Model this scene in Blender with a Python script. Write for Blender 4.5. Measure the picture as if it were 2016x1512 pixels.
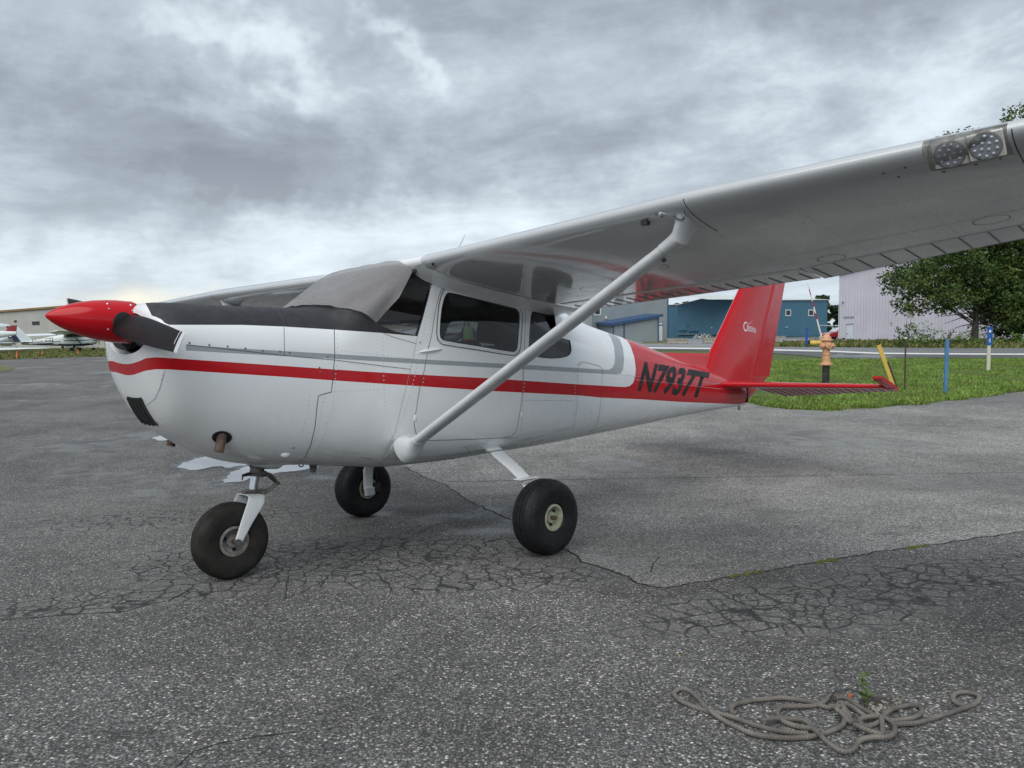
import bpy, bmesh, math, random
import numpy as np
from mathutils import Vector, Matrix, noise as mnoise
from mathutils.bvhtree import BVHTree
from mathutils.geometry import delaunay_2d_cdt

for o in list(bpy.data.objects):
    bpy.data.objects.remove(o, do_unlink=True)
scene = bpy.context.scene
COL = scene.collection
PI = math.pi

# ------------------------------------------------------------------ camera
CAM_POS = np.array([0.0, 0.0, 1.2])
FPX = 1476.7            # focal length in pixels of a 2016 px wide picture
def cam_axes(yaw, pitch, roll):
    f = np.array([math.sin(yaw)*math.cos(pitch), math.cos(yaw)*math.cos(pitch), math.sin(pitch)])
    r = np.cross(f, [0, 0, 1.0]); r /= np.linalg.norm(r)
    u = np.cross(r, f)
    c, s = math.cos(roll), math.sin(roll)
    return np.array([c*r+s*u, -s*r+c*u, f])
MW = cam_axes(0.0, math.radians(-3.71), math.radians(-0.75))
cd = bpy.data.cameras.new('camera')
cam = bpy.data.objects.new('camera', cd)
COL.objects.link(cam)
cd.sensor_width = 36.0
cd.lens = FPX/2016*36.0
cd.clip_start = 0.05
cd.clip_end = 5000
cam.matrix_world = Matrix(((MW[0][0], MW[1][0], -MW[2][0], CAM_POS[0]),
                           (MW[0][1], MW[1][1], -MW[2][1], CAM_POS[1]),
                           (MW[0][2], MW[1][2], -MW[2][2], CAM_POS[2]),
                           (0, 0, 0, 1)))
scene.camera = cam
scene.cycles.max_bounces = 6
scene.cycles.diffuse_bounces = 3
scene.cycles.glossy_bounces = 3
scene.cycles.transparent_max_bounces = 10
scene.cycles.caustics_reflective = False
scene.cycles.caustics_refractive = False
scene.render.resolution_x = 1024
scene.render.resolution_y = 768

# ------------------------------------------------------------------ light, sky, exposure
SUN_EL, SUN_AZ = math.radians(50), math.radians(200)     # behind the camera, a thick cloud layer in front of it
sd = bpy.data.lights.new('sun', 'SUN')
sd.energy = 1.5
sd.angle = math.radians(70)
sd.color = (1.0, 0.97, 0.93)
sun = bpy.data.objects.new('sun', sd)
COL.objects.link(sun)
sdir = Vector((math.sin(SUN_AZ)*math.cos(SUN_EL), math.cos(SUN_AZ)*math.cos(SUN_EL), math.sin(SUN_EL)))
sun.rotation_euler = sdir.to_track_quat('Z', 'Y').to_euler()

vs = scene.view_settings
vs.view_transform = 'Standard'
vs.look = 'None'
vs.exposure = 0.85
vs.gamma = 1.0
vs.use_curve_mapping = False

world = bpy.data.worlds.new('World')
scene.world = world
world.use_nodes = True
wn = world.node_tree.nodes
wl = world.node_tree.links
wn.clear()

class NT:
    """small helper to write node graphs as expressions"""
    def __init__(self, tree):
        self.t = tree; self.n = tree.nodes; self.l = tree.links
    def put(self, sock, v):
        if isinstance(v, bpy.types.NodeSocket): self.l.new(v, sock)
        elif isinstance(v, (tuple, list)) and len(v) == 3 and len(sock.default_value) == 4: sock.default_value = (*v, 1)
        else: sock.default_value = v
    def math(self, op, a, b=None, c=None, clamp=False):
        m = self.n.new('ShaderNodeMath'); m.operation = op; m.use_clamp = clamp
        self.put(m.inputs[0], a)
        if b is not None: self.put(m.inputs[1], b)
        if c is not None: self.put(m.inputs[2], c)
        return m.outputs[0]
    def vmath(self, op, a, b=None, out=0):
        m = self.n.new('ShaderNodeVectorMath'); m.operation = op
        self.put(m.inputs[0], a)
        if b is not None: self.put(m.inputs['Scale'] if op == 'SCALE' else m.inputs[1], b)
        return m.outputs[out]
    def noise(self, vec, scale, detail=3, rough=0.5, dist=0.0, out='Fac', lac=2.0, dim='3D'):
        m = self.n.new('ShaderNodeTexNoise'); m.noise_dimensions = dim; m.inputs['Scale'].default_value = scale
        m.inputs['Detail'].default_value = detail; m.inputs['Roughness'].default_value = rough
        m.inputs['Distortion'].default_value = dist; m.inputs['Lacunarity'].default_value = lac
        if vec is not None: self.put(m.inputs['Vector'], vec)
        return m.outputs[out]
    def voronoi(self, vec, scale, feature='F1', out='Distance', rnd=1.0):
        m = self.n.new('ShaderNodeTexVoronoi'); m.feature = feature
        m.inputs['Scale'].default_value = scale; m.inputs['Randomness'].default_value = rnd
        if vec is not None: self.put(m.inputs['Vector'], vec)
        return m.outputs[out]
    def maprange(self, v, a, b, c=0.0, d=1.0, smooth=True):
        m = self.n.new('ShaderNodeMapRange'); m.interpolation_type = 'SMOOTHSTEP' if smooth else 'LINEAR'
        self.put(m.inputs[0], v); self.put(m.inputs[1], a); self.put(m.inputs[2], b); self.put(m.inputs[3], c); self.put(m.inputs[4], d)
        return m.outputs[0]
    def mix(self, f, a, b, mode='MIX'):
        m = self.n.new('ShaderNodeMix'); m.data_type = 'RGBA'; m.blend_type = mode
        self.put(m.inputs[0], f); self.put(m.inputs[6], a); self.put(m.inputs[7], b)
        return m.outputs[2]
    def sep(self, v):
        m = self.n.new('ShaderNodeSeparateXYZ'); self.put(m.inputs[0], v); return m.outputs
    def comb(self, x, y, z):
        m = self.n.new('ShaderNodeCombineXYZ'); self.put(m.inputs[0], x); self.put(m.inputs[1], y); self.put(m.inputs[2], z); return m.outputs[0]
    def ramp(self, f, stops, interp='LINEAR'):
        m = self.n.new('ShaderNodeValToRGB'); m.color_ramp.interpolation = interp
        e = m.color_ramp.elements
        while len(e) < len(stops): e.new(0.5)
        for el, (p, c) in zip(e, stops):
            el.position = p; el.color = (*c, 1) if len(c) == 3 else c
        self.put(m.inputs[0], f); return m.outputs[0]
    def bump(self, h, strength=0.3, dist=0.01, normal=None):
        m = self.n.new('ShaderNodeBump'); m.inputs['Strength'].default_value = strength; m.inputs['Distance'].default_value = dist
        self.put(m.inputs['Height'], h)
        if normal is not None: self.put(m.inputs['Normal'], normal)
        return m.outputs[0]

def build_sky():
    g = NT(world.node_tree)
    tc = wn.new('ShaderNodeTexCoord').outputs['Generated']
    d = g.vmath('NORMALIZE', tc)
    sky = wn.new('ShaderNodeTexSky'); sky.sky_type = 'NISHITA'; sky.sun_disc = False
    sky.sun_elevation = SUN_EL; sky.sun_rotation = SUN_AZ; sky.air_density = 1.2; sky.dust_density = 2.0
    x, y, z = g.sep(d)
    den = g.math('ADD', g.math('MAXIMUM', z, 0.0), 0.16)
    p = g.vmath('SCALE', g.comb(x, y, 0.0), g.math('DIVIDE', 1.0, den))
    # slow warp, then big cloud masses, mid lumps and fine shreds, all on a flat cloud deck overhead
    w1 = g.noise(p, 0.9, 2, 0.5, dim='2D')
    pw = g.vmath('ADD', p, g.vmath('SCALE', (0.8, -0.6, 0.0), g.math('SUBTRACT', w1, 0.5)))
    big = g.noise(g.vmath('ADD', pw, SKY_OFF), 0.60, 2, 0.5, dim='2D')
    mid = g.noise(g.vmath('ADD', pw, (3.1, 7.7, 0)), 2.1, 5, 0.62, dim='2D')
    fine = g.noise(p, 8.5, 4, 0.65, dim='2D')
    v = g.math('MULTIPLY_ADD', big, 1.15, g.math('MULTIPLY_ADD', mid, 0.68, g.math('MULTIPLY_ADD', fine, 0.25, SKY_BIAS)))
    # cloud masses as they hung that day (places in the sky given as direction ratios east/north and height/north)
    inv = g.math('DIVIDE', 1.0, g.math('MAXIMUM', y, 0.05))
    ab = g.vmath('SCALE', g.comb(x, z, 0.0), inv)
    wa = g.noise(ab, 6.5, 4, 0.62, dim='2D', out='Color')
    P = g.vmath('ADD', ab, g.vmath('MULTIPLY', g.vmath('SUBTRACT', wa, (0.5, 0.5, 0.5)), (0.26, 0.16, 0.0)))
    P = g.vmath('ADD', P, (0, 0, 1.0))
    front = g.maprange(y, 0.15, 0.55)
    acc = 0.0
    for (ca, cb, ra, rb, ang, amp) in SKY_BLOBS:
        ct, st = math.cos(ang), math.sin(ang)
        ex = g.vmath('DOT_PRODUCT', P, (ct/ra, st/ra, -(ca*ct+cb*st)/ra), out='Value')
        ey = g.vmath('DOT_PRODUCT', P, (-st/rb, ct/rb, (ca*st-cb*ct)/rb), out='Value')
        r2 = g.math('MULTIPLY_ADD', ex, ex, g.math('MULTIPLY', ey, ey))
        acc = g.math('MULTIPLY_ADD', g.math('POWER', 0.3679, r2), amp*1.3, acc)
    v = g.math('MULTIPLY_ADD', acc, front, v)
    c = g.ramp(v, SKY_RAMP)
    # paler towards the horizon, where one looks through many layers
    hz = g.maprange(z, 0.0, 0.28, 0.55, 0.0)
    c = g.mix(hz, c, SKY_HORIZON)
    # a warm break low on the left
    Pw = g.vmath('ADD', g.vmath('ADD', ab, g.vmath('MULTIPLY', g.vmath('SUBTRACT', wa, (0.5, 0.5, 0.5)), (0.25, 0.05, 0.0))), (0, 0, 1.0))
    ex = g.vmath('DOT_PRODUCT', Pw, (1/0.11, 0, 0.515/0.11), out='Value'); ey = g.vmath('DOT_PRODUCT', Pw, (0, 1/0.018, -0.045/0.018), out='Value')
    wr = g.math('MULTIPLY', g.math('POWER', 0.3679, g.math('MULTIPLY_ADD', ex, ex, g.math('MULTIPLY', ey, ey))), front)
    c = g.mix(g.math('MULTIPLY', wr, 0.75), c, (0.78, 0.74, 0.60))
    bg1 = wn.new('ShaderNodeBackground'); g.put(bg1.inputs[0], c); bg1.inputs[1].default_value = SKY_STRENGTH
    bg2 = wn.new('ShaderNodeBackground'); g.put(bg2.inputs[0], sky.outputs[0]); bg2.inputs[1].default_value = 0.08
    thin = g.maprange(v, 0.62, 0.95, 1.0, 0.90)      # thin cloud lets a little blue through
    mx = wn.new('ShaderNodeMixShader')
    wl.new(thin, mx.inputs[0]); wl.new(bg2.outputs[0], mx.inputs[1]); wl.new(bg1.outputs[0], mx.inputs[2])
    out = wn.new('ShaderNodeOutputWorld'); wl.new(mx.outputs[0], out.inputs[0])

SKY_BIAS = -0.54
SKY_OFF = (2.3, 5.2, 0.0)
SKY_STRENGTH = 0.78
SKY_HORIZON = (0.535, 0.61, 0.665)
SKY_RAMP = [(0.0, (0.185, 0.215, 0.258)), (0.30, (0.262, 0.303, 0.352)), (0.55, (0.380, 0.433, 0.488)), (0.78, (0.545, 0.615, 0.675)), (1.0, (0.70, 0.772, 0.825))]
# (a, b, radius a, radius b, angle, amplitude): a = east/north, b = height/north
SKY_BLOBS = [(-0.48, 0.275, 0.28, 0.065, -0.22, -0.20), (-0.33, 0.195, 0.13, 0.030, -0.12, -0.28), (0.02, 0.255, 0.36, 0.06, 0.05, -0.14),
             (-0.33, 0.375, 0.15, 0.028, -0.50, 0.20), (-0.17, 0.385, 0.10, 0.020, -0.62, 0.22), (-0.58, 0.11, 0.30, 0.045, 0.05, 0.26),
             (-0.02, 0.15, 0.32, 0.045, 0.12, 0.20), (0.27, 0.255, 0.14, 0.045, 0.45, 0.14), (0.62, 0.33, 0.15, 0.10, 0.0, 0.08), (0.35, 0.43, 0.35, 0.06, 0.0, -0.18)]
build_sky()

# ------------------------------------------------------------------ mesh helpers
def link(o, parent=None):
    COL.objects.link(o)
    if parent is not None: o.parent = parent
    return o
def tag(o, label=None, cat=None, group=None, kind=None):
    if label: o['label'] = label
    if cat: o['category'] = cat
    if group: o['group'] = group
    if kind: o['kind'] = kind
    return o
def empty(name, loc=(0, 0, 0), rz=0.0, parent=None):
    o = bpy.data.objects.new(name, None); o.empty_display_size = 0.2
    o.location = loc; o.rotation_euler = (0, 0, rz)
    return link(o, parent)
def mesh_obj(name, verts, faces, mats, parent=None, smooth=True, angle=35, fmat=None):
    me = bpy.data.meshes.new(name)
    me.from_pydata([tuple(map(float, v)) for v in verts], [], [tuple(int(i) for i in f) for f in faces])
    if not isinstance(mats, (list, tuple)): mats = [mats]
    for m in mats: me.materials.append(m)
    if fmat is not None: me.polygons.foreach_set('material_index', np.asarray(fmat, dtype=np.int32))
    if smooth:
        me.polygons.foreach_set('use_smooth', [True]*len(me.polygons))
        me.update()
        if angle: me.set_sharp_from_angle(angle=math.radians(angle))
    me.update()
    o = bpy.data.objects.new(name, me)
    return link(o, parent)

def frame_from(d, hint=(0, 0, 1)):
    d = Vector(d).normalized(); h = Vector(hint)
    if abs(d.dot(h)) > 0.98: h = Vector((1, 0, 0))
    a = d.cross(h).normalized(); b = a.cross(d).normalized()
    return a, b, d

class MB:
    """collects shapes and links them as one mesh"""
    def __init__(self): self.v = []; self.f = []; self.m = []; self.cur = 0
    def add(self, vs, fs):
        n = len(self.v); self.v += [tuple(v) for v in vs]
        for f in fs: self.f.append(tuple(i+n for i in f)); self.m.append(self.cur)
        return self
    def box(self, c, s, rot=None, bevel=0.0):
        hx, hy, hz = s[0]/2, s[1]/2, s[2]/2
        if bevel <= 0:
            vs = [(x, y, z) for x in (-hx, hx) for y in (-hy, hy) for z in (-hz, hz)]
            fs = [(0, 1, 3, 2), (4, 6, 7, 5), (0, 4, 5, 1), (2, 3, 7, 6), (0, 2, 6, 4), (1, 5, 7, 3)]
        else:
            b = bevel; vs = []; fs = []
            bm = bmesh.new(); bmesh.ops.create_cube(bm, size=1.0)
            for v in bm.verts: v.co = Vector((v.co.x*s[0], v.co.y*s[1], v.co.z*s[2]))
            bmesh.ops.bevel(bm, geom=bm.edges[:], offset=b, segments=2, affect='EDGES', profile=0.5)
            bm.verts.index_update()
            vs = [tuple(v.co) for v in bm.verts]; fs = [tuple(v.index for v in f.verts) for f in bm.faces]; bm.free()
        R = rot if rot is not None else Matrix.Identity(3)
        vs = [tuple(Vector(c) + R @ Vector(v)) for v in vs]
        return self.add(vs, fs)
    def loft(self, rings, closed=True, cap0=True, cap1=True):
        n = len(rings[0]); vs = [p for r in rings for p in r]; fs = []
        for i in range(len(rings)-1):
            for j in range(n if closed else n-1):
                k = (j+1) % n
                fs.append((i*n+j, i*n+k, (i+1)*n+k, (i+1)*n+j))
        if cap0: fs.append(tuple(reversed(range(n))))
        if cap1: fs.append(tuple(range((len(rings)-1)*n, len(rings)*n)))
        return self.add(vs, fs)
    def tube(self, pts, r, n=10, hint=(0, 0, 1), caps=True, flat=1.0):
        pts = [Vector(p) for p in pts]; rings = []
        rr = r if isinstance(r, (list, tuple)) else [r]*len(pts)
        for i, p in enumerate(pts):
            d = (pts[min(i+1, len(pts)-1)] - pts[max(i-1, 0)])
            a, b, _ = frame_from(d, hint)
            rings.append([tuple(p + (a*math.cos(t) + b*flat*math.sin(t))*rr[i]) for t in [2*PI*k/n for k in range(n)]])
        return self.loft(rings, True, caps, caps)
    def lathe(self, c, axis, prof, n=32, hint=(0, 0, 1), cap0=False, cap1=False):
        a, b, d = frame_from(axis, hint); c = Vector(c)
        rings = [[tuple(c + d*h + (a*math.cos(t)+b*math.sin(t))*max(r, 1e-5)) for t in [2*PI*k/n for k in range(n)]] for r, h in prof]
        return self.loft(rings, True, cap0, cap1)
    def prism(self, poly, d):
        """poly: list of 3D points, d: extrusion vector"""
        d = Vector(d); n = len(poly)
        vs = [tuple(p) for p in poly] + [tuple(Vector(p)+d) for p in poly]
        fs = [tuple(range(n)), tuple(reversed(range(n, 2*n)))] + [(i, i+n, (i+1) % n+n, (i+1) % n) for i in range(n)]
        return self.add(vs, fs)
    def ellipsoid(self, c, r, n=16, m=10, rot=None):
        R = rot if rot is not None else Matrix.Identity(3); c = Vector(c); rings = []
        for i in range(m+1):
            t = PI*i/m; s = max(math.sin(t), 1e-4)
            rings.append([tuple(c + R @ Vector((r[0]*s*math.cos(2*PI*k/n), r[1]*s*math.sin(2*PI*k/n), r[2]*math.cos(t)))) for k in range(n)])
        return self.loft(rings, True, False, False)
    def build(self, name, mats, parent=None, smooth=True, angle=35):
        return mesh_obj(name, self.v, self.f, mats, parent, smooth, angle, self.m if isinstance(mats, (list, tuple)) else None)

def pchip(xs, ys, x):
    xs = np.asarray(xs, float); ys = np.asarray(ys, float); x = np.asarray(x, float)
    h = np.diff(xs); dl = np.diff(ys)/h; m = np.zeros_like(ys)
    for i in range(1, len(xs)-1):
        if dl[i-1]*dl[i] > 0:
            w1 = 2*h[i]+h[i-1]; w2 = h[i]+2*h[i-1]; m[i] = (w1+w2)/(w1/dl[i-1]+w2/dl[i])
    m[0] = dl[0]; m[-1] = dl[-1]
    k = np.clip(np.searchsorted(xs, x, side='right')-1, 0, len(xs)-2)
    t = (x-xs[k])/h[k]
    return ((2*t**3-3*t**2+1)*ys[k] + (t**3-2*t**2+t)*h[k]*m[k] + (-2*t**3+3*t**2)*ys[k+1] + (t**3-t**2)*h[k]*m[k+1])

def resample(pts, step):
    pts = [np.asarray(p, float) for p in pts]; out = [pts[0]]
    for a, b in zip(pts, pts[1:]):
        n = max(1, int(math.ceil(np.linalg.norm(b-a)/step)))
        out += [a+(b-a)*k/n for k in range(1, n+1)]
    return out
def smooth_poly(pts, closed=False, sub=4):
    """Catmull-Rom through the points"""
    P = [np.asarray(p, float) for p in pts]; n = len(P); out = []
    for i in range(n if closed else n-1):
        p0 = P[(i-1) % n] if closed or i > 0 else P[i]; p1 = P[i]; p2 = P[(i+1) % n]
        p3 = P[(i+2) % n] if closed or i+2 < n else p2
        for k in range(sub):
            t = k/sub
            out.append(0.5*((2*p1)+(-p0+p2)*t+(2*p0-5*p1+4*p2-p3)*t*t+(-p0+3*p1-3*p2+p3)*t**3))
    if not closed: out.append(P[-1])
    return out
def in_poly(pt, poly):
    x, y = pt; c = False; n = len(poly); j = n-1
    for i in range(n):
        xi, yi = poly[i]; xj, yj = poly[j]
        if (yi > y) != (yj > y) and x < (xj-xi)*(y-yi)/(yj-yi)+xi: c = not c
        j = i
    return c
# ------------------------------------------------------------------ materials
def new_mat(name):
    m = bpy.data.materials.new(name); m.use_nodes = True
    nt = m.node_tree; b = nt.nodes['Principled BSDF']
    return m, NT(nt), b
def obj_coord(g):
    return g.n.new('ShaderNodeTexCoord').outputs['Object']
def simple(name, col, rough=0.5, metal=0.0, var=0.12, scale=6.0, bump=0.0, bscale=40.0, coat=0.0, rvar=0.1, spec=0.5, det=5):
    m, g, b = new_mat(name)
    oc = obj_coord(g)
    n = g.noise(oc, scale, det, 0.6)
    f = g.maprange(n, 0.3, 0.7)
    c = g.mix(f, tuple(x*(1-var) for x in col), tuple(min(1, x*(1+var)) for x in col))
    g.put(b.inputs['Base Color'], c)
    n2 = g.noise(oc, scale*2.7, 4, 0.6)
    g.put(b.inputs['Roughness'], g.maprange(n2, 0.3, 0.7, max(0.02, rough-rvar), min(1, rough+rvar)))
    b.inputs['Metallic'].default_value = metal
    b.inputs['Specular IOR Level'].default_value = spec
    if coat: b.inputs['Coat Weight'].default_value = coat; b.inputs['Coat Roughness'].default_value = 0.06
    if bump: g.put(b.inputs['Normal'], g.bump(g.noise(oc, bscale, 4, 0.6), bump, 0.01))
    return m
def paint(name, col, rough=0.22, dirt=0.25, wav=0.02, belly=False, coat=(0.35, 0.08), spec=0.5):
    """aircraft paint: glossy, gently wavy skin, road film and faint streaks low down"""
    m, g, b = new_mat(name)
    oc = obj_coord(g)
    n = g.noise(oc, 3.0, 6, 0.62)
    f = g.maprange(n, 0.42, 0.78)
    sp = g.maprange(g.noise(oc, 160, 2, 0.5), 0.70, 0.78)
    c = g.mix(g.math('MULTIPLY', f, dirt*0.5), col, tuple(x*0.72 for x in col))
    if belly:                                  # oil and road film that runs aft along the belly
        x_, y_, z_ = g.sep(oc); st = g.noise(g.vmath('MULTIPLY', oc, (1.2, 14.0, 6.0)), 1.6, 4, 0.65)
        k = g.math('MULTIPLY', g.maprange(st, 0.46, 0.72), g.maprange(z_, 0.64, 0.80, 0.75, 0.0))
        c = g.mix(k, c, (0.20, 0.18, 0.155))
    c = g.mix(g.math('MULTIPLY', sp, dirt*0.15), c, (0.16, 0.15, 0.14))
    g.put(b.inputs['Base Color'], c)
    g.put(b.inputs['Roughness'], g.maprange(g.noise(oc, 9, 5, 0.65), 0.3, 0.75, rough*0.75, rough*1.6))
    b.inputs['Specular IOR Level'].default_value = spec; b.inputs['Coat Weight'].default_value = coat[0]; b.inputs['Coat Roughness'].default_value = coat[1]
    g.put(b.inputs['Normal'], g.bump(g.noise(oc, 2.6, 2, 0.4), wav, 0.25))
    return m
def glass(name, tint, alpha_tr):
    m, g, b = new_mat(name)
    nt = m.node_tree
    tr = nt.nodes.new('ShaderNodeBsdfTransparent'); tr.inputs[0].default_value = (*tint, 1)
    gl = nt.nodes.new('ShaderNodeBsdfGlossy'); gl.inputs['Roughness'].default_value = 0.03
    gl.inputs[0].default_value = (0.9, 0.9, 0.9, 1)
    fr = nt.nodes.new('ShaderNodeFresnel'); fr.inputs[0].default_value = 1.45
    mx = nt.nodes.new('ShaderNodeMixShader')
    g.l.new(fr.outputs[0], mx.inputs[0]); g.l.new(tr.outputs[0], mx.inputs[1]); g.l.new(gl.outputs[0], mx.inputs[2])
    g.l.new(mx.outputs[0], nt.nodes['Material Output'].inputs[0])
    return m

M = {}
M['white'] = paint('white_paint', (0.76, 0.785, 0.80), 0.20, 0.22, 0.04, True)
M['legwhite'] = paint('leg_white_paint', (0.72, 0.745, 0.755), 0.24, 0.25)
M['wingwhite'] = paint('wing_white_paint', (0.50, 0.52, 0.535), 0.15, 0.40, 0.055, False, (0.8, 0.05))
M['red'] = paint('red_paint', (0.47, 0.004, 0.010), 0.14, 0.16, 0.02, False, (0.0, 0.05), 0.35)
M['grey'] = paint('grey_stripe_paint', (0.30, 0.335, 0.355), 0.24, 0.2)
M['black'] = simple('matt_black_paint', (0.018, 0.018, 0.022), 0.62, var=0.25, scale=8, rvar=0.12, bump=0.05)
M['fairing'] = simple('strut_grey_paint', (0.56, 0.58, 0.60), 0.38, var=0.06, scale=9, bump=0.02)
M['prop'] = simple('prop_black', (0.006, 0.006, 0.007), 0.5, var=0.3, scale=14, spec=0.22, rvar=0.03)
M['seam'] = simple('seam_dark', (0.06, 0.065, 0.07), 0.8)  # dark tone of panel joints, window seals and elevator beads
M['seamlight'] = simple('seam_light', (0.34, 0.36, 0.38), 0.6)
M['rivet'] = simple('rivet_paint', (0.52, 0.54, 0.55), 0.35)
M['screw'] = simple('screw_steel', (0.16, 0.16, 0.16), 0.4, metal=0.7)
M['letter'] = simple('letter_black', (0.010, 0.010, 0.011), 0.5, var=0.2, spec=0.25)
M['letterwhite'] = simple('letter_white', (0.80, 0.78, 0.78), 0.35, var=0.05)
M['rubber'] = simple('tyre_rubber', (0.009, 0.0095, 0.011), 0.60, var=0.35, scale=18, bump=0.12, bscale=60, rvar=0.14, spec=0.28)
M['rubberworn'] = simple('tyre_rubber_worn', (0.022, 0.020, 0.018), 0.72, var=0.4, scale=9, bump=0.12, bscale=50, rvar=0.14, spec=0.25)
M['rimgreen'] = simple('wheel_rim_green', (0.36, 0.38, 0.27), 0.5, var=0.2, scale=22)
M['rimgrey'] = simple('wheel_rim_grey', (0.25, 0.24, 0.22), 0.45, metal=0.35, var=0.3, scale=22)
M['steel'] = simple('chrome_steel', (0.62, 0.64, 0.66), 0.12, metal=1.0, var=0.1)
M['castmetal'] = simple('cast_metal', (0.13, 0.12, 0.115), 0.55, metal=0.4, var=0.4, scale=30, bump=0.2)
M['darkmetal'] = simple('dark_metal', (0.035, 0.034, 0.034), 0.6, metal=0.3, var=0.4, scale=25)
M['rust'] = simple('exhaust_rust', (0.115, 0.075, 0.058), 0.75, metal=0.2, var=0.4, scale=22, bump=0.2)
M['void'] = simple('engine_bay_dark', (0.008, 0.008, 0.009), 0.8, var=0.4)
M['liner'] = simple('cabin_liner', (0.035, 0.036, 0.038), 0.9, var=0.2)
M['seat'] = simple('seat_cloth', (0.21, 0.155, 0.125), 0.9, var=0.2, scale=20, bump=0.1)
M['glass'] = glass('window_glass', (0.62, 0.64, 0.64), 1)
M['tint'] = glass('tinted_window', (0.30, 0.31, 0.32), 1)
M['clear'] = glass('clear_plastic', (0.90, 0.91, 0.91), 1)
M['dirt'] = simple('oil_dirt', (0.05, 0.045, 0.04), 0.8, var=0.5)
def fabric_mat():
    m, g, b = new_mat('mesh_fabric')
    nt = m.node_tree; oc = obj_coord(g)
    sp = g.maprange(g.noise(oc, 220, 2, 0.5), 0.55, 0.72)
    c = g.mix(g.math('MULTIPLY', sp, 0.5), (0.25, 0.243, 0.245), (0.58, 0.58, 0.59))
    g.put(b.inputs['Base Color'], c); b.inputs['Roughness'].default_value = 0.75
    b.inputs['Sheen Weight'].default_value = 0.4
    g.put(b.inputs['Normal'], g.bump(g.noise(oc, 260, 2, 0.5), 0.35, 0.003))
    tr = nt.nodes.new('ShaderNodeBsdfTransparent'); mx = nt.nodes.new('ShaderNodeMixShader')
    mx.inputs[0].default_value = 0.64
    g.l.new(tr.outputs[0], mx.inputs[1]); g.l.new(b.outputs[0], mx.inputs[2]); g.l.new(mx.outputs[0], nt.nodes['Material Output'].inputs[0])
    return m
M['cover'] = fabric_mat()
M['bead'] = simple('pressed_bead', (0.26, 0.27, 0.28), 0.5)
M['lampface'] = simple('lamp_reflector', (0.34, 0.36, 0.40), 0.35, metal=0.2)
M['lampled'] = simple('lamp_led_lens', (0.42, 0.45, 0.49), 0.08, metal=0.0, coat=1.0)
M['whitetrim2'] = simple('lamp_bay_paint', (0.62, 0.61, 0.57), 0.5)
M['rivetgrey'] = simple('wing_rivet', (0.50, 0.51, 0.52), 0.35)

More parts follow.
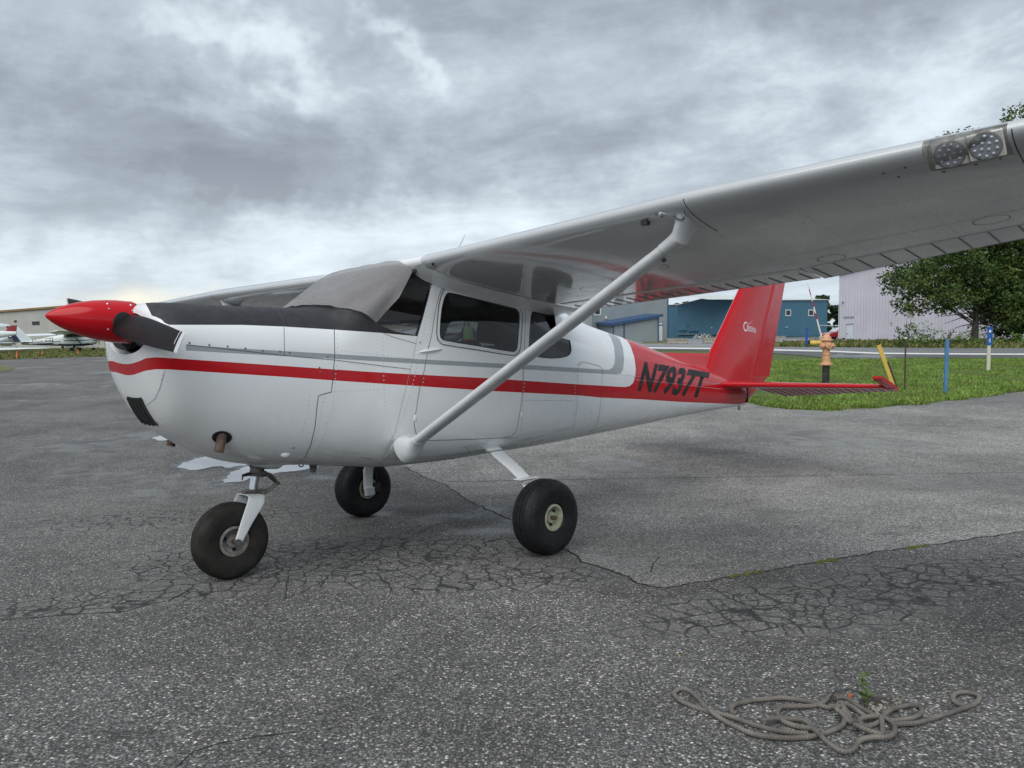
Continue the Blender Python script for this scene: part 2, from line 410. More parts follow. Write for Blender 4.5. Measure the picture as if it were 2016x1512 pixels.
def pale_sheen_cover():  # white diffuse mixed in, a painted pale sheen over the lamps
    m = glass('pale_sheen_plastic', (0.90, 0.91, 0.91), 1); nt = m.node_tree; g = NT(nt); out = nt.nodes['Material Output']; src = out.inputs[0].links[0].from_socket
    df = nt.nodes.new('ShaderNodeBsdfDiffuse'); df.inputs[0].default_value = (.75, .76, .75, 1); mx = nt.nodes.new('ShaderNodeMixShader')
    g.put(mx.inputs[0], g.maprange(g.noise(obj_coord(g), 30, 4, .6), .35, .7, .10, .28)); g.l.new(src, mx.inputs[1]); g.l.new(df.outputs[0], mx.inputs[2]); g.l.new(mx.outputs[0], out.inputs[0]); return m
M['clear'] = pale_sheen_cover()
def asphalt_mat(name='weathered_asphalt', tone=1.0, zones=True):
    m, g, b = new_mat(name)
    oc = obj_coord(g)
    x, y, z = g.sep(oc)
    # aggregate: stones of mixed tone in a dark binder, finer grit between them
    r1, r1b, _ = g.sep(g.voronoi(oc, 105, out='Color')); d1 = g.voronoi(oc, 105)
    r2, _, _ = g.sep(g.voronoi(oc, 230, out='Color'))
    big = g.noise(oc, 0.45, 4, 0.6); med = g.noise(oc, 2.4, 4, 0.6)
    lo, hi = (0.030, 0.10) if tone < 1.1 else (0.060, 0.15)
    col = g.ramp(r1, [(0.0, (lo, lo, lo*1.02)), (0.38, (hi*.72, hi*.72, hi*.70)), (0.70, (hi*1.35, hi*1.34, hi*1.28)), (0.90, (hi*2.1, hi*2.08, hi*1.98)), (0.965, (0.40, 0.395, 0.375)), (1.0, (0.60, 0.58, 0.54))])
    tint = g.mix(g.maprange(r1b, 0.3, 0.8), (1.06, 0.99, 0.90), (0.94, 1.0, 1.03)); col = g.mix(0.8, col, tint, 'MULTIPLY')
    gap = g.maprange(d1, 0.30, 0.62, 0.0, 0.75 if tone < 1.1 else 0.45); col = g.mix(gap, col, (0.020, 0.020, 0.021))
    col = g.mix(g.maprange(r2, 0.80, 1.0, 0.0, 0.65), col, (hi*2.0, hi*2.0, hi*1.95)); col = g.mix(g.maprange(r2, 0.0, 0.25, 0.55, 0.0), col, (0.022, 0.022, 0.022))
    tv = g.math('ADD', g.maprange(big, 0.3, 0.7, 1.12, 1.80), g.maprange(med, 0.3, 0.7, -0.18, 0.22))
    col = g.vmath('SCALE', col, tv)
    grain = g.math('ADD', g.math('MULTIPLY', r1, 0.6), g.math('MULTIPLY', r2, 0.4)); fine = r2
    # alligator cracking, only in the tired bands
    wv = g.noise(oc, 3.0, 4, 0.6, out='Color'); wv = g.vmath('SCALE', g.vmath('SUBTRACT', wv, (.5, .5, .5)), 0.16)
    pc = g.vmath('ADD', oc, wv)
    e1 = g.voronoi(pc, 7.0, 'DISTANCE_TO_EDGE'); e2 = g.voronoi(g.vmath('ADD', pc, (7.3, 1.1, 0)), 13.0, 'DISTANCE_TO_EDGE')
    c1 = g.maprange(e1, 0.016, 0.062, 1.0, 0.0); c2 = g.maprange(e2, 0.014, 0.070, 1.0, 0.0)
    nz = g.noise(oc, 0.9, 3, 0.5)
    acc = None; pz = g.comb(x, y, 1.0)
    for (cx, cy, rx, ry, ang, amp) in (CRACK_ZONES if zones else [(9.0, 30.0, .5, .5, 0, .3)]):
        ct, st = math.cos(ang), math.sin(ang)
        ex = g.vmath('DOT_PRODUCT', pz, (ct/rx, st/rx, -(cx*ct+cy*st)/rx), out='Value'); ey = g.vmath('DOT_PRODUCT', pz, (-st/ry, ct/ry, (cx*st-cy*ct)/ry), out='Value')
        k = g.math('MULTIPLY', g.math('POWER', 0.3679, g.math('MULTIPLY_ADD', ex, ex, g.math('MULTIPLY', ey, ey))), amp)
        acc = k if acc is None else g.math('MAXIMUM', acc, k)
    zone = g.maprange(g.math('ADD', acc, g.math('MULTIPLY', g.math('SUBTRACT', nz, 0.5), 0.9)), 0.30, 0.60)
    zone2 = g.maprange(g.math('ADD', acc, g.math('MULTIPLY', g.math('SUBTRACT', med, 0.5), 1.2)), 0.42, 0.72)
    hair = g.math('MULTIPLY', g.maprange(g.noise(oc, 1.4, 3, 0.5), 0.56, 0.66), 0.45)
    crack = g.math('MAXIMUM', g.math('MULTIPLY', c1, g.math('MAXIMUM', zone, hair)), g.math('MULTIPLY', c2, g.math('MULTIPLY', zone2, 0.9)))
    pale = g.math('MULTIPLY', zone, 0.35); col = g.mix(pale, col, (0.21, 0.208, 0.198))
    col = g.mix(g.math('MULTIPLY', crack, 0.95), col, (0.018, 0.018, 0.018))
    # damp film: darker, smoother, only in places
    wet = g.maprange(g.math('ADD', g.noise(oc, 0.30, 4, 0.6), g.math('MULTIPLY', med, 0.15)), 0.58, 0.74)
    col = g.mix(g.math('MULTIPLY', wet, 0.25), col, (0.05, 0.05, 0.052))
    g.put(b.inputs['Base Color'], col)
    g.put(b.inputs['Roughness'], g.maprange(wet, 0.0, 1.0, 0.82, 0.36))
    h = g.math('ADD', g.math('MULTIPLY', grain, 0.8), g.math('MULTIPLY', crack, -2.2))
    h = g.math('ADD', h, g.math('MULTIPLY', d1, -0.9))
    g.put(b.inputs['Normal'], g.bump(h, 0.55, 0.0045))
    return m
CRACK_ZONES = [(-1.1, 4.9, 1.9, 0.75, 0.10, 1.0), (-0.2, 4.35, 1.1, 0.35, 0.05, 0.9), (0.2, 5.2, 0.7, 0.4, 0.2, 0.8), (1.55, 3.75, 1.3, 0.42, 0.30, 1.0), (2.7, 4.25, 1.3, .42, .35, .95), (-2.3, 4.0, 0.9, 0.25, 0.25, 0.9), (-2.9, 6.5, 2.2, .8, 0.1, .75)]
M['asphalt'] = asphalt_mat()
M['asphaltnew'] = asphalt_mat('patch_asphalt', 1.28, False)

def grass_mat(name, c1, c2, c3, scale=3.0):
    m, g, b = new_mat(name); oc = obj_coord(g)
    n = g.noise(oc, scale, 5, 0.65); n2 = g.noise(oc, scale*11, 3, 0.6)
    col = g.mix(g.maprange(n, 0.3, 0.7), c1, c2); col = g.mix(g.maprange(n2, 0.5, 0.75), col, c3)
    g.put(b.inputs['Base Color'], col); b.inputs['Roughness'].default_value = 0.75
    b.inputs['Specular IOR Level'].default_value = 0.25
    g.put(b.inputs['Normal'], g.bump(n2, 0.6, 0.05))
    return m
M['turf'] = grass_mat('turf', (0.06, 0.105, 0.022), (0.09, 0.135, 0.034), (0.12, 0.12, 0.045))
M['turffar'] = grass_mat('far_turf', (0.10, 0.115, 0.035), (0.15, 0.145, 0.055), (0.075, 0.105, 0.03), 0.6)
def leaf_mat(name, col, tr=0.25):
    m, g, b = new_mat(name); nt = m.node_tree; oc = obj_coord(g)
    c = g.mix(g.maprange(g.noise(oc, 1.3, 4, 0.6), 0.3, 0.7), tuple(x*0.72 for x in col), tuple(x*1.25 for x in col))
    g.put(b.inputs['Base Color'], c); b.inputs['Roughness'].default_value = 0.55; b.inputs['Specular IOR Level'].default_value = 0.3
    t = nt.nodes.new('ShaderNodeBsdfTranslucent'); g.put(t.inputs[0], c); mx = nt.nodes.new('ShaderNodeMixShader'); mx.inputs[0].default_value = tr
    g.l.new(b.outputs[0], mx.inputs[1]); g.l.new(t.outputs[0], mx.inputs[2]); g.l.new(mx.outputs[0], nt.nodes['Material Output'].inputs[0])
    return m
M['blade1'] = leaf_mat('grass_blade', (0.165, 0.270, 0.045)); M['blade2'] = leaf_mat('grass_blade_light', (0.26, 0.365, 0.090)); M['blade3'] = leaf_mat('grass_blade_dry', (0.24, 0.22, 0.085))
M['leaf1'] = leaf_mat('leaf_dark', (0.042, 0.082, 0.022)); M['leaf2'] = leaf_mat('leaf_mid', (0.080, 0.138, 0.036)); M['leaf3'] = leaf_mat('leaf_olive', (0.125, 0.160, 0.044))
M['leafw'] = leaf_mat('weed_leaf', (0.13, 0.22, 0.05))
M['bark'] = simple('bark', (0.075, 0.065, 0.055), 0.9, var=0.35, scale=5, bump=0.5, bscale=12)
M['wood_far'] = grass_mat('far_wood', (0.022, 0.040, 0.020), (0.035, 0.055, 0.026), (0.018, 0.03, 0.016), 0.25)
M['road'] = simple('road_asphalt', (0.165, 0.17, 0.175), 0.55, var=0.14, scale=0.35, bump=0.1, bscale=30, rvar=0.15)
M['roaddark'] = simple('road_edge_asphalt', (0.085, 0.087, 0.09), 0.65, var=0.2, scale=0.8)
M['concrete_lot'] = simple('pale_lot', (0.21, 0.215, 0.22), 0.55, var=0.14, scale=0.2)
M['linepaint'] = simple('road_line_paint', (0.72, 0.72, 0.70), 0.6, var=0.12, scale=3)
M['soil'] = simple('gravel_soil', (0.075, 0.065, 0.055), 0.95, var=0.45, scale=40, bump=0.8, bscale=80)
M['moss'] = simple('moss', (0.10, 0.11, 0.02), 0.95, var=0.4, scale=60, bump=0.5, bscale=120)
M['crack'] = simple('crack_dark', (0.014, 0.014, 0.014), 0.95, var=0.4, scale=30)
def siding(name, col, pitch=0.30, depth=0.5, var=0.06):
    m, g, b = new_mat(name); oc = obj_coord(g); x, y, z = g.sep(oc)
    s = g.math('FRACT', g.math('DIVIDE', g.math('ADD', x, g.math('MULTIPLY', y, 1.0)), pitch))
    rib = g.math('MULTIPLY', g.maprange(s, 0.0, 0.12), g.maprange(s, 0.30, 0.42, 1.0, 0.0))
    n = g.noise(oc, 0.5, 5, 0.6); st = g.noise(g.vmath('MULTIPLY', oc, (3.0, 3.0, 0.12)), 1.0, 4, 0.6)
    c = g.mix(g.maprange(n, 0.3, 0.7), tuple(q*(1-var) for q in col), tuple(q*(1+var) for q in col))
    c = g.mix(g.math('MULTIPLY', g.maprange(st, 0.5, 0.8), 0.18), c, tuple(q*0.7 for q in col))
    c = g.mix(g.math('MULTIPLY', rib, 0.10), c, tuple(q*0.75 for q in col))
    g.put(b.inputs['Base Color'], c); b.inputs['Roughness'].default_value = 0.5
    g.put(b.inputs['Normal'], g.bump(rib, depth, 0.04))
    return m
M['teal'] = siding('teal_siding', (0.052, 0.150, 0.225), 0.5)
M['lilac'] = siding('lilac_siding', (0.50, 0.492, 0.555), 0.33, 0.6)
M['slate'] = siding('grey_siding', (0.235, 0.275, 0.29), 0.45)
M['beige'] = siding('beige_siding', (0.40, 0.395, 0.375), 0.5, 0.3)
M['cream'] = siding('cream_siding', (0.46, 0.45, 0.39), 0.4, 0.3)
M['brown'] = simple('brown_trim', (0.23, 0.145, 0.055), 0.6)
M['bluetrim'] = simple('blue_trim', (0.030, 0.075, 0.17), 0.45)
M['whitetrim'] = simple('white_trim', (0.62, 0.64, 0.64), 0.5)
M['roofwhite'] = simple('white_roof', (0.56, 0.61, 0.59), 0.45, var=0.08, scale=0.4)
M['darkglass'] = simple('dark_pane', (0.012, 0.014, 0.016), 0.12, var=0.2)
M['doorpaint'] = simple('door_paint', (0.52, 0.57, 0.62), 0.5, var=0.06)
M['doorwhite'] = simple('door_white', (0.66, 0.68, 0.69), 0.5, var=0.06)
M['concrete'] = simple('concrete', (0.25, 0.235, 0.205), 0.9, var=0.3, scale=4, bump=0.3, bscale=15)
M['hydrant'] = simple('hydrant_orange', (0.60, 0.32, 0.175), 0.55, var=0.13, scale=14, bump=0.12, bscale=30)
M['hydrantbase'] = simple('hydrant_barrel', (0.030, 0.028, 0.027), 0.6, var=0.5, scale=8)
M['yellow'] = simple('yellow_paint', (0.62, 0.43, 0.085), 0.6, var=0.1, scale=9)
M['bluepost'] = simple('blue_post', (0.075, 0.20, 0.36), 0.55, var=0.15, scale=9)
M['bluedeep'] = simple('deep_blue_post', (0.008, 0.085, 0.30), 0.45)
M['signblue'] = simple('sign_blue', (0.006, 0.085, 0.36), 0.35, var=0.04)
M['postcream'] = simple('post_cream', (0.56, 0.56, 0.47), 0.5, var=0.06)
M['rebar'] = simple('rusty_rod', (0.065, 0.045, 0.038), 0.8, var=0.4, scale=20)
M['cone'] = simple('cone_orange', (0.72, 0.13, 0.04), 0.5)
M['planewhite'] = simple('far_plane_white', (0.60, 0.66, 0.68), 0.35, var=0.05)
M['planenavy'] = simple('far_plane_navy', (0.012, 0.018, 0.055), 0.4)
M['planered'] = simple('far_plane_red', (0.22, 0.018, 0.018), 0.4)
M['carred'] = simple('car_red', (0.42, 0.012, 0.018), 0.25, coat=0.8, var=0.05)
M['ropefib'] = simple('rope_fibre', (0.185, 0.165, 0.145), 0.9, var=0.3, scale=30)
M['skin'] = simple('skin', (0.45, 0.26, 0.19), 0.6, var=0.05)
M['vest'] = simple('hi_vis_vest', (0.35, 0.60, 0.28), 0.7); M['navy'] = simple('navy_shirt', (0.03, 0.06, 0.14), 0.8); M['shorts'] = simple('red_shorts', (0.50, 0.05, 0.06), 0.8); M['cap'] = simple('grey_cap', (0.28, 0.30, 0.36), 0.8)
def rope_mat():
    m, g, b = new_mat('braided_rope'); uv = g.n.new('ShaderNodeTexCoord').outputs['UV']
    x, y, z = g.sep(uv)
    a = g.math('SINE', g.math('ADD', g.math('MULTIPLY', x, 620.0), g.math('MULTIPLY', y, 12.566))); c_ = g.math('SINE', g.math('SUBTRACT', g.math('MULTIPLY', x, 620.0), g.math('MULTIPLY', y, 12.566)))
    br = g.math('MAXIMUM', a, c_); oc = obj_coord(g)
    n = g.noise(oc, 9, 5, 0.65)
    col = g.mix(g.maprange(n, 0.3, 0.75), (0.115, 0.105, 0.094), (0.245, 0.224, 0.198)); col = g.mix(g.math('MULTIPLY', g.maprange(br, 0.2, 0.8, 1.0, 0.0), 0.25), col, (0.07, 0.064, 0.058))
    g.put(b.inputs['Base Color'], col); b.inputs['Roughness'].default_value = 0.95
    g.put(b.inputs['Normal'], g.bump(br, 0.6, 0.003)); return m
M['rope'] = rope_mat()
def water_mat():  # mostly metallic, pale base brightens the sky reflection beyond plain water
    m, g, b = new_mat('rain_water'); oc = obj_coord(g)
    b.inputs['Base Color'].default_value = (0.84, 0.83, 0.81, 1); b.inputs['Metallic'].default_value = 0.75; b.inputs['Roughness'].default_value = 0.03; b.inputs['IOR'].default_value = 2.3
    b.inputs['Specular IOR Level'].default_value = 0.8
    g.put(b.inputs['Normal'], g.bump(g.noise(oc, 14, 2, 0.5), 0.02, 0.02)); return m
M['water'] = water_mat()
M['rust2'] = simple('rusty_bolt', (0.30, 0.09, 0.04), 0.7)

def damp_mat():
    m, g, b = new_mat('damp_asphalt'); oc = obj_coord(g)
    r1, _, _ = g.sep(g.voronoi(oc, 105, out='Color')); c = g.ramp(r1, [(0, (.022, .022, .023)), (.6, (.055, .055, .056)), (1, (.12, .12, .12))])
    g.put(b.inputs['Base Color'], c); g.put(b.inputs['Roughness'], g.maprange(g.noise(oc, 6, 4, .6), .35, .65, .12, .5)); g.put(b.inputs['Normal'], g.bump(r1, .25, .003)); return m
M['damp'] = damp_mat()
# ------------------------------------------------------------------ ground
PA, PB, PC_ = 0.0112857, 0.0050804, -0.0535658         # the apron under the aircraft, falling away from the camera
FAR_Y = [6.6, 8.0, 10.0, 14.0, 19.0, 23.0, 27.0, 34.0, 60.0, 3000.0]
FAR_Z = [-0.36, -0.39, -0.37, -0.255, -0.13, -0.01, 0.07, 0.11, 0.13, 0.13]
def terr(x, y):
    xc = max(-9.0, min(9.0, x)); yc = max(-12.0, min(9.0, y))
    pz = PA+PB*xc+PC_*yc
    if y <= 6.6: return pz
    fz = float(pchip(FAR_Y, FAR_Z, y)) if y < 3000 else FAR_Z[-1]
    t = min(1.0, (y-6.6)/3.4); t = t*t*(3-2*t)
    return pz*(1-t)+fz*t
def w_ray(u, v):
    d = MW.T @ np.array([(u-1008)/FPX, -(v-756)/FPX, 1.0]); return d
def at(u, v, Y):
    """picture point at a distance Y in front of the camera"""
    d = w_ray(u, v); p = CAM_POS+d*(Y/d[1]); return Vector(p)
def gp(u, v, lift=0.0):
    """picture point -> place on the ground"""
    d = w_ray(u, v); lo = 0.5
    Y = 0.8; prev = Y
    while Y < 900:
        p = CAM_POS+d*(Y/d[1])
        if p[2] <= terr(p[0], p[1]): break
        prev = Y; Y *= 1.02
    a, b = prev, Y
    for _ in range(25):
        m_ = (a+b)/2; p = CAM_POS+d*(m_/d[1])
        if p[2] <= terr(p[0], p[1]): b = m_
        else: a = m_
    p = CAM_POS+d*(b/d[1]); return Vector((p[0], p[1], terr(p[0], p[1])+lift))
def on_ground(x, y, lift=0.0): return Vector((x, y, terr(x, y)+lift))

ys_ = list(np.arange(-30, 0, 3.0))+list(np.arange(0, 30, .5))+list(np.arange(30, 90, 4.0))+[100, 130, 180, 260, 400, 700, 1200, 2600]
xs_ = [-2600, -1200, -600, -300, -180]+list(np.arange(-120, -24, 8.0))+list(np.arange(-24, 24.1, 1.0))+list(np.arange(32, 121, 8.0))+[180, 300, 600, 1200, 2600]
vs_ = [(x, y, terr(x, y)) for y in ys_ for x in xs_]; nx_ = len(xs_)
fs_ = [(j*nx_+i, j*nx_+i+1, (j+1)*nx_+i+1, (j+1)*nx_+i) for j in range(len(ys_)-1) for i in range(nx_-1)]
ground = mesh_obj('apron', vs_, fs_, M['asphalt'], None, True, None); tag(ground, kind='structure')

def sheet(name, poly, mat, lift, step=1.0, parent=None, rand=0.0):
    """flat patch that follows the ground; poly in x, y"""
    P = [(float(p[0]), float(p[1])) for p in resample([np.array(q[:2]) for q in poly]+[np.array(poly[0][:2])], step)[:-1]]
    n = len(P); V = [Vector(p) for p in P]; E_ = [(i, (i+1) % n) for i in range(n)]
    x0, x1 = min(p[0] for p in P), max(p[0] for p in P); y0, y1 = min(p[1] for p in P), max(p[1] for p in P)
    for x in np.arange(x0, x1, step):
        for y in np.arange(y0, y1, step):
            if in_poly((x, y), P): V.append(Vector((float(x), float(y))))
    rv_, re_, rf_, _, _, _ = delaunay_2d_cdt(V, E_, [], 1, 1e-5)
    vs = [(v.x, v.y, terr(v.x, v.y)+lift+(rand*mnoise.noise((v.x*1.5, v.y*1.5, 0)) if rand else 0)) for v in rv_]
    fs = []
    for f in rf_:
        a, b, c = [rv_[i] for i in f[:3]]
        fs.append(tuple(f) if (b-a).cross(c-a) > 0 else tuple(reversed(f)))
    return mesh_obj(name, vs, fs, mat, parent, True, None)
G2 = lambda pts: [gp(*p) for p in pts]
# verge on the right, between the apron and the road
near_edge = [(1400, 786), (1455, 789), (1500, 799), (1551, 806), (1620, 808), (1679, 806), (1760, 800), (1833, 794), (1935, 781.6), (2016, 770), (2120, 757), (2260, 740)]
road_near = [(2400, 708), (2200, 707.5), (2016, 706.8), (1833, 705.8), (1730, 708.6), (1641, 707), (1577, 701), (1523, 697), (1440, 692.5), (1300, 690), (1150, 689)]
ne = [gp(*p) for p in near_edge]; rn = [gp(*p) for p in road_near]
random.seed(11)
ne_w = []
for p in resample([np.array(q[:2]) for q in ne], .25): ne_w.append((p[0]+.10*mnoise.noise((p[0]*2.1, p[1]*2.1, 5)), p[1]+.18*mnoise.noise((p[0]*1.7, p[1]*1.7, 1))))
verge_poly = ne_w+[tuple(p[:2]) for p in rn]
verge = sheet('grass_verge', verge_poly, M['turf'], .012, .8, None, .0); tag(verge, 'green weedy grass verge between the apron and the road', 'grass', kind='stuff')
# road with its white edge line
road_far = [(1150, 681), (1300, 682), (1440, 682.5), (1523, 683.5), (1679, 685), (1850, 686), (2016, 686.5), (2200, 687), (2400, 687)]
rf_ = [gp(*p) for p in road_far]
road = sheet('road', [tuple(p[:2]) for p in rn]+[tuple(p[:2]) for p in rf_], M['road'], .030, 3.0); tag(road, kind='structure')
def strip(name, pix_a, pix_b, mat, lift, parent=None, step=2.0):
    a = resample([np.array(gp(*p)[:2]) for p in pix_a], step); b = resample([np.array(gp(*p)[:2]) for p in pix_b], step)
    n = max(len(a), len(b)); A = [a[int(i*(len(a)-1)/(n-1))] for i in range(n)]; B = [b[int(i*(len(b)-1)/(n-1))] for i in range(n)]
    vs = [(p[0], p[1], terr(*p)+lift) for p in A]+[(p[0], p[1], terr(*p)+lift) for p in B]
    return mesh_obj(name, vs, [(i, i+1, n+i+1, n+i) for i in range(n-1)], mat, parent, False)
ln_px = [(1150, 684.5), (1300, 686), (1440, 687.5), (1523, 690), (1628, 692.5), (1730, 697), (1850, 698.2), (2016, 699), (2250, 700)]
strip('edge_line', [(u, v+1.2) for u, v in ln_px], [(u, v-1.2) for u, v in ln_px], M['linepaint'], .036, road)
strip('road_shoulder', road_near[::-1], [(u, v+1.6) for u, v in ln_px], M['roaddark'], .033, road)
# ground beyond the road
lot = sheet('pale_lot', [tuple(p[:2]) for p in rf_[:5]]+[tuple(gp(u, v)[:2]) for u, v in [(1660, 676), (1640, 668), (1500, 666.5), (1200, 667), (1150, 669)]], M['concrete_lot'], .016, 6.0); tag(lot, kind='structure')
vf = sheet('far_verge', [tuple(p[:2]) for p in rf_[2:]]+[tuple(gp(u, v)[:2]) for u, v in [(2400, 672), (2016, 673.5), (1840, 674), (1700, 674), (1640, 674), (1590, 678.5), (1480, 679.5)]], M['turffar'], .024, 4.0); tag(vf, 'olive grass strip on the far side of the road', 'grass', kind='stuff')
sp_ = sheet('grass_patch', [tuple(gp(u, v)[:2]) for u, v in [(1262, 676.5), (1330, 676.5), (1318, 672), (1270, 672)]], M['turffar'], .030, 3.0); tag(sp_, 'small grass patch before the grey hangar with the blue lean-to', 'grass', kind='stuff')
# left: strip of grass where aircraft are parked
lv = sheet('parking_grass', [tuple(gp(u, v)[:2]) for u, v in [(-260, 711), (0, 708.5), (120, 704.5), (230, 701.5), (420, 697), (700, 693), (700, 682), (420, 682), (200, 682), (-260, 684)]], M['turffar'], .02, 4.0); tag(lv, 'dry grass strip on the left where light aircraft are parked', 'grass', kind='stuff')
lv2 = sheet('grass_patch', [tuple(gp(u, v)[:2]) for u, v in [(-90, 735), (10, 732), (31, 726), (20, 722), (-90, 721)]], M['turffar'], .012, 1.5); tag(lv2, 'yellowish grass patch on the apron at the left edge', 'grass', kind='stuff')

# a newer, paler pavement section beyond the long crack
slab_px = [(770, 905), (800, 920), (845, 943), (880, 955), (920, 985), (960, 1003), (1012, 1026), (1060, 1058), (1125, 1087), (1145, 1105), (1190, 1120), (1235, 1135), (1260, 1150), (1305, 1158), (1370, 1148), (1450, 1133), (1520, 1122), (1600, 1108), (1680, 1095), (1760, 1082), (1860, 1070), (1930, 1058), (2030, 1045), (2200, 1020)]
slab_far = [(2350, 800), (2120, 753), (2016, 766), (1833, 790), (1679, 802), (1551, 802), (1500, 795), (1400, 784), (1200, 790), (900, 800), (780, 850)]
newslab = sheet('apron_section', [tuple(gp(*p)[:2]) for p in slab_px]+[tuple(gp(*p)[:2]) for p in slab_far], M['asphaltnew'], .0012, .6); tag(newslab, kind='structure')
# cracks as dark strips laid along the pavement, moss in them
def crack(pix, w0, w1, jag=.02, seed=0):
    P = resample([np.array(gp(*p)[:2]) for p in pix], .03); n = len(P); vs = []; random.seed(seed)
    for i, p in enumerate(P):
        t = P[min(i+1, n-1)]-P[max(i-1, 0)]; t /= np.linalg.norm(t)+1e-9; nn = np.array([-t[1], t[0]])
        o = jag*(mnoise.noise((i*.21, seed, 0))+.6*mnoise.noise((i*.63, seed, 4))); w = (w0+(w1-w0)*i/n)*(.45+.9*abs(mnoise.noise((i*.33, seed, 9)))+.25*random.random())
        for s in (-1, 1): q = p+nn*(o+s*w/2); vs.append((q[0], q[1], terr(*q)+.0025))
    return mesh_obj('crack', vs, [(2*i, 2*i+1, 2*i+3, 2*i+2) for i in range(n-1)], M['crack'], ground, False)
crack([(798, 920), (845, 943), (880, 955), (920, 985), (960, 1003), (1012, 1026), (1060, 1058), (1125, 1087), (1145, 1105), (1190, 1120), (1235, 1135), (1260, 1150), (1305, 1158)], .020, .022, .03, 1)
crack([(1305, 1158), (1370, 1148), (1450, 1133), (1520, 1122), (1600, 1108), (1680, 1095), (1760, 1082), (1860, 1070), (1930, 1058), (2030, 1045)], .014, .018, .03, 2)
crack([(1297, 1097), (1288, 1108), (1284, 1117), (1281, 1128)], .010, .010, .012, 3)
crack([(-10, 1222), (100, 1213), (235, 1205), (330, 1183), (378, 1160)], .010, .014, .02, 4)
crack([(1395, 1000), (1440, 994), (1510, 978)], .006, .007, .02, 5); crack([(1270, 912), (1330, 905), (1410, 893), (1480, 890)], .012, .008, .03, 6)
crack([(1560, 1190), (1500, 1172), (1470, 1150)], .007, .008, .02, 7); crack([(1390, 1150), (1440, 1180), (1490, 1205)], .007, .006, .02, 8)
crack([(345, 1512), (380, 1480), (440, 1462), (590, 1440)], .006, .006, .012, 9); crack([(2016, 955), (1900, 962), (1800, 970)], .006, .006, .02, 10)
crack([(960, 1003), (930, 1012), (905, 1020), (880, 1022)], .012, .006, .02, 11)
crack([(1600, 838), (1750, 836), (2016, 842)], .02, .02, .05, 12); crack([(700, 962), (640, 948), (600, 968), (540, 985)], .008, .008, .02, 13)
crack([(524, 1090), (570, 1120), (560, 1180), (630, 1150)], .008, .007, .02, 14); crack([(660, 1120), (720, 1090), (800, 1060), (870, 1030)], .007, .007, .02, 15)
mb = MB(); random.seed(7)
for (u, v, w_) in [(1475, 1130, .16), (1625, 1105.5, .07), (1805, 1076.5, .12), (1640, 1103, .04)]:
    c = gp(u, v); d = (gp(u+40, v-7)-c).normalized()
    for k in range(26):
        p = c+d*random.uniform(-w_, w_)*.9+Vector((random.gauss(0, .008), random.gauss(0, .010), 0)); r = random.uniform(.006, .014)
        mb.ellipsoid((p.x, p.y, terr(p.x, p.y)+.003), (r*1.4, r, r*.5), 6, 4)
ms = mb.build('moss', M['moss'], ground); ms['kind'] = 'stuff'

# puddles left by the rain
def puddle(pix, seed):
    P = smooth_poly([np.array(gp(*p)[:2]) for p in pix], True, 5); P = [np.array(q) for q in resample(P+[P[0]], .04)[:-1]]; P = [p+np.array([.05*mnoise.noise((p[0]*5, p[1]*5, seed))+.03*mnoise.noise((p[0]*17, p[1]*17, seed)), .08*mnoise.noise((p[0]*5, p[1]*5, seed+3))+.05*mnoise.noise((p[0]*17, p[1]*17, seed+3))]) for p in P]
    z = sum(terr(*p) for p in P)/len(P)
    c = sum(P)/len(P); Q = [c+(p-c)*(1.22+.12*mnoise.noise((p[0]*3, p[1]*3, seed+7)))+np.array([.05*mnoise.noise((p[0]*9, p[1]*9, seed)), .06*mnoise.noise((p[0]*9, p[1]*9, seed+5))]) for p in P]
    tag(sheet('damp_margin', [tuple(q) for q in Q], M['damp'], .0025, .2), kind='structure')
    o = sheet('puddle', [tuple(p) for p in P], M['water'], .005, .2); return tag(o, kind='structure')
puddle([(352, 918), (400, 900), (450, 897), (490, 906), (520, 914), (470, 919), (420, 921), (375, 926)], 1)
puddle([(444, 950), (456, 930), (500, 917), (580, 910), (625, 914), (600, 925), (545, 932), (500, 940), (470, 948)], 2)
puddle([(300, 864), (322, 857), (336, 861), (326, 868)], 3)

# grass blades
def blades(name, poly, n, hmin, hmax, wd, seed, label, mats, ymax=None, zlift=0.0, weight=None):
    random.seed(seed); P = [(float(p[0]), float(p[1])) for p in poly]
    x0, x1 = min(p[0] for p in P), max(p[0] for p in P); y0, y1 = min(p[1] for p in P), max(p[1] for p in P)
    if ymax: y1 = min(y1, ymax)
    vs = []; fs = []; mi = []; c = 0; tries = 0
    while c < n and tries < n*12:
        tries += 1
        x, y = random.uniform(x0, x1), y0+(y1-y0)*random.random()**1.35
        if abs(x) > y*.78+1.5: continue
        if not in_poly((x, y), P): continue
        dn = mnoise.noise((x*.8, y*.8, seed)); 
        k = random.randint(3, 6); hb = random.uniform(hmin, hmax)*(1+.7*dn); z0 = terr(x, y)+zlift
        m0 = 1 if random.random() < .30+.5*dn else 0
        if random.random() < .10-.25*dn: m0 = 2
        for _ in range(k):
            a = random.uniform(0, 2*PI); ln_ = random.uniform(.15, .7)*hb; w_ = wd*random.uniform(.6, 1.4); h_ = hb*random.uniform(.5, 1.1)
            ox, oy = random.gauss(0, .03), random.gauss(0, .03)
            bx, by = x+ox, y+oy; px_, py_ = -math.sin(a)*w_, math.cos(a)*w_
            i = len(vs); vs += [(bx-px_, by-py_, z0), (bx+px_, by+py_, z0), (bx+px_*.8+math.cos(a)*ln_*.5, by+py_*.8+math.sin(a)*ln_*.5, z0+h_*.75), (bx+math.cos(a)*ln_, by+math.sin(a)*ln_, z0+h_)]
            fs.append((i, i+1, i+2, i+3)); mi.append(m0)
        c += 1
    o = mesh_obj(name, vs, fs, mats, None, False, None, mi); return tag(o, label, 'grass', kind='stuff')
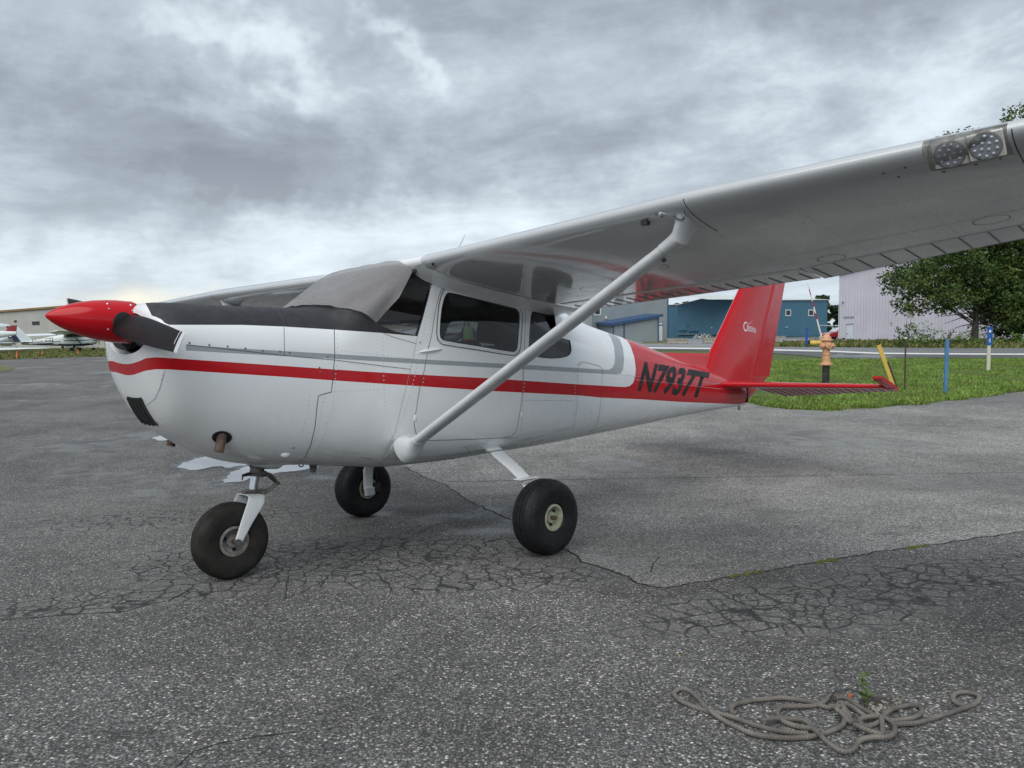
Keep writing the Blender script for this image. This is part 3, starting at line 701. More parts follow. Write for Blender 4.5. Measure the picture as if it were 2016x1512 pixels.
BM = [M['blade1'], M['blade2'], M['blade3']]
blades('grass_blades', verge_poly, 26000, .03, .085, .010, 21, 'short green grass and weeds growing on the verge', BM, 29)
blades('grass_fringe', ne_w+[(p[0], p[1]+.55) for p in ne_w[::-1]], 3500, .04, .12, .012, 23, 'taller grass fringe where the verge meets the apron', BM)
blades('far_grass', [tuple(p[:2]) for p in rf_[2:]]+[tuple(gp(u, v)[:2]) for u, v in [(2400, 670), (2016, 671.5), (1840, 672), (1640, 672), (1480, 678)]], 6000, .10, .32, .05, 24, 'longer olive grass beyond the road', [M['leaf3'], M['blade3'], M['leaf2']])
blades('parking_grass_blades', [tuple(gp(u, v)[:2]) for u, v in [(-60, 709.5), (0, 708.5), (120, 704.5), (230, 701.5), (230, 684), (-60, 685)]], 5000, .06, .2, .04, 25, 'dry grass tufts on the left parking strip', [M['leaf3'], M['blade3'], M['leaf2']])
# ------------------------------------------------------------------ the aircraft
# own frame: X aft, Y starboard, Z up, wheels on z = 0; the apron falls gently away from the camera
AW = np.array([[0.700179, -0.713949, -0.005073], [0.713126, 0.698992, 0.053488], [-0.034642, -0.041069, 0.998556]])
AT = np.array([-1.58198, 4.585796, -0.242393])
CA = AW.T @ (CAM_POS-AT)
MA = MW @ AW                                   # camera axes in the aircraft frame
def a_ray(u, v):
    d = MA.T @ np.array([(u-1008)/FPX, -(v-756)/FPX, 1.0]); return d/np.linalg.norm(d)
def a_y(u, v, y):
    d = a_ray(u, v); return CA + d*(y-CA[1])/d[1]
def a_z(u, v, z):
    d = a_ray(u, v); return CA + d*(z-CA[2])/d[2]

plane = bpy.data.objects.new('parked_aircraft', None); link(plane)
plane.matrix_world = Matrix([[*AW[0], AT[0]], [*AW[1], AT[1]], [*AW[2], AT[2]], [0, 0, 0, 1]])
tag(plane, 'white and red high-wing propeller aircraft parked in the foreground, N7937T on its side', 'aircraft')

# stations: x, top z, bottom z, half width, z of the widest place, top and bottom roundness
HST = np.array([
[-.748,1.568,1.342,.295,1.45,2.3,2.2],
[-.742,1.588,1.270,.355,1.43,2.3,2.2],
[-.725,1.604,1.165,.420,1.41,2.35,2.25],
[-.690,1.620,1.055,.455,1.40,2.4,2.3],
[-.62,1.628,.940,.468,1.38,2.5,2.35],
[-.50,1.630,.843,.472,1.34,2.6,2.4],
[-.35,1.630,.755,.476,1.30,2.7,2.5],
[-.15,1.632,.688,.480,1.27,2.8,2.6],
[.05,1.635,.658,.484,1.25,2.8,2.8],
[.25,1.642,.643,.492,1.24,2.8,3.0],
[.33,1.675,.630,.497,1.24,3.0,3.1],
[.5,1.785,.610,.510,1.23,3.8,3.2],
[.84,1.955,.575,.530,1.22,6.0,3.4],
[1.3,1.97,.570,.535,1.22,6.0,3.4],
[1.8,1.92,.580,.525,1.21,4.6,3.2],
[2.4,1.80,.593,.475,1.19,2.7,3.0],
[3.1,1.65,.620,.385,1.16,2.4,2.6],
[3.9,1.51,.660,.285,1.10,2.3,2.4],
[4.63,1.358,.705,.205,1.03,2.2,2.3],
[5.36,1.22,.740,.135,.98,2.2,2.2],
[6.06,1.08,.765,.075,.92,2.1,2.1],
[6.30,1.035,.775,.050,.91,2.0,2.0]])
def hull_sec(x):
    return [pchip(HST[:, 0], HST[:, k], x) for k in range(1, 7)]
def hull(x, th):
    """left (port) side, th 0 = top centre .. pi = bottom centre"""
    x = np.asarray(x, float); th = np.asarray(th, float)
    zt, zb, hw, zw, n1, n2 = hull_sec(x)
    st, ct = np.abs(np.sin(th)), np.cos(th)
    n = np.where(ct >= 0, n1, n2); h = np.where(ct >= 0, zt-zw, zw-zb)
    r = ((st/hw)**n+(np.abs(ct)/h)**n)**(-1/n)
    return np.stack([x+0*r, -r*st, zw+r*ct], -1)
def hull_n(x, th, e=2e-3):
    th = np.clip(th, 0.02, PI-0.02); x = np.clip(x, HST[0, 0]+e, HST[-1, 0]-e)
    a = hull(x+e, th)-hull(x-e, th); b = hull(x, th+e)-hull(x, th-e)
    n = np.cross(a, b); n /= np.linalg.norm(n, axis=-1, keepdims=True)+1e-12
    s = np.sign(np.sum(n*(hull(x, th)-np.stack([np.asarray(x, float), 0*np.asarray(x, float), hull_sec(x)[3]], -1)), -1))
    return n*s[..., None]
_TH = np.linspace(0, PI, 721)
def th_of(x, z):
    zz = hull(np.full_like(_TH, x), _TH)[:, 2]
    return float(np.interp(-z, -zz, _TH))
_hx = np.concatenate([np.linspace(-.748, -.6, 24), np.linspace(-.58, 6.30, 240)]); _ht = np.linspace(0, PI, 73)
_G = hull(*np.meshgrid(_hx, _ht, indexing='ij')).reshape(-1, 3)
_F = [(i*73+j, i*73+j+1, (i+1)*73+j+1, (i+1)*73+j) for i in range(len(_hx)-1) for j in range(72)]
HB = BVHTree.FromPolygons([tuple(p) for p in _G], _F)
def on_hull(u, v):
    """picture point -> (x, th) on the port side"""
    h = HB.ray_cast(Vector(CA), Vector(a_ray(u, v)))
    if h[0] is None:                            # just off the outline: the nearest place to the line of sight
        d = a_ray(u, v); best = None
        for t in np.arange(3.0, 11.0, .04):
            q = HB.find_nearest(Vector(CA+d*t))
            if q[0] is not None and (best is None or q[3] < best[1]): best = (q[0], q[3])
        h = best
    p = h[0]; return (p.x, th_of(p.x, p.z))
def hull_line(pix, step=6.0):
    return [on_hull(*p) for p in resample(pix, step)]
KS = 0.55                                       # th scale so the parameter plane is near-isometric

# ---- outlines read off the photograph
L_seam = [(657, 590), (658, 649), (659, 697), (655, 750), (652, 772), (640, 775), (627, 779), (624, 800), (620, 840), (612, 875), (600, 902)]
L_wbase = [(649, 607), (686, 609), (709, 617), (741, 635), (757, 644), (780, 653), (822, 661)]
L_wpost = [(822, 661), (834, 620), (846, 575), (853, 551)]
L_door = smooth_poly([(882, 561), (899, 562), (950, 574), (1000, 587), (1016, 597), (1027, 605), (1034, 623), (1031, 718), (1028, 778), (1019, 837), (1010, 855), (986, 862), (837, 867), (821, 858), (815, 831), (818, 816), (826, 766), (833, 739), (843, 688), (850, 658), (854, 629), (860, 599), (869, 569)], True, 3)
W_door = smooth_poly([(878, 579), (891, 577), (950, 591), (1008, 605), (1018, 609), (1024, 620), (1022, 655), (1020, 683), (1014, 692), (1000, 692), (940, 682), (880, 672), (869, 668), (865, 659), (866, 630), (870, 600)], True, 3)
W_rear = smooth_poly([(1046, 622), (1051, 614.5), (1065, 616), (1089, 623), (1107, 632), (1117, 650), (1122, 672), (1124, 690), (1119, 699), (1104, 703.7), (1079, 704.4), (1059, 702), (1046, 699), (1042, 690), (1043, 660)], True, 3)
C_black = [(285.7, 596), (292.7, 609), (298.6, 621), (309.5, 625), (317.5, 629), (324.4, 636), (333, 639.5), (478, 639.7), (559.5, 643), (658, 649), (753, 655.6), (822, 662)]
red_top = [(252, 715.5), (268.7, 712), (286, 705.4), (306, 703.4), (331.5, 704.7), (560, 720.5), (718, 731.5), (837, 738.3), (957, 744.3), (1140, 756.8), (1180, 759), (1230, 762), (1240, 760), (1247, 753), (1250.5, 740), (1251.5, 730), (1250.5, 715), (1248, 701), (1241.4, 681.5), (1235, 671)]
red_bot = [(252, 738.6), (261, 738), (286, 730), (306, 727), (331.5, 727.3), (560, 741.9), (653, 748.8), (831, 760.7), (971, 770), (1140, 778.5), (1183, 782.8), (1260, 786), (1343, 791.5), (1456, 796)]
grey_top = [(366, 679), (450, 685), (558, 691), (660, 697), (820, 707), (1010, 717), (1130, 724), (1198, 728), (1206, 724), (1210, 715), (1211, 704), (1208.6, 681.5), (1202.6, 665), (1195, 654.5)]
grey_bot = [(366, 690), (450, 695), (558, 701), (660, 706.5), (820, 716), (1010, 726), (1190, 736), (1213, 737), (1222, 735), (1227, 727), (1228.7, 707), (1226.5, 686), (1220.6, 668), (1212, 660)]
C_cover_edge = [(741, 635), (760, 613), (782, 588), (800, 556), (812, 532)]

def plist(pix, step=6.0): return [np.array(p) for p in hull_line(pix, step)]
pl_seam = plist(L_seam); pl_seam = [np.array([pl_seam[0][0], 0.0])] + pl_seam + [np.array([pl_seam[-1][0]-.01, PI])]
pl_wb = plist(L_wbase); pl_wb = [np.array([0.27, 0.0]), np.array([0.275, 0.25])] + [p for p in pl_wb if p[1] > 0.45]
pl_wp = plist(L_wpost); pl_wp = pl_wp + [np.array([0.97, 0.35]), np.array([0.97, 0.0])]
rg_windshield = pl_wb + pl_wp[1:]
rg_door = plist(L_door+[L_door[0]])[:-1]
rg_wdoor = plist(W_door+[W_door[0]], 4)[:-1]
rg_wrear = plist(W_rear+[W_rear[0]], 4)[:-1]
pl_black = plist(C_black); rg_black = [np.array([pl_black[0][0]-.005, 0.0])] + pl_black + [np.array([0.98, 0.5]), np.array([0.98, 0.0])]
pl_rt = plist(red_top); pl_rb = plist(red_bot)
def x_keel(z): 
    xx = np.linspace(-.748, -.5, 600); return float(np.interp(-z, -hull_sec(xx)[1], xx))
pl_rt = [np.array([x_keel(a_y(240, 717, 0)[2]), PI])] + [p for p in pl_rt] ; pl_rt.append(np.array([pl_rt[-1][0]-.03, 0.0]))
pl_rb = [np.array([x_keel(a_y(240, 739, 0)[2]), PI])] + pl_rb + [np.array([6.2999, pl_rb[-1][1]])]
rg_red = pl_rt + [np.array([6.2999, 0.0])] + pl_rb[::-1]
pl_gt = plist(grey_top); pl_gt.append(np.array([pl_gt[-1][0]-.04, 0.0])); pl_gb = plist(grey_bot); pl_gb.append(np.array([pl_gb[-1][0]-.04, 0.0]))
rg_grey = pl_gt + pl_gb[::-1]
pl_cov = plist(C_cover_edge)
rg_cover = [np.array([0.262, 0.0]), np.array([0.268, 0.25])] + [p for p in pl_wb[2:] if p[0] < pl_cov[0][0]] + pl_cov + [np.array([0.955, pl_cov[-1][1]-.03]), np.array([0.955, 0.0])]
# baggage door and access panels are drawn as seams only
def build_hull_mesh():
    xs = np.concatenate([[-.748, -.746, -.743, -.738, -.73, -.72, -.708, -.69, -.67, -.645], np.arange(-.61, 6.29, .043), [6.30]])
    ts = np.linspace(0, PI, 61)
    cons = [(pl_seam, False), (rg_windshield, False), (rg_door, True), (rg_wdoor, True), (rg_wrear, True), (rg_black[1:-2], False), (pl_rt, False), (pl_rb, False), (pl_gt, False), (pl_gb, False), (pl_cov, False)]
    cpts = []; edges = []
    for pl, closed in cons:
        n0 = len(cpts)
        for p in pl: cpts.append((float(p[0]), float(np.clip(p[1], 0, PI))))
        for i in range(len(pl)-1): edges.append((n0+i, n0+i+1))
        if closed: edges.append((n0+len(pl)-1, n0))
    C = np.array(cpts)
    grid = []
    for x in xs:
        for t in ts:
            if 0.01 < t < PI-.01 and -.7 < x < 6.25:
                d = np.min((C[:, 0]-x)**2+((C[:, 1]-t)*KS)**2)
                if d < .010**2: continue
            grid.append((x, t))
    allp = cpts+grid
    V = [Vector((p[0], p[1]*KS)) for p in allp]
    rv, re, rf, _, _, _ = delaunay_2d_cdt(V, edges, [], 0, 1e-6)
    P = np.array([(v.x, v.y/KS) for v in rv]); F = np.array([f for f in rf if len(f) == 3])
    return P, F
HP, HF = build_hull_mesh()
H3 = hull(HP[:, 0], HP[:, 1]); H3[HP[:, 1] < 1e-4, 1] = 0; H3[HP[:, 1] > PI-1e-4, 1] = 0
HN = hull_n(HP[:, 0], HP[:, 1])
CEN = HP[HF].mean(axis=1)
def inside(poly):
    poly = [(float(p[0]), float(p[1])) for p in poly]
    xs_ = [p[0] for p in poly]; ts_ = [p[1] for p in poly]
    m = (CEN[:, 0] >= min(xs_)) & (CEN[:, 0] <= max(xs_)) & (CEN[:, 1] >= min(ts_)-1e-6) & (CEN[:, 1] <= max(ts_)+1e-6)
    r = np.zeros(len(CEN), bool)
    for k in np.where(m)[0]: r[k] = in_poly(CEN[k], poly)
    return r
in_cowl = inside([np.array([-2, -.1])]+[np.array([pl_seam[0][0], -.1])]+pl_seam+[np.array([pl_seam[-1][0], PI+.1]), np.array([-2, PI+.1])])
in_ws = inside(rg_windshield); in_door = inside(rg_door); in_wd = inside(rg_wdoor); in_wr = inside(rg_wrear)
in_cov = inside(rg_cover)
fm = np.zeros(len(HF), int)
fm[inside(rg_grey)] = 2; fm[inside(rg_red)] = 1; fm[inside(rg_black)] = 3
def skin(name, sel, off=0.0, sides=(-1, 1), mats=None, mi=None, parent=None, noise_fn=None, angle=None):
    F = HF[sel]; ids = np.unique(F); mp = -np.ones(len(HP), int); mp[ids] = np.arange(len(ids))
    base = H3[ids] + HN[ids]*off
    if noise_fn is not None: base = base + HN[ids]*noise_fn(HP[ids])[:, None]
    vs = []; fs = []; mm = []
    for s in sides:
        p = base.copy(); p[:, 1] *= -s
        n0 = len(vs); vs += [tuple(q) for q in p]
        T = mp[F]+n0
        # orient outwards
        a, b, c = [np.array(vs)[T[:, k]] for k in range(3)]
        nn = np.cross(b-a, c-a); ref = HN[F].mean(axis=1).copy(); ref[:, 1] *= -s
        flip = np.sum(nn*ref, 1) < 0
        T[flip] = T[flip][:, ::-1]
        fs += [tuple(t) for t in T]; mm += list(mi[sel] if mi is not None else np.zeros(len(F), int))
    o = mesh_obj(name, vs, fs, mats, parent, True, angle, mm)
    if noise_fn is None:                             # exact surface normals, so the triangulation never shows
        nr = []
        for s in sides:
            q = HN[ids].copy(); q[np.abs(base[:, 1]) < 1e-4, 1] = 0; q[:, 1] *= -s; q /= np.linalg.norm(q, axis=1)[:, None]; nr += [tuple(k) for k in q]
        o.data.normals_split_custom_set_from_vertices(nr)
    return o
PM = [M['white'], M['red'], M['grey'], M['black']]
glassy = in_ws | in_wd | in_wr
# sides: s = 1 mirrors (y*-1) ... port keeps y negative with s = -1
cowl = skin('engine_cowling', in_cowl, 0, (-1, 1), PM, fm, plane)
body = skin('fuselage', ~in_cowl & ~glassy & ~in_door, 0, (-1, 1), PM, fm, plane)
for s, lb in ((-1, 'port cabin door, closed'), (1, None)):
    dr = skin('door', in_door & ~in_wd, 0, (s,), PM, fm, plane)
    gw = skin('window', in_wd, -.006, (s,), [M['tint']], None, dr)
    skin('window', in_wr, -.004, (s,), [M['tint']], None, plane)
ws = skin('windshield', in_ws, -.003, (-1, 1), [M['glass']], None, plane)
cabin = (CEN[:, 0] > .27) & (CEN[:, 0] < 3.0) & ~in_cowl & ~glassy
skin('cabin_liner', cabin, -.028, (-1, 1), [M['liner']], None, plane)
def inset_band(name, poly, mat, parent, w0, d0, d1, s=-1):
    """a frame strip round a window: from the outline, w0 wide, d0..d1 proud"""
    P = np.array([(float(p[0]), float(p[1])) for p in poly]); c = P.mean(0)
    d = P-c; rr = np.hypot(d[:, 0], d[:, 1]*KS)[:, None]
    Q = P + d/rr*w0
    a = hull(P[:, 0], P[:, 1])+hull_n(P[:, 0], P[:, 1])*d0; b = hull(Q[:, 0], Q[:, 1])+hull_n(Q[:, 0], Q[:, 1])*d1
    a2 = hull(P[:, 0], P[:, 1])-hull_n(P[:, 0], P[:, 1])*.028
    n = len(P); vs = np.concatenate([a2, a, b]); vs[:, 1] *= -s
    fs = []
    for i in range(n):
        j = (i+1) % n
        fs += [(i, j, n+j, n+i), (n+i, n+j, 2*n+j, 2*n+i)]
    return mesh_obj(name, vs, fs, mat, parent, True, 50)
for ch in [c for c in plane.children if c.name.startswith('door')]:
    s = -1 if sum(v.co.y for v in ch.data.vertices) < 0 else 1
    inset_band('window_frame', rg_wdoor, M['white'], ch, .016, .004, .003, s)
seam_ring = True
for s in (-1, 1): inset_band('window_frame', rg_wrear, M['seam'], plane, .006, .0005, .001, s)

# ---- ribbons and rivets that follow the skin
def ribbon_pts(pts, nrm, w, off):
    vs = []; fs = []
    for i in range(len(pts)):
        t = pts[min(i+1, len(pts)-1)]-pts[max(i-1, 0)]; t /= np.linalg.norm(t)+1e-9
        sd_ = np.cross(nrm[i], t); sd_ /= np.linalg.norm(sd_)+1e-9
        p = pts[i]+nrm[i]*off; vs += [p-sd_*w/2, p+sd_*w/2]
    for i in range(len(pts)-1): fs.append((2*i, 2*i+1, 2*i+3, 2*i+2))
    return vs, fs
seams = MB(); seamsl = MB()
port_door0 = [c for c in plane.children if c.name.startswith('door') and sum(v.co.y for v in c.data.vertices) < 0][0]
def seam(pix, w=.004, mb=None, closed=False, px=True):
    pp = (plist(list(pix)+([pix[0]] if closed else [])) if px else pix)
    A = np.array([(float(p[0]), float(p[1])) for p in pp])
    v, f = ribbon_pts(hull(A[:, 0], A[:, 1]), hull_n(A[:, 0], A[:, 1]), w, .0009)
    one = MB(); one.add(v, f); one.build('panel_seam', M['seamlight'] if mb is seamsl else M['seam'], body, False)
seam(L_seam[1:], .0045); seam(L_door, .004, closed=True)
seam([(331.5, 640), (332, 662)], .003, seamsl); seam([(324, 731), (316, 761), (306, 784), (288, 799)], .003, seamsl)
seam([(559, 644), (560, 700)], .003); seam([(548, 613), (556, 628), (559.5, 643)], .004)
seam([(367, 678.5), (450, 687.5), (560, 700), (657, 708.6), (808, 727)], .0035)
seam([(755, 656.5), (775, 664), (800, 671), (820, 677)], .003)
seam([(1146, 716), (1138, 719), (1137, 730), (1138, 760), (1136, 800), (1128, 845)], .0025)
seam([(1137, 719), (1142, 713), (1150, 713), (1180, 720.5), (1186, 727), (1186, 735), (1183, 790), (1178, 825), (1170, 845), (1158, 852)], .0035)
seam([(1030, 788), (1130, 789)], .0025, seamsl); seam([(1028, 700), (1030, 790), (1026, 850)], .0025, seamsl)
seam([(850, 545), (846, 575), (834, 620), (822, 661), (810, 720), (790, 800), (778, 850), (752, 905)], .003, seamsl)
seam([(1030, 719), (1130, 728.5), (1250, 741), (1380, 752), (1430, 757)], .0022, seamsl)
seam([(918, 881), (928, 895)], .003); seam([(765, 893), (768, 897), (745, 915)], .003)
seam([(921, 878), (960, 872)], .0025, seamsl)
def ring_out(poly, w):
    P = np.array([(float(p[0]), float(p[1])*KS) for p in poly]); T = np.roll(P, -3, 0)-np.roll(P, 3, 0); N_ = np.stack([T[:, 1], -T[:, 0]], 1); N_ /= np.linalg.norm(N_, axis=1)[:, None]+1e-9
    if np.sum(N_*(P-P.mean(0))) < 0: N_ = -N_
    Q = (P+N_*w)/np.array([1, KS]); return [q for q in Q]+[Q[0]]
_ro = ring_out(rg_wdoor, .024)
A_ = np.array(_ro); v_, f_ = ribbon_pts(hull(A_[:, 0], A_[:, 1]), hull_n(A_[:, 0], A_[:, 1]), .006, .0035); one = MB(); one.add(v_, f_); one.build('window_seal', M['seam'], port_door0, False)
def row(pix, gap=.027):
    A = np.array([(float(p[0]), float(p[1])) for p in plist(pix, 5)])
    p3 = hull(A[:, 0], A[:, 1]); s = np.concatenate([[0], np.cumsum(np.linalg.norm(np.diff(p3, axis=0), axis=1))])
    return [(np.interp(t, s, A[:, 0]), np.interp(t, s, A[:, 1])) for t in np.arange(gap/2, s[-1], gap)]
rv = MB(); sc = MB()
def dome(mb, p, n, r, h):
    a, b, d = frame_from(n); p = Vector(p)
    k = 6; base = [tuple(p+(a*math.cos(2*PI*i/k)+b*math.sin(2*PI*i/k))*r) for i in range(k)]
    mid = [tuple(p+d*h*.8+(a*math.cos(2*PI*i/k)+b*math.sin(2*PI*i/k))*r*.6) for i in range(k)]
    mb.loft([base, mid], True, False, True)
rows = [[(664, 655), (664, 700), (660, 750), (655, 800), (640, 850), (620, 900)], [(754, 660), (754, 705), (758, 800), (772, 860)], [(848, 560), (838, 620), (828, 690), (812, 760), (790, 830), (770, 880)],
        [(858, 570), (848, 640), (838, 720), (826, 800)], [(668, 690), (745, 698), (815, 706)], [(664, 712), (735, 720), (805, 727)], [(655, 770), (745, 766)], [(680, 905), (740, 898), (770, 893)],
        [(640, 778), (632, 800), (628, 840), (612, 885)], [(610, 775), (604, 820), (596, 850)], [(1035, 722), (1128, 730)], [(1034, 730), (1030, 790), (1028, 840)], [(1133, 725), (1132, 790), (1124, 840)],
        [(1010, 858), (1060, 852), (1120, 843)], [(1040, 630), (1036, 700)], [(925, 880), (965, 876), (1000, 870)], [(1095, 790), (1096, 840)], [(320, 735), (313, 765), (303, 786)], [(290, 803), (310, 830), (330, 848)],
        [(1190, 742), (1300, 752), (1420, 766)], [(1187, 790), (1182, 830)], [(845, 866), (900, 864), (980, 861)], [(1127, 660), (1128, 690)]]
for r_ in rows:
    for x, t in row(r_):
        dome(rv, hull(x, t), hull_n(x, t), .0042, .0022)
rivets = rv.build('rivets', M['rivet'], body, True, None); rivets['kind'] = 'stuff'
for u, v in [(373, 675), (412, 679), (448, 682), (483, 686), (517, 690), (551, 692), (570, 694), (645, 702), (629, 724), (631, 733), (827, 674), (562, 893), (558, 899), (578, 882)]:
    x, t = on_hull(u, v); sc = MB(); dome(sc, hull(x, t), hull_n(x, t), .0065, .004); sc.build('fastener', M['screw'], cowl)
def hull_blob(u, v, ru, rv_, h, mat, name, parent, ang=0.0, n=14):
    """smooth raised blister on the skin"""
    x, t = on_hull(u, v); p = Vector(hull(x, t)); nn = Vector(hull_n(x, t)); ax = Vector((1, 0, 0)); ax = (ax-nn*ax.dot(nn)).normalized(); ay = nn.cross(ax)
    ca, sa = math.cos(ang), math.sin(ang); ax, ay = ax*ca+ay*sa, ay*ca-ax*sa
    mb = MB(); rings = []
    for k in range(6):
        q = k/5; rr = math.cos(q*PI/2*.96); hh = math.sin(q*PI/2)*h-.002
        rings.append([tuple(p+ax*ru*rr*math.cos(2*PI*i/n)+ay*rv_*rr*math.sin(2*PI*i/n)+nn*hh) for i in range(n)])
    mb.loft(rings, True, False, True)
    return mb.build(name, mat, parent, True, 60)
hull_blob(562, 896, .030, .022, .018, M['white'], 'blister', cowl)
port_door = [c for c in plane.children if c.name.startswith('door') and sum(v.co.y for v in c.data.vertices) < 0][0]
stbd_door = [c for c in plane.children if c.name.startswith('door') and c is not port_door][0]
hull_blob(848, 690, .100, .010, .018, M['white'], 'door_handle', port_door, .12)
hull_blob(846, 692, .125, .016, .005, M['white'], 'handle_plate', port_door, .12)
for u, v in [(818, 824), (1027, 818)]: hull_blob(u, v, .018, .026, .006, M['white'], 'hinge', port_door)
hull_blob(1165, 812, .004, .004, .006, M['darkmetal'], 'drain', body)

# ---- nose: inlet, engine, spinner, propeller
mb = MB()
ringA = [tuple(p) for p in hull(np.full(33, -.748), np.linspace(0, PI, 33))]; full = ringA+[(p[0], -p[1], p[2]) for p in ringA[-2:0:-1]]
rr_ = []
for k, (dx, sc_) in enumerate([(0, 1), (.004, .975), (.02, .95), (.07, .93)]):
    rr_.append([(p[0]+dx, p[1]*sc_, 1.455+(p[2]-1.455)*sc_) for p in full])
mb.loft(rr_, True, False, False)
lip = mb.build('inlet_lip', M['white'], cowl)
mb = MB(); mb.loft([[(-.69, p[1]*.93, 1.455+(p[2]-1.455)*.93) for p in full], [(-.60, p[1]*.93, 1.455+(p[2]-1.455)*.93) for p in full]], True, False, True)
mb.build('inlet_duct', M['void'], cowl)
for y0, z0 in ((-.17, 1.43), (.17, 1.43)):
    mb = MB(); mb.tube([(-.692, y0-.07, z0), (-.692, y0+.07, z0)], .03, 12)
    for k in range(7): mb.lathe((-.695+.0, y0-.06+k*.018, z0), (0, 1, 0), [(.001, 0), (.055, 0), (.055, .008), (.001, .008)], 16)
    mb.build('engine_cylinder', M['castmetal'], cowl)
SB = Vector((-.742, 0, 1.517)); SX = Vector((-math.cos(.053), 0, math.sin(.053)))   # spinner base, thrust axis
mb = MB()
prof = [(.116, .0), (.1165, .03), (.1155, .07), (.111, .12), (.102, .18), (.089, .235), (.072, .285), (.052, .33), (.031, .366), (.014, .388), (.0, .397)]
mb.lathe(SB, SX, prof, 40)
mb.lathe(SB, SX, [(.0, -.012), (.117, -.012), (.117, .001), (.113, .001)], 40)
spin = mb.build('spinner', M['red'], plane, True, 40)
pa = math.radians(-10)
PD = Vector((0, -math.cos(pa), math.sin(pa)))        # near blade direction
PD = (PD-SX*PD.dot(SX)).normalized(); PC = SB+SX*.058; PT = PD.cross(SX).normalized()
def blade(sgn, name):
    d = PD*sgn; tng = PT*sgn
    rings = []; rad = [.03, .08, .12, .17, .25, .36, .5, .64, .76, .83, .865, .89, .90]
    ch = [.115, .125, .138, .148, .150, .146, .136, .124, .112, .106, .103, .101, .097]
    tw = [46, 45, 43, 40, 36, 31, 27, 23, 20, 18.5, 18, 18, 18]
    tk = [.055, .05, .042, .034, .028, .023, .018, .014, .011, .009, .008, .007, .005]
    for r, c, w, h in zip(rad, ch, tw, tk):
        w = math.radians(w); cdir = tng*math.cos(w)+SX*math.sin(w); ndir = SX*math.cos(w)-tng*math.sin(w)
        o = PC+d*r; ring = []
        for k in range(20):
            t = 2*PI*k/20; ring.append(tuple(o+cdir*(c/2*math.cos(t))+ndir*(h/2*math.sin(t)*(1.0 if math.sin(t) > 0 else .35))))
        rings.append(ring)
    mb = MB(); mb.loft(rings[:11], True, True, False); mb.cur = 1; mb.loft(rings[10:], True, False, True)
    nb = 0
    b = mb.build(name, [M['prop'], M['fairing']], plane, True, 50)
    # thin stripe inside the tip and the maker's decal
    mb = MB(); ro = []
    for r in (.838, .843):
        i = 10; ro.append([tuple(Vector(p)+(Vector(p)-(PC+d*.865)).normalized()*.0 - d*(.865-r)) for p in rings[10]])
    ro = [[tuple(Vector(p)+((Vector(p)-(PC+d*r)).normalized())*.0012) for p in ring] for ring, r in zip(ro, (.838, .843))]
    mb.loft(ro, True, False, False); mb.build('tip_stripe', M['letterwhite'], b)
    return b
bn = blade(1, 'propeller_blade'); bf = blade(-1, 'propeller_blade')
# blade cut-outs in the spinner read as dark root pads
for sgn in (1, -1):
    mb = MB(); d = PD*sgn; tng = PT*sgn; rings = []
    for q, fs_ in ((.112, 1.06), (.1184, 1.0), (.1184, .75), (.1184, .5), (.1184, .25), (.1184, .02)):
        ring = []
        for k in range(20):
            t = 2*PI*k/20; c_ = (SX*.052*math.cos(t)+tng*.062*math.sin(t))*fs_
            o = PC-SX*.004+c_; rad2 = math.sqrt(max(0, q*q-(c_.dot(tng))**2)); ring.append(tuple(o+d*rad2))
        rings.append(ring)
    mb.loft(rings, True, False, True); mb.build('blade_cutout', M['void'], spin)
for a_ in (-40, 20, 65, 120, 160, 220, 300):
    t = math.radians(a_)
    for h_, r_ in ((.125, .1105), (.01, .1168)):
        mb = MB(); n_ = PD*math.cos(t)+PT*math.sin(t); p_ = SB+SX*h_+n_*r_; dome(mb, p_, n_, .0065, .004); mb.build('fastener', M['steel'], spin)
mb = MB(); mb.lathe(SB-SX*.035, SX, [(.10, 0), (.112, .01), (.112, .022), (.10, .022)], 32); mb.build('starter_ring', M['darkmetal'], spin)

# chin intake with its filter, and the exhaust stacks
def hull_patch(poly_px, off, mat, name, parent, depth=.0):
    pts = [on_hull(*p) for p in resample(list(poly_px)+[poly_px[0]], 5)[:-1]]
    P = hull(np.array([p[0] for p in pts]), np.array([p[1] for p in pts])); N = hull_n(np.array([p[0] for p in pts]), np.array([p[1] for p in pts]))
    c = P.mean(0); n = len(P); vs = list(P+N*off)+[c+N.mean(0)*off]
    return mesh_obj(name, vs, [(i, (i+1) % n, n) for i in range(n)], mat, parent, False)
mb = MB()
xs_ = [(-.715, 1.085), (-.69, 1.04), (-.66, .995), (-.63, .955), (-.60, .925)]
scoopL = []; scoopR = []
def sc_sec(y): return [tuple(np.array([x, y, z])) for x, z in xs_]
def hull_at(x, y):
    ths = np.linspace(PI*.55, PI, 300); q = hull(np.full(300, x), ths); i = int(np.argmin(abs(q[:, 1]+abs(y)))); return q[i], hull_n(x, ths[i])
def chin(y0, y1, x0, x1, off, mat, name, nx=8, ny=8):
    vs = []; fs = []
    for i in range(nx+1):
        for j in range(ny+1):
            x = x0+(x1-x0)*i/nx; y = y0+(y1-y0)*j/ny
            q, n = hull_at(x, y); n = n.copy(); n[1] *= (1 if y < 0 else -1); vs.append((q[0]+n[0]*off, y+n[1]*off, q[2]+n[2]*off))
    for i in range(nx):
        for j in range(ny): a = i*(ny+1)+j; fs.append((a, a+1, a+ny+2, a+ny+1))
    return mesh_obj(name, vs, fs, mat, cowl, True, None)
chin(-.085, .135, -.708, -.625, .0015, M['void'], 'air_intake')
mb = MB()
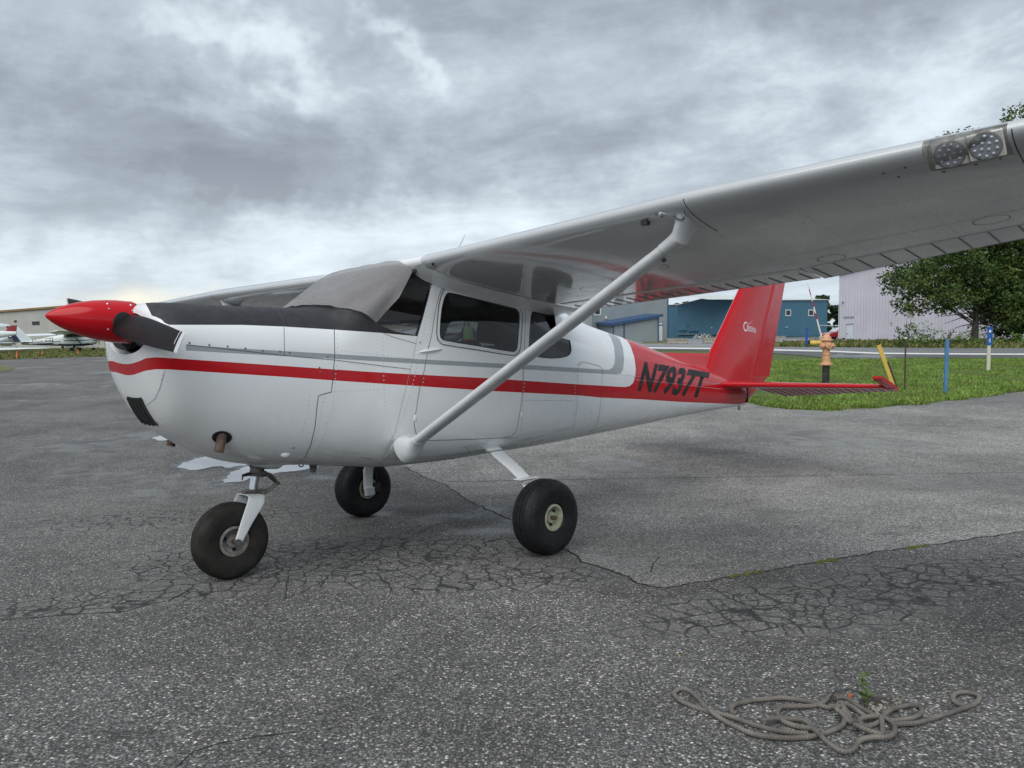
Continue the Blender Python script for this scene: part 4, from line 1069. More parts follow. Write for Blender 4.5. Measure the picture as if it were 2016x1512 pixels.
for y in (-.088, -.03, .03, .09, .138):
    pts = []
    for k in range(7):
        x = -.705+.082*k/6; q, n = hull_at(x, y); n = n.copy(); n[1] *= (1 if y <= 0 else -1); pts.append((q[0]+n[0]*.004, y+n[1]*.004, q[2]+n[2]*.004))
    mb.tube(pts, .004, 6)
mb.build('intake_bar', M['darkmetal'], cowl)
for s in (-1, 1):
    x, t = on_hull(437, 861); p = Vector(hull(x, t)); n = Vector(hull_n(x, t))
    e = Vector(a_y(431, 888, p.y+.0)); ax = (e-p).normalized()
    if s == 1: p.y *= -1; ax.y *= -1; n.y *= -1
    mb = MB(); q0 = p-ax*.03; q1 = p+ax*.085
    mb.lathe(q0, ax, [(.026, 0), (.026, .115), (.022, .115), (.022, .0)], 20); mb.build('exhaust_pipe', M['rust'], cowl)
    mb = MB(); mb.lathe(p-n*.004, n, [(.001, .0055), (.052, .0055)], 24); mb.build('exhaust_opening', M['void'], cowl, False)
# shallow keel fairing under the nose, cowl flap lip, drain and tow ring
mb = MB(); rg = []
for x, w, z0, h in [(-.10, .02, .690, .0), (-.04, .10, .672, .02), (.03, .13, .664, .032), (.10, .13, .654, .030), (.17, .05, .650, .0)]:
    rg.append([(x, w*math.cos(t), z0+.02-(h+.02)*abs(math.sin(t))) for t in [PI*k/10 for k in range(11)]])
mb.loft(rg, False, False, False); mb.build('cowl_flap', M['white'], cowl)
mb = MB(); mb.add([(.30, -.10, .66), (.36, -.10, .655), (.345, -.10, .585), (.315, -.10, .585), (.30, -.085, .66), (.36, -.085, .655), (.345, -.085, .585), (.315, -.085, .585)], [(0, 1, 2, 3), (7, 6, 5, 4), (0, 4, 5, 1), (1, 5, 6, 2), (2, 6, 7, 3), (3, 7, 4, 0)]); mb.build('drain_mast', M['castmetal'], body, False)
mb = MB(); c = a_y(593, 914, -.12); mb.tube([(c[0]+.016*math.cos(t), c[1], c[2]+.016*math.sin(t)) for t in [2*PI*k/16 for k in range(17)]], .004, 6); mb.build('tie_ring', M['darkmetal'], body)
mb = MB(); c = a_y(1455, 803, 0); mb.tube([(c[0]+.022*math.cos(t), c[1], c[2]+.022*math.sin(t)) for t in [2*PI*k/16 for k in range(17)]], .006, 6); mb.build('tail_ring', M['rust'], body)

# ---- wings
def naca(n=18, t=.12, m=.02, p=.4):
    up = []; lo = []
    for k in range(n+1):
        x = (1-math.cos(PI*k/n))/2
        yt = 5*t*(.2969*math.sqrt(x)-.126*x-.3516*x*x+.2843*x**3-.1036*x**4)
        yc = m/p**2*(2*p*x-x*x) if x < p else m/(1-p)**2*((1-2*p)+2*p*x-x*x)
        th = math.atan(2*m/p**2*(p-x) if x < p else 2*m/(1-p)**2*(p-x))
        up.append((x-yt*math.sin(th), yc+yt*math.cos(th))); lo.append((x+yt*math.sin(th), yc-yt*math.cos(th)))
    return up, lo
AUP, ALO = naca(30)
def wing_edge(t, side):
    """leading and trailing edge at span station t"""
    if t <= 2.52:
        le = (.845, 1.938+.0302*(t-.6)); te = (2.45, 1.700+.0302*(t-.6))
    else:
        k = .075 if side < 0 else .045
        le = (.845+.085*(t-2.52), 1.996+.0302*(t-2.52)); te = (2.45-.13*(t-2.52), 1.757+k*(t-2.52))
    return le, te
def wing_pt(t, side, ax, az):
    (lx, lz), (tx, tz) = wing_edge(t, side)
    c = math.hypot(tx-lx, tz-lz); ux, uz = (tx-lx)/c, (tz-lz)/c
    return (lx+c*(ux*ax-uz*az), side*t, lz+c*(uz*ax+ux*az))
def prof_between(x0, x1, upper):
    A = AUP if upper else ALO
    xs_ = [a[0] for a in A]; zs_ = [a[1] for a in A]
    pts = [(x0, float(np.interp(x0, xs_, zs_)))] + [a for a in A if x0 < a[0] < x1] + [(x1, float(np.interp(x1, xs_, zs_)))]
    return pts
def wing_ring(t, side, xcut=1.0):
    up = prof_between(max(AUP[0][0], 0), xcut, True); lo = prof_between(0.0, xcut, False)
    ring = up[::-1]+lo[1:]
    return [wing_pt(t, side, a, b) for a, b in ring]
def flap_ring(t, side, x0, droop=0.0):
    up = prof_between(x0, 1.0, True); lo = prof_between(x0, 1.0, False)
    up[-1] = (1.0, .0015); lo[-1] = (1.0, -.0015)
    zc = (up[0][1]+lo[0][1])/2; hh = (up[0][1]-lo[0][1])/2
    nose = [(x0-hh*.7*math.cos(a), zc+hh*math.sin(a)) for a in (1.0, .5, 0, -.5, -1.0)]
    ring = up[::-1]+nose+lo
    ring = [(a, b-(a-x0)*droop) for a, b in ring]
    return [wing_pt(t, side, a, b) for a, b in ring]
XC = .79
def spans(a, b, st): return list(np.linspace(a, b, max(2, int((b-a)/st)+1)))
for side in (-1, 1):
    w = empty('wing', parent=plane)
    L0, L1 = 3.515, 3.785                               # landing light bay on the port wing
    cuts = [(.585, 2.52)] + ([(2.52, L0), (L1, 5.46)] if side < 0 else [(2.52, 5.46)])
    mb = MB()
    for a, b in cuts:
        mb.loft([wing_ring(t, side, XC) for t in spans(a, b, .25)], True, a < .6, b > 5)
    if side < 0:                                        # the bay keeps its skin behind 7 % chord
        def bay(t):
            up = prof_between(.0, XC, True); lo = prof_between(.0, XC, False)
            return up, lo
        for a, b in spans_pairs if False else [(L0, L1)]:
            rings = []
            for t in (a, b):
                up = prof_between(.012, XC, True); lo = prof_between(.0985, XC, False)
                rings.append([wing_pt(t, side, *q) for q in up[::-1]])
            mb.loft(rings, False, False, False)
            rings = []
            for t in (a, b):
                lo = prof_between(.0985, XC, False); rings.append([wing_pt(t, side, *q) for q in lo])
            mb.loft(rings, False, False, False)
    if True:                                            # rounded tip
        tip = []
        for k in range(5):
            q = k/4; tt = 5.46+.09*math.sin(q*PI/2); sc_ = math.cos(q*PI/2*.93)
            r0 = wing_ring(5.46, side, XC); cx = sum(p[0] for p in r0)/len(r0); cz = sum(p[2] for p in r0)/len(r0)
            tip.append([(cx+(p[0]-cx)*(.25+.75*sc_), side*tt, cz+(p[2]-cz)*sc_) for p in r0])
        mb.loft(tip, True, False, True)
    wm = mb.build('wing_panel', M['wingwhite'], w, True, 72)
    # flap and aileron with their pressed beads
    for nm, a, b, x0, bx0, gapn, dr in (('flap', .66, 2.515, .80, .875, 19, .0), ('aileron', 2.535, 5.35, .80, .812, 22, .02)):
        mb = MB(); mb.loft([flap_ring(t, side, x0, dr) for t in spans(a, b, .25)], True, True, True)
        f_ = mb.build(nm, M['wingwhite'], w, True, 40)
        for k in range(gapn):
            t = a+.05+(b-a-.1)*k/(gapn-1); mb = MB()
            pts = []; 
            for q in np.linspace(bx0, .996, 5):
                xs_ = [p[0] for p in ALO]; zs_ = [p[1] for p in ALO]; z_ = float(np.interp(q, xs_, zs_))
                pts.append(wing_pt(t+.0*q, side, q, z_-(q-x0)*dr-.0012))
            vs = []; fs = []
            for p in pts: vs += [(p[0], p[1]-.0045, p[2]), (p[0], p[1], p[2]-.004), (p[0], p[1]+.0045, p[2])]
            for i in range(4): fs += [(3*i, 3*i+1, 3*i+4, 3*i+3), (3*i+1, 3*i+2, 3*i+5, 3*i+4)]
            mb.add(vs, fs)
            mb.build('bead', M['bead'], f_, False)
        if nm == 'flap':
            for k in range(18):
                t = a+.04+(b-a-.08)*k/17; p = wing_pt(t, side, x0+.055, -.0188); mb = MB(); dome(mb, (p[0], p[1], p[2]-.001), (0, 0, -1), .006, .003); mb.build('fastener', M['seam'], f_)
    # skin laps, inspection covers
    def under(t, q, dz=.0012):
        xs_ = [p[0] for p in ALO]; zs_ = [p[1] for p in ALO]; return np.array(wing_pt(t, side, q, float(np.interp(q, xs_, zs_))-dz/1.6))
    def uline(pts, wd=.004):
        P = np.array([under(*p) for p in pts]); v, f = ribbon_pts(P, np.tile([0, 0, -1.0], (len(P), 1)), wd, .0003); one = MB(); one.add(v, f); one.build('skin_seam', M['seam'], wm, False)
    lap = [(2.53, .0005), (2.53, .003), (2.53, .008), (2.53, .02), (2.53, .05), (2.53, .09), (2.53, .14), (2.53, .2)]
    P = np.array([under(*p, dz=.0005) for p in lap]); Nn = np.array([(-.9, 0, -.4), (-.8, 0, -.6), (-.7, 0, -.7), (-.5, 0, -.85), (-.3, 0, -.95), (-.2, 0, -1), (0, 0, -1), (0, 0, -1)])
    v, f = ribbon_pts(P, Nn/np.linalg.norm(Nn, axis=1)[:, None], .004, .0012); one = MB(); one.add(v, f); one.build('skin_seam', M['seam'], wm, False)
    if side < 0:
        lap2 = [(3.80, q) for q in (.0005, .003, .008, .02, .05, .09, .16, .3)]
        P = np.array([under(*p, dz=.0005) for p in lap2]); v, f = ribbon_pts(P, Nn/np.linalg.norm(Nn, axis=1)[:, None], .004, .0012); one = MB(); one.add(v, f); one.build('skin_seam', M['seam'], wm, False)
    uline([(t, .60) for t in spans(2.6, 5.3, .3)], .0025)
    for t0, q0 in ((1.15, .30), (1.2, .62), (2.75, .74), (3.55, .66), (4.4, .66), (1.9, .45)):
        mbp = [(t0+.075*math.cos(a)*1.0, q0+.05*math.sin(a)) for a in [2*PI*k/24 for k in range(25)]]
        uline(mbp, .003)
    # specks of rivets and screws
    mb = MB(); random.seed(4+side)
    for t0, q0 in [(2.36, .022), (2.38, .035), (2.30, .03), (2.44, .05), (3.36, .05), (3.44, .045), (3.40, .085), (3.55, .11), (3.66, .105), (3.74, .1), (3.92, .06), (3.95, .085), (1.0, .05), (.68, .03)]:
        p = under(t0, q0, 0); mb = MB(); dome(mb, p, (-.6, 0, -.8), .0075, .003); mb.build('fastener', M['screw'], wm)
    rw = MB(); rr_n = 0
    for q_ in (.10, .27, .45, .70):
        for t_ in np.arange(.70, 5.3, .045):
            if q_ < .2 and 3.4 < t_ < 3.85 and side < 0: continue
            dome(rw, under(t_, q_, 0), (0, 0, -1), .0034, .0014)
    for t_ in (.95, 1.35, 1.75, 2.15, 2.50, 2.95, 3.38, 3.90, 4.4):
        for q_ in np.arange(.12, .76, .028): dome(rw, under(t_, q_, 0), (0, 0, -1), .0034, .0014)
    rwo = rw.build('rivets', M['rivetgrey'], wm, True, None); rwo['kind'] = 'stuff'
    # cabin air vent in the root leading edge
    mb = MB(); p = np.array(wing_pt(.70, side, .012, -.012)); nrm = Vector((-.93, 0, -.35)); a, b, d = frame_from(nrm)
    tri = [Vector(p)+a*x_*.9+b*y_+nrm*.004 for x_, y_ in ((-.026, .020), (.026, .024), (.022, -.022), (.004, -.02))]
    mb.add([tuple(q) for q in tri], [tuple(range(4))]); mb.build('air_vent', M['void'], wm, False)
    if side < 0:
        # pitot tube, fuel vent
        mb = MB(); p = Vector(under(2.50, .035)); mb.tube([p, p+Vector((.0, 0, -.03)), p+Vector((-.015, 0, -.045)), p+Vector((-.20, 0, -.035))], .007, 8); mb.build('pitot_tube', M['steel'], w)
        mb = MB(); p = Vector(under(2.28, .04)); mb.box(p+Vector((0, 0, -.008)), (.03, .035, .02)); mb.build('stall_vane', M['darkmetal'], w, False)
        # landing light: bay, two lamps, clear cover
        lb = empty('landing_light', parent=w)
        ya, yb = -L0, -L1
        def bp(t, ax, az): return wing_pt(t, -1, ax, az)
        mb = MB(); q = [bp(L0, .012, .02), bp(L1, .012, .02), bp(L1, .055, .0), bp(L0, .055, .0), ]
        n0 = [bp(L0, .085, .0), bp(L1, .085, .0)]
        back = [[bp(t, .013, .0225), bp(t, .050, .012), bp(t, .095, -.030), bp(t, .0985, -.0395)] for t in (L0, L1)]
        mb.loft(back, False, False, False)
        for t in (L0, L1):
            pr = prof_between(.0, .08, True)[::-1]+prof_between(.0, .0985, False)[1:]
            mb.add([bp(t, *e) for e in pr], [tuple(range(len(pr)))])
        mb.build('bay', M['whitetrim2'], lb, True, 20)
        for k, (t, pu, pv) in enumerate(((3.592, 1868, 306), (3.715, 1939, 290))):
            c = Vector(a_y(pu, pv, -t)); ax = (Vector((-.80, .05, -.52))).normalized(); c = c-ax*.022
            lamp = MB(); lamp.lathe(c, ax, [(.0, -.01), (.054, -.01), (.055, .012), (.050, .014)], 28); lo_ = lamp.build('lamp', M['rimgrey'], lb)
            d_ = MB(); d_.lathe(c, ax, [(.0, .0125), (.050, .0125)], 28); dd = d_.build('reflector', M['lampface'], lo_, False)
            e_ = MB(); a, b, d = frame_from(ax)
            for rr2, nn2 in ((.016, 4), (.038, 10)):
                for i in range(nn2):
                    t2 = 2*PI*i/nn2+k; e_.ellipsoid(c+ax*.0125+(a*math.cos(t2)+b*math.sin(t2))*rr2, (.0065, .0065, .0065), 8, 6)
            e_.build('led_lens', M['lampled'], lo_)
            fr_ = MB(); fr_.box(c+ax*.004, (.012, .118, .10), ax.to_track_quat('X', 'Z').to_matrix(), .004); fr_.build('bezel', M['whitetrim2'], lo_, False)
        mb = MB(); pr = (prof_between(.0, .012, True)[::-1]+prof_between(.0, .0985, False)[1:])
        mb.loft([[bp(t, *e) for e in pr] for t in (L0, (L0+L1)/2, L1)], False, False, False)
        mb.build('clear_cover', M['clear'], lb)
    # strut with its cuffs
    st = empty('wing_strut', parent=plane)
    p0 = Vector((.758, side*.515, .715)); p1 = Vector((1.00, side*2.46, 1.862))
    ax = (p1-p0).normalized(); cx = Vector((1, 0, 0)); cx = (cx-ax*cx.dot(ax)).normalized(); nz = ax.cross(cx)
    def st_ring(o, ch, tk, n=24):
        r = []
        for k in range(n):
            t = 2*PI*k/n; x = math.cos(t); y = math.sin(t); r.append(tuple(o+cx*ch*(x*1.0+.15*(x*x-1))+nz*tk*y*(1-.22*x)))
        return r
    mb = MB(); mb.loft([st_ring(p0+ax*s_, .062, .026) for s_ in (.08, .5, 1.0, 1.5, 2.20)], True, True, True); mb.build('strut_tube', M['fairing'], st)
    mb = MB(); mb.loft([st_ring(p0+ax*s_, c_, t_) for s_, c_, t_ in ((.0, .098, .085), (.035, .098, .082), (.065, .092, .070), (.095, .076, .046), (.125, .068, .032), (.15, .066, .029))], True, True, True)
    mb.build('lower_cuff', M['fairing'], st)
    x, t = on_hull(801, 879)
    mb = MB(); q = Vector(hull(x, t)); q.y = q.y*(-side); nn = Vector(hull_n(x, t)); nn.y *= -side
    aa = Vector((1, 0, 0)); aa = (aa-nn*aa.dot(nn)).normalized(); bb = nn.cross(aa)
    mb.loft([[tuple(q+nn*h_+aa*r_*1.12*math.cos(2*PI*i/28)+bb*r_*.80*math.sin(2*PI*i/28)) for i in range(28)] for r_, h_ in ((.108, -.01), (.106, .003), (.097, .006), (.085, .02), (.07, .03))], True, False, True)
    mb.build('cuff_flange', M['fairing'], st)
    mb = MB()
    tops = [(2.13, .066, .029), (2.17, .067, .030), (2.20, .069, .033), (2.225, .074, .038), (2.25, .084, .045), (2.275, .104, .056)]
    rings = []
    for s_, c_, t_ in tops:
        r = st_ring(p0+ax*s_, c_, t_)
        if s_ > 2.24:
            k = (s_-2.215)/.06; r = [tuple(Vector(p).lerp(Vector((p[0], p[1], under(abs(p[1]), (p[0]-.845)/1.605)[2]+.004)), min(1, k))) for p in r]
        rings.append(r)
    mb.loft(rings, True, True, True); uc = mb.build('upper_cuff', M['fairing'], st)
    mb = MB(); mb.lathe(p0+ax*2.10-nz*.03, -nz, [(.011, 0), (.011, .012), (.0, .012)], 6); mb.build('bolt', M['darkmetal'], st)
# centre section over the cabin with its rounded leading edge
mb = MB()
def cring(y):
    r = [wing_pt(.60, -1, a, b) for a, b in (prof_between(0, .97, True)[::-1]+prof_between(0, .97, False)[1:])]
    return [(p[0]-.004, y, p[2]+.002) for p in r]
mb.loft([cring(y) for y in (-.592, -.3, 0, .3, .592)], True, True, True)
mb.build('cabin_roof', M['white'], plane, True, 40)
# root fairings between wing and cabin wall
for s in (-1, 1):
    mb = MB(); rings = []
    for ax_ in np.linspace(.0, .96, 16):
        xs_ = [p[0] for p in ALO]; zs_ = [p[1] for p in ALO]; z_ = float(np.interp(ax_, xs_, zs_))
        a = wing_pt(.640, s, ax_, z_-.0012); b = wing_pt(.600, s, ax_, z_-.012); 
        x = a[0]; q, n_ = None, None
        zt_ = wing_pt(.6, s, ax_, z_)[2]-.040-.02*math.sin(PI*ax_)
        th_ = th_of(min(x, 2.9), min(zt_, float(hull_sec(min(x, 2.9))[0])-.002)); h = hull(x, th_)
        c = (x, s*abs(h[1])*1.004+s*.001, float(h[2]))
        m_ = ((a[0]+c[0])/2, b[1]*.5+c[1]*.5, b[2]*.65+c[2]*.35)
        rings.append([a, b, m_, c])
    mb.loft(rings, False, False, False); mb.build('root_fairing', M['white'], plane, True, 60)
    # rear root fillet
    mb = MB(); rings = []
    for x, k in ((2.30, 1.0), (2.5, .8), (2.7, .5), (2.9, .25), (3.08, .05)):
        zt_, zb_, hw_, zw_, n1_, n2_ = [float(v) for v in hull_sec(x)]
        pts = []
        for q in np.linspace(.25, 1.0, 7):
            h = hull(x, q); n_ = hull_n(x, q); bump = .05*k*math.sin((q-.25)/.75*PI); pts.append((h[0]+n_[0]*bump, -s*(h[1]+n_[1]*bump)*-1 if False else s*abs(h[1]+n_[1]*bump), h[2]+n_[2]*bump))
        rings.append(pts)
    mb.loft(rings, False, False, False); mb.build('root_fillet', M['white'], plane, True, 60)

# ---- tail
def fin_sec(le, te, z, tk, n=12):
    """symmetric section in the y direction"""
    c = te-le; pts = []
    for k in range(n+1):
        x = (1-math.cos(PI*k/n))/2; y = 5*tk*(.2969*math.sqrt(x)-.126*x-.3516*x*x+.2843*x**3-.1015*x**4)*c; pts.append((le+c*x, y, z))
    return pts+[(p[0], -p[1], p[2]) for p in pts[-2:0:-1]]
def lerp(a, b, t): return a+(b-a)*t
FZ0, FZ1 = 1.06, 2.47
def f_le(z): return 5.50+(z-1.41)*.931
def f_te(z): return 6.965+(z-1.045)*.403
def f_hg(z): return 6.375+(z-1.118)*.577
tail = empty('vertical_tail', parent=plane)
mb = MB(); rings = []
for z in np.linspace(FZ0, FZ1, 9):
    le, hg, te = f_le(z), f_hg(z), f_te(z); r = fin_sec(le, te, z, .085 if z < 2.4 else .07); xs_ = [p for p in r]
    rr2 = [(min(p[0], hg), p[1] if p[0] <= hg else math.copysign(float(np.interp(hg, [q[0] for q in r[:13]], [q[1] for q in r[:13]])), p[1]) if abs(p[1]) > 1e-9 else 0, p[2]) for p in r]
    rings.append(rr2)
mb.loft(rings, True, True, True); fin = mb.build('fin', M['red'], tail, True, 40)
mb = MB(); rings = []
for z in np.linspace(1.112, FZ1+.02, 9):
    hg, te = f_hg(z)+.003, f_te(z); h = .035 if z < 2.3 else .028; ring = [(hg-.012+h*.0, 0, z)]
    prof_ = [(0, .030), (.03, .037), (.12, .034), (.35, .024), (.7, .011), (1, .0015)]
    up = [(lerp(hg, te, a_), b_, z) for a_, b_ in prof_]; rings.append(up+[(p[0], -p[1], p[2]) for p in up[::-1]])
mb.loft(rings, True, True, True); rud = mb.build('rudder', M['red'], tail, True, 40)
mb = MB(); rings = []                                    # tail cone piece below the rudder
for z in (.80, .86, .95, 1.03, 1.11):
    le = 6.29+.0*(z-.8); te = 6.35+(z-.80)*2.05 if z < 1.08 else 6.93; up = [(lerp(le, te, a_), b_*(.5+.5*min(1, (z-.74)/.2)), z) for a_, b_ in ((0, .05), (.3, .045), (.7, .028), (1, .004))]
    rings.append(up+[(p[0], -p[1], p[2]) for p in up[::-1]])
mb.loft(rings, True, True, True); mb.build('tail_cone', M['red'], tail, True, 50)
mb = MB(); mb.box((6.30, -.0, .93), (.03, .103, .24)); mb.build('rudder_gap', M['void'], tail, False)
for x0_, x1_ in ((.0, 1.0),):                             # pressed ribs on rudder
    for fr in (.30,):
        for s in (-1, 1):
            mb = MB(); P = []
            for z in np.linspace(1.16, 2.44, 12): P.append((lerp(f_hg(z)+.012, f_te(z), .13), s*.0345, z))
            mb.tube(P, .004, 6); mb.build('rib', M['red'], rud)
mb = MB(); rings = []                                    # dorsal fin
for x in np.linspace(4.25, 5.62, 12):
    zt_ = float(hull_sec(x)[0]); top = 1.40+.0*(x-4.5) if x > 4.62 else lerp(zt_, 1.405, (x-4.25)/.37); top = max(top, zt_+.001)
    k = (x-4.25)/1.37; w_ = .012+.02*k
    rings.append([(x, -(w_+.03), zt_-.03), (x, -w_, zt_+.02*min(1, (top-zt_)/.05)), (x, -w_*.7, lerp(zt_, top, .8)), (x, 0, top), (x, w_*.7, lerp(zt_, top, .8)), (x, w_, zt_+.02*min(1, (top-zt_)/.05)), (x, w_+.03, zt_-.03)])
mb.loft(rings, False, False, False); mb.build('dorsal_fin', M['red'], tail, True, 40)
mb = MB()
P = np.array([(f_hg(z), -(.036), z) for z in np.linspace(1.14, 1.20, 3)]); v, f = ribbon_pts(P, np.tile([0, -1.0, 0], (3, 1)), .008, .003); mb.add(v, f)
P = np.array([(lerp(f_le(z), f_hg(z), .5), -.058, z) for z in (1.7,)]);
mb.build('hinge_gap', M['void'], fin, False)

for side in (-1, 1):
    stb = empty('horizontal_tail', parent=plane)
    def s_pt(t): # leading edge, hinge, at span t
        k = (t-.10)/(1.62-.10); return lerp(5.60, 6.13, k), lerp(6.22, 6.36, k), lerp(1.045, 1.003, k)
    mb = MB(); rings = []
    for t in list(np.linspace(.02, 1.60, 9))+[1.615]:
        le, hg, z = s_pt(t); c = hg-le; tk = .040 if t < 1.61 else .02; ring = []
        tk = lerp(.046, .028, (t-.02)/1.6) if t < 1.61 else .018
        for k in range(17):
            a = PI*k/16*1.0; x = le+c*(1-math.cos(a/1.0))/2*1.0; ring.append((x, side*t, z-.045*(x-le)+tk*math.sqrt(max(0, math.sin(a)))*(1-.25*k/16)*(1 if k not in (0,) else 1)))
        low = [(p[0], p[1], 2*(z-.045*(p[0]-le))-p[2]) for p in ring[-2:0:-1]]
        rings.append(ring+low)
    mb.loft(rings, True, True, True); sb = mb.build('stabilizer', M['red'], stb, True, 40)
    # elevator, hanging a little, with its horn at the tip
    mb = MB(); rings = []
    droop = .245
    def e_pt(t):
        le, hg, z = s_pt(min(t, 1.62)); z -= .045*(hg-le); te = lerp(6.83, 6.56, (t-.30)/1.40) if t >= .30 else lerp(6.45, 6.83, (t-.10)/.20)
        return hg+.006, z, te
    for t in (.10, .14, .20, .26, .30, .6, .9, 1.2, 1.5, 1.70):
        hg, z, te = e_pt(t); c = te-hg; up = []
        for a_, b_ in ((0, .020), (.08, .022), (.4, .014), (1, .0015)): up.append((hg+c*a_, side*t, z-droop*c*a_+b_))
        dn = [(p[0], p[1], z-droop*(p[0]-hg)*2+z-p[2] if False else (z-droop*(p[0]-hg))*2-p[2]) for p in up[::-1]]
        rings.append(up+dn)
    mb.loft(rings, True, True, True)
    hg, z, te = e_pt(1.65)
    hx = 5.93; hz = z+droop*(hg-hx)*1.0                   # horn ahead of the hinge line
    rr3 = []
    for t in (1.628, 1.70):
        hl = hx+(.03 if t > 1.69 else 0)
        rr3.append([(hl, side*t, hz+.012), (hl+.06, side*t, hz+.024-.06*droop), (hg+.02, side*t, z+.020), (hg+.02, side*t, z-.020), (hl+.06, side*t, hz-.024-.06*droop), (hl, side*t, hz-.012)])
    mb.loft(rr3, True, True, True)
    el = mb.build('elevator', M['red'], stb, True, 40)
    for k in range(17):
        t = .22+1.40*k/16; hg, z, te = e_pt(t); P = []
        mb = MB(); c = te-hg; vs = []; fs = []
        for a_ in (.10, .4, .7, .985):
            hh = float(np.interp(a_, [0, .08, .4, 1], [.02, .022, .014, .0015])); p = (hg+c*a_, side*t, z-droop*c*a_-hh)
            vs += [(p[0], p[1]-.006, p[2]-.0006), (p[0], p[1], p[2]-.005), (p[0], p[1]+.006, p[2]-.0006)]
        for i in range(3): fs += [(3*i, 3*i+1, 3*i+4, 3*i+3), (3*i+1, 3*i+2, 3*i+5, 3*i+4)]
        mb.add(vs, fs); mb.build('bead', M['seam'], el, False)

# ---- registration and emblem
def text_mesh(body_, name, mat, parent, place, bold=0.0, shear=0.0, res=3, spacing=1.0, sub=.09):
    cu = bpy.data.curves.new('tmp', 'FONT'); cu.body = body_; cu.size = 1; cu.offset = bold; cu.shear = shear; cu.resolution_u = res; cu.space_character = spacing
    to = bpy.data.objects.new('tmp', cu); COL.objects.link(to); bpy.context.view_layer.update()
    me = bpy.data.meshes.new_from_object(to.evaluated_get(bpy.context.evaluated_depsgraph_get()))
    bpy.data.objects.remove(to, do_unlink=True)
    bm = bmesh.new(); bm.from_mesh(me); bmesh.ops.triangulate(bm, faces=bm.faces)
    for _ in range(4):
        long_ = [e for e in bm.edges if e.calc_length() > sub*2]
        if not long_: break
        bmesh.ops.subdivide_edges(bm, edges=long_, cuts=1); bmesh.ops.triangulate(bm, faces=bm.faces)
    xs_ = [v.co.x for v in bm.verts]; ys_ = [v.co.y for v in bm.verts]; x0, x1, y0, y1 = min(xs_), max(xs_), min(ys_), max(ys_)
    for v in bm.verts: v.co = Vector(place((v.co.x-x0)/(x1-x0), (v.co.y-y0)/(y1-y0)))
    bm.to_mesh(me); bm.free(); me.name = name; me.materials.clear(); me.materials.append(mat)
    o = bpy.data.objects.new(name, me); return link(o, parent)
def quad_px(BL, BR, TL, TR):
    BL, BR, TL, TR = map(np.array, (BL, BR, TL, TR)); return lambda a, b: (BL*(1-a)+BR*a)*(1-b)+(TL*(1-a)+TR*a)*b
q_ = quad_px((1254.5, 771), (1381, 785), (1269, 711.5), (1398.5, 733))
def reg_place(a, b):
    u, v = q_(a, b); x, t = on_hull(u, v); p = hull(x, t)+hull_n(x, t)*.0012; return p
text_mesh('N7937T', 'registration', M['letter'], body, reg_place, bold=.040, res=4, sub=.05)
def fin_y(x, z):
    r = fin_sec(f_le(z), f_te(z), z, .085); return -float(np.interp(x, [q[0] for q in r[:13]], [abs(q[1]) for q in r[:13]]))
def on_fin(u, v, off=.002):
    y = -.05
    for _ in range(5): p = a_y(u, v, y); y = fin_y(p[0], p[2])
    p = a_y(u, v, y-off); return p
qe = quad_px((1470.5, 651.5), (1488, 655.5), (1470.5, 642.5), (1488, 646.5))
text_mesh('essna', 'emblem_letters', M['letterwhite'], fin, lambda a, b: on_fin(*qe(a, b)), bold=.005, sub=.2)
qc = quad_px((1463.5, 651.5), (1470.5, 653), (1463.5, 633), (1471, 633.5))
text_mesh('C', 'emblem_letters', M['letterwhite'], fin, lambda a, b: on_fin(*qc(a, b)), bold=.01, sub=.2)
for tri in ([(1470.2, 641.2), (1471.6, 641.6), (1484.5, 628.2)], [(1471, 641.4), (1486.5, 644.6), (1471, 642.6)]):
    mesh_obj('emblem_flash', [on_fin(*p) for p in tri], [(0, 1, 2)], M['letterwhite'], fin, False)

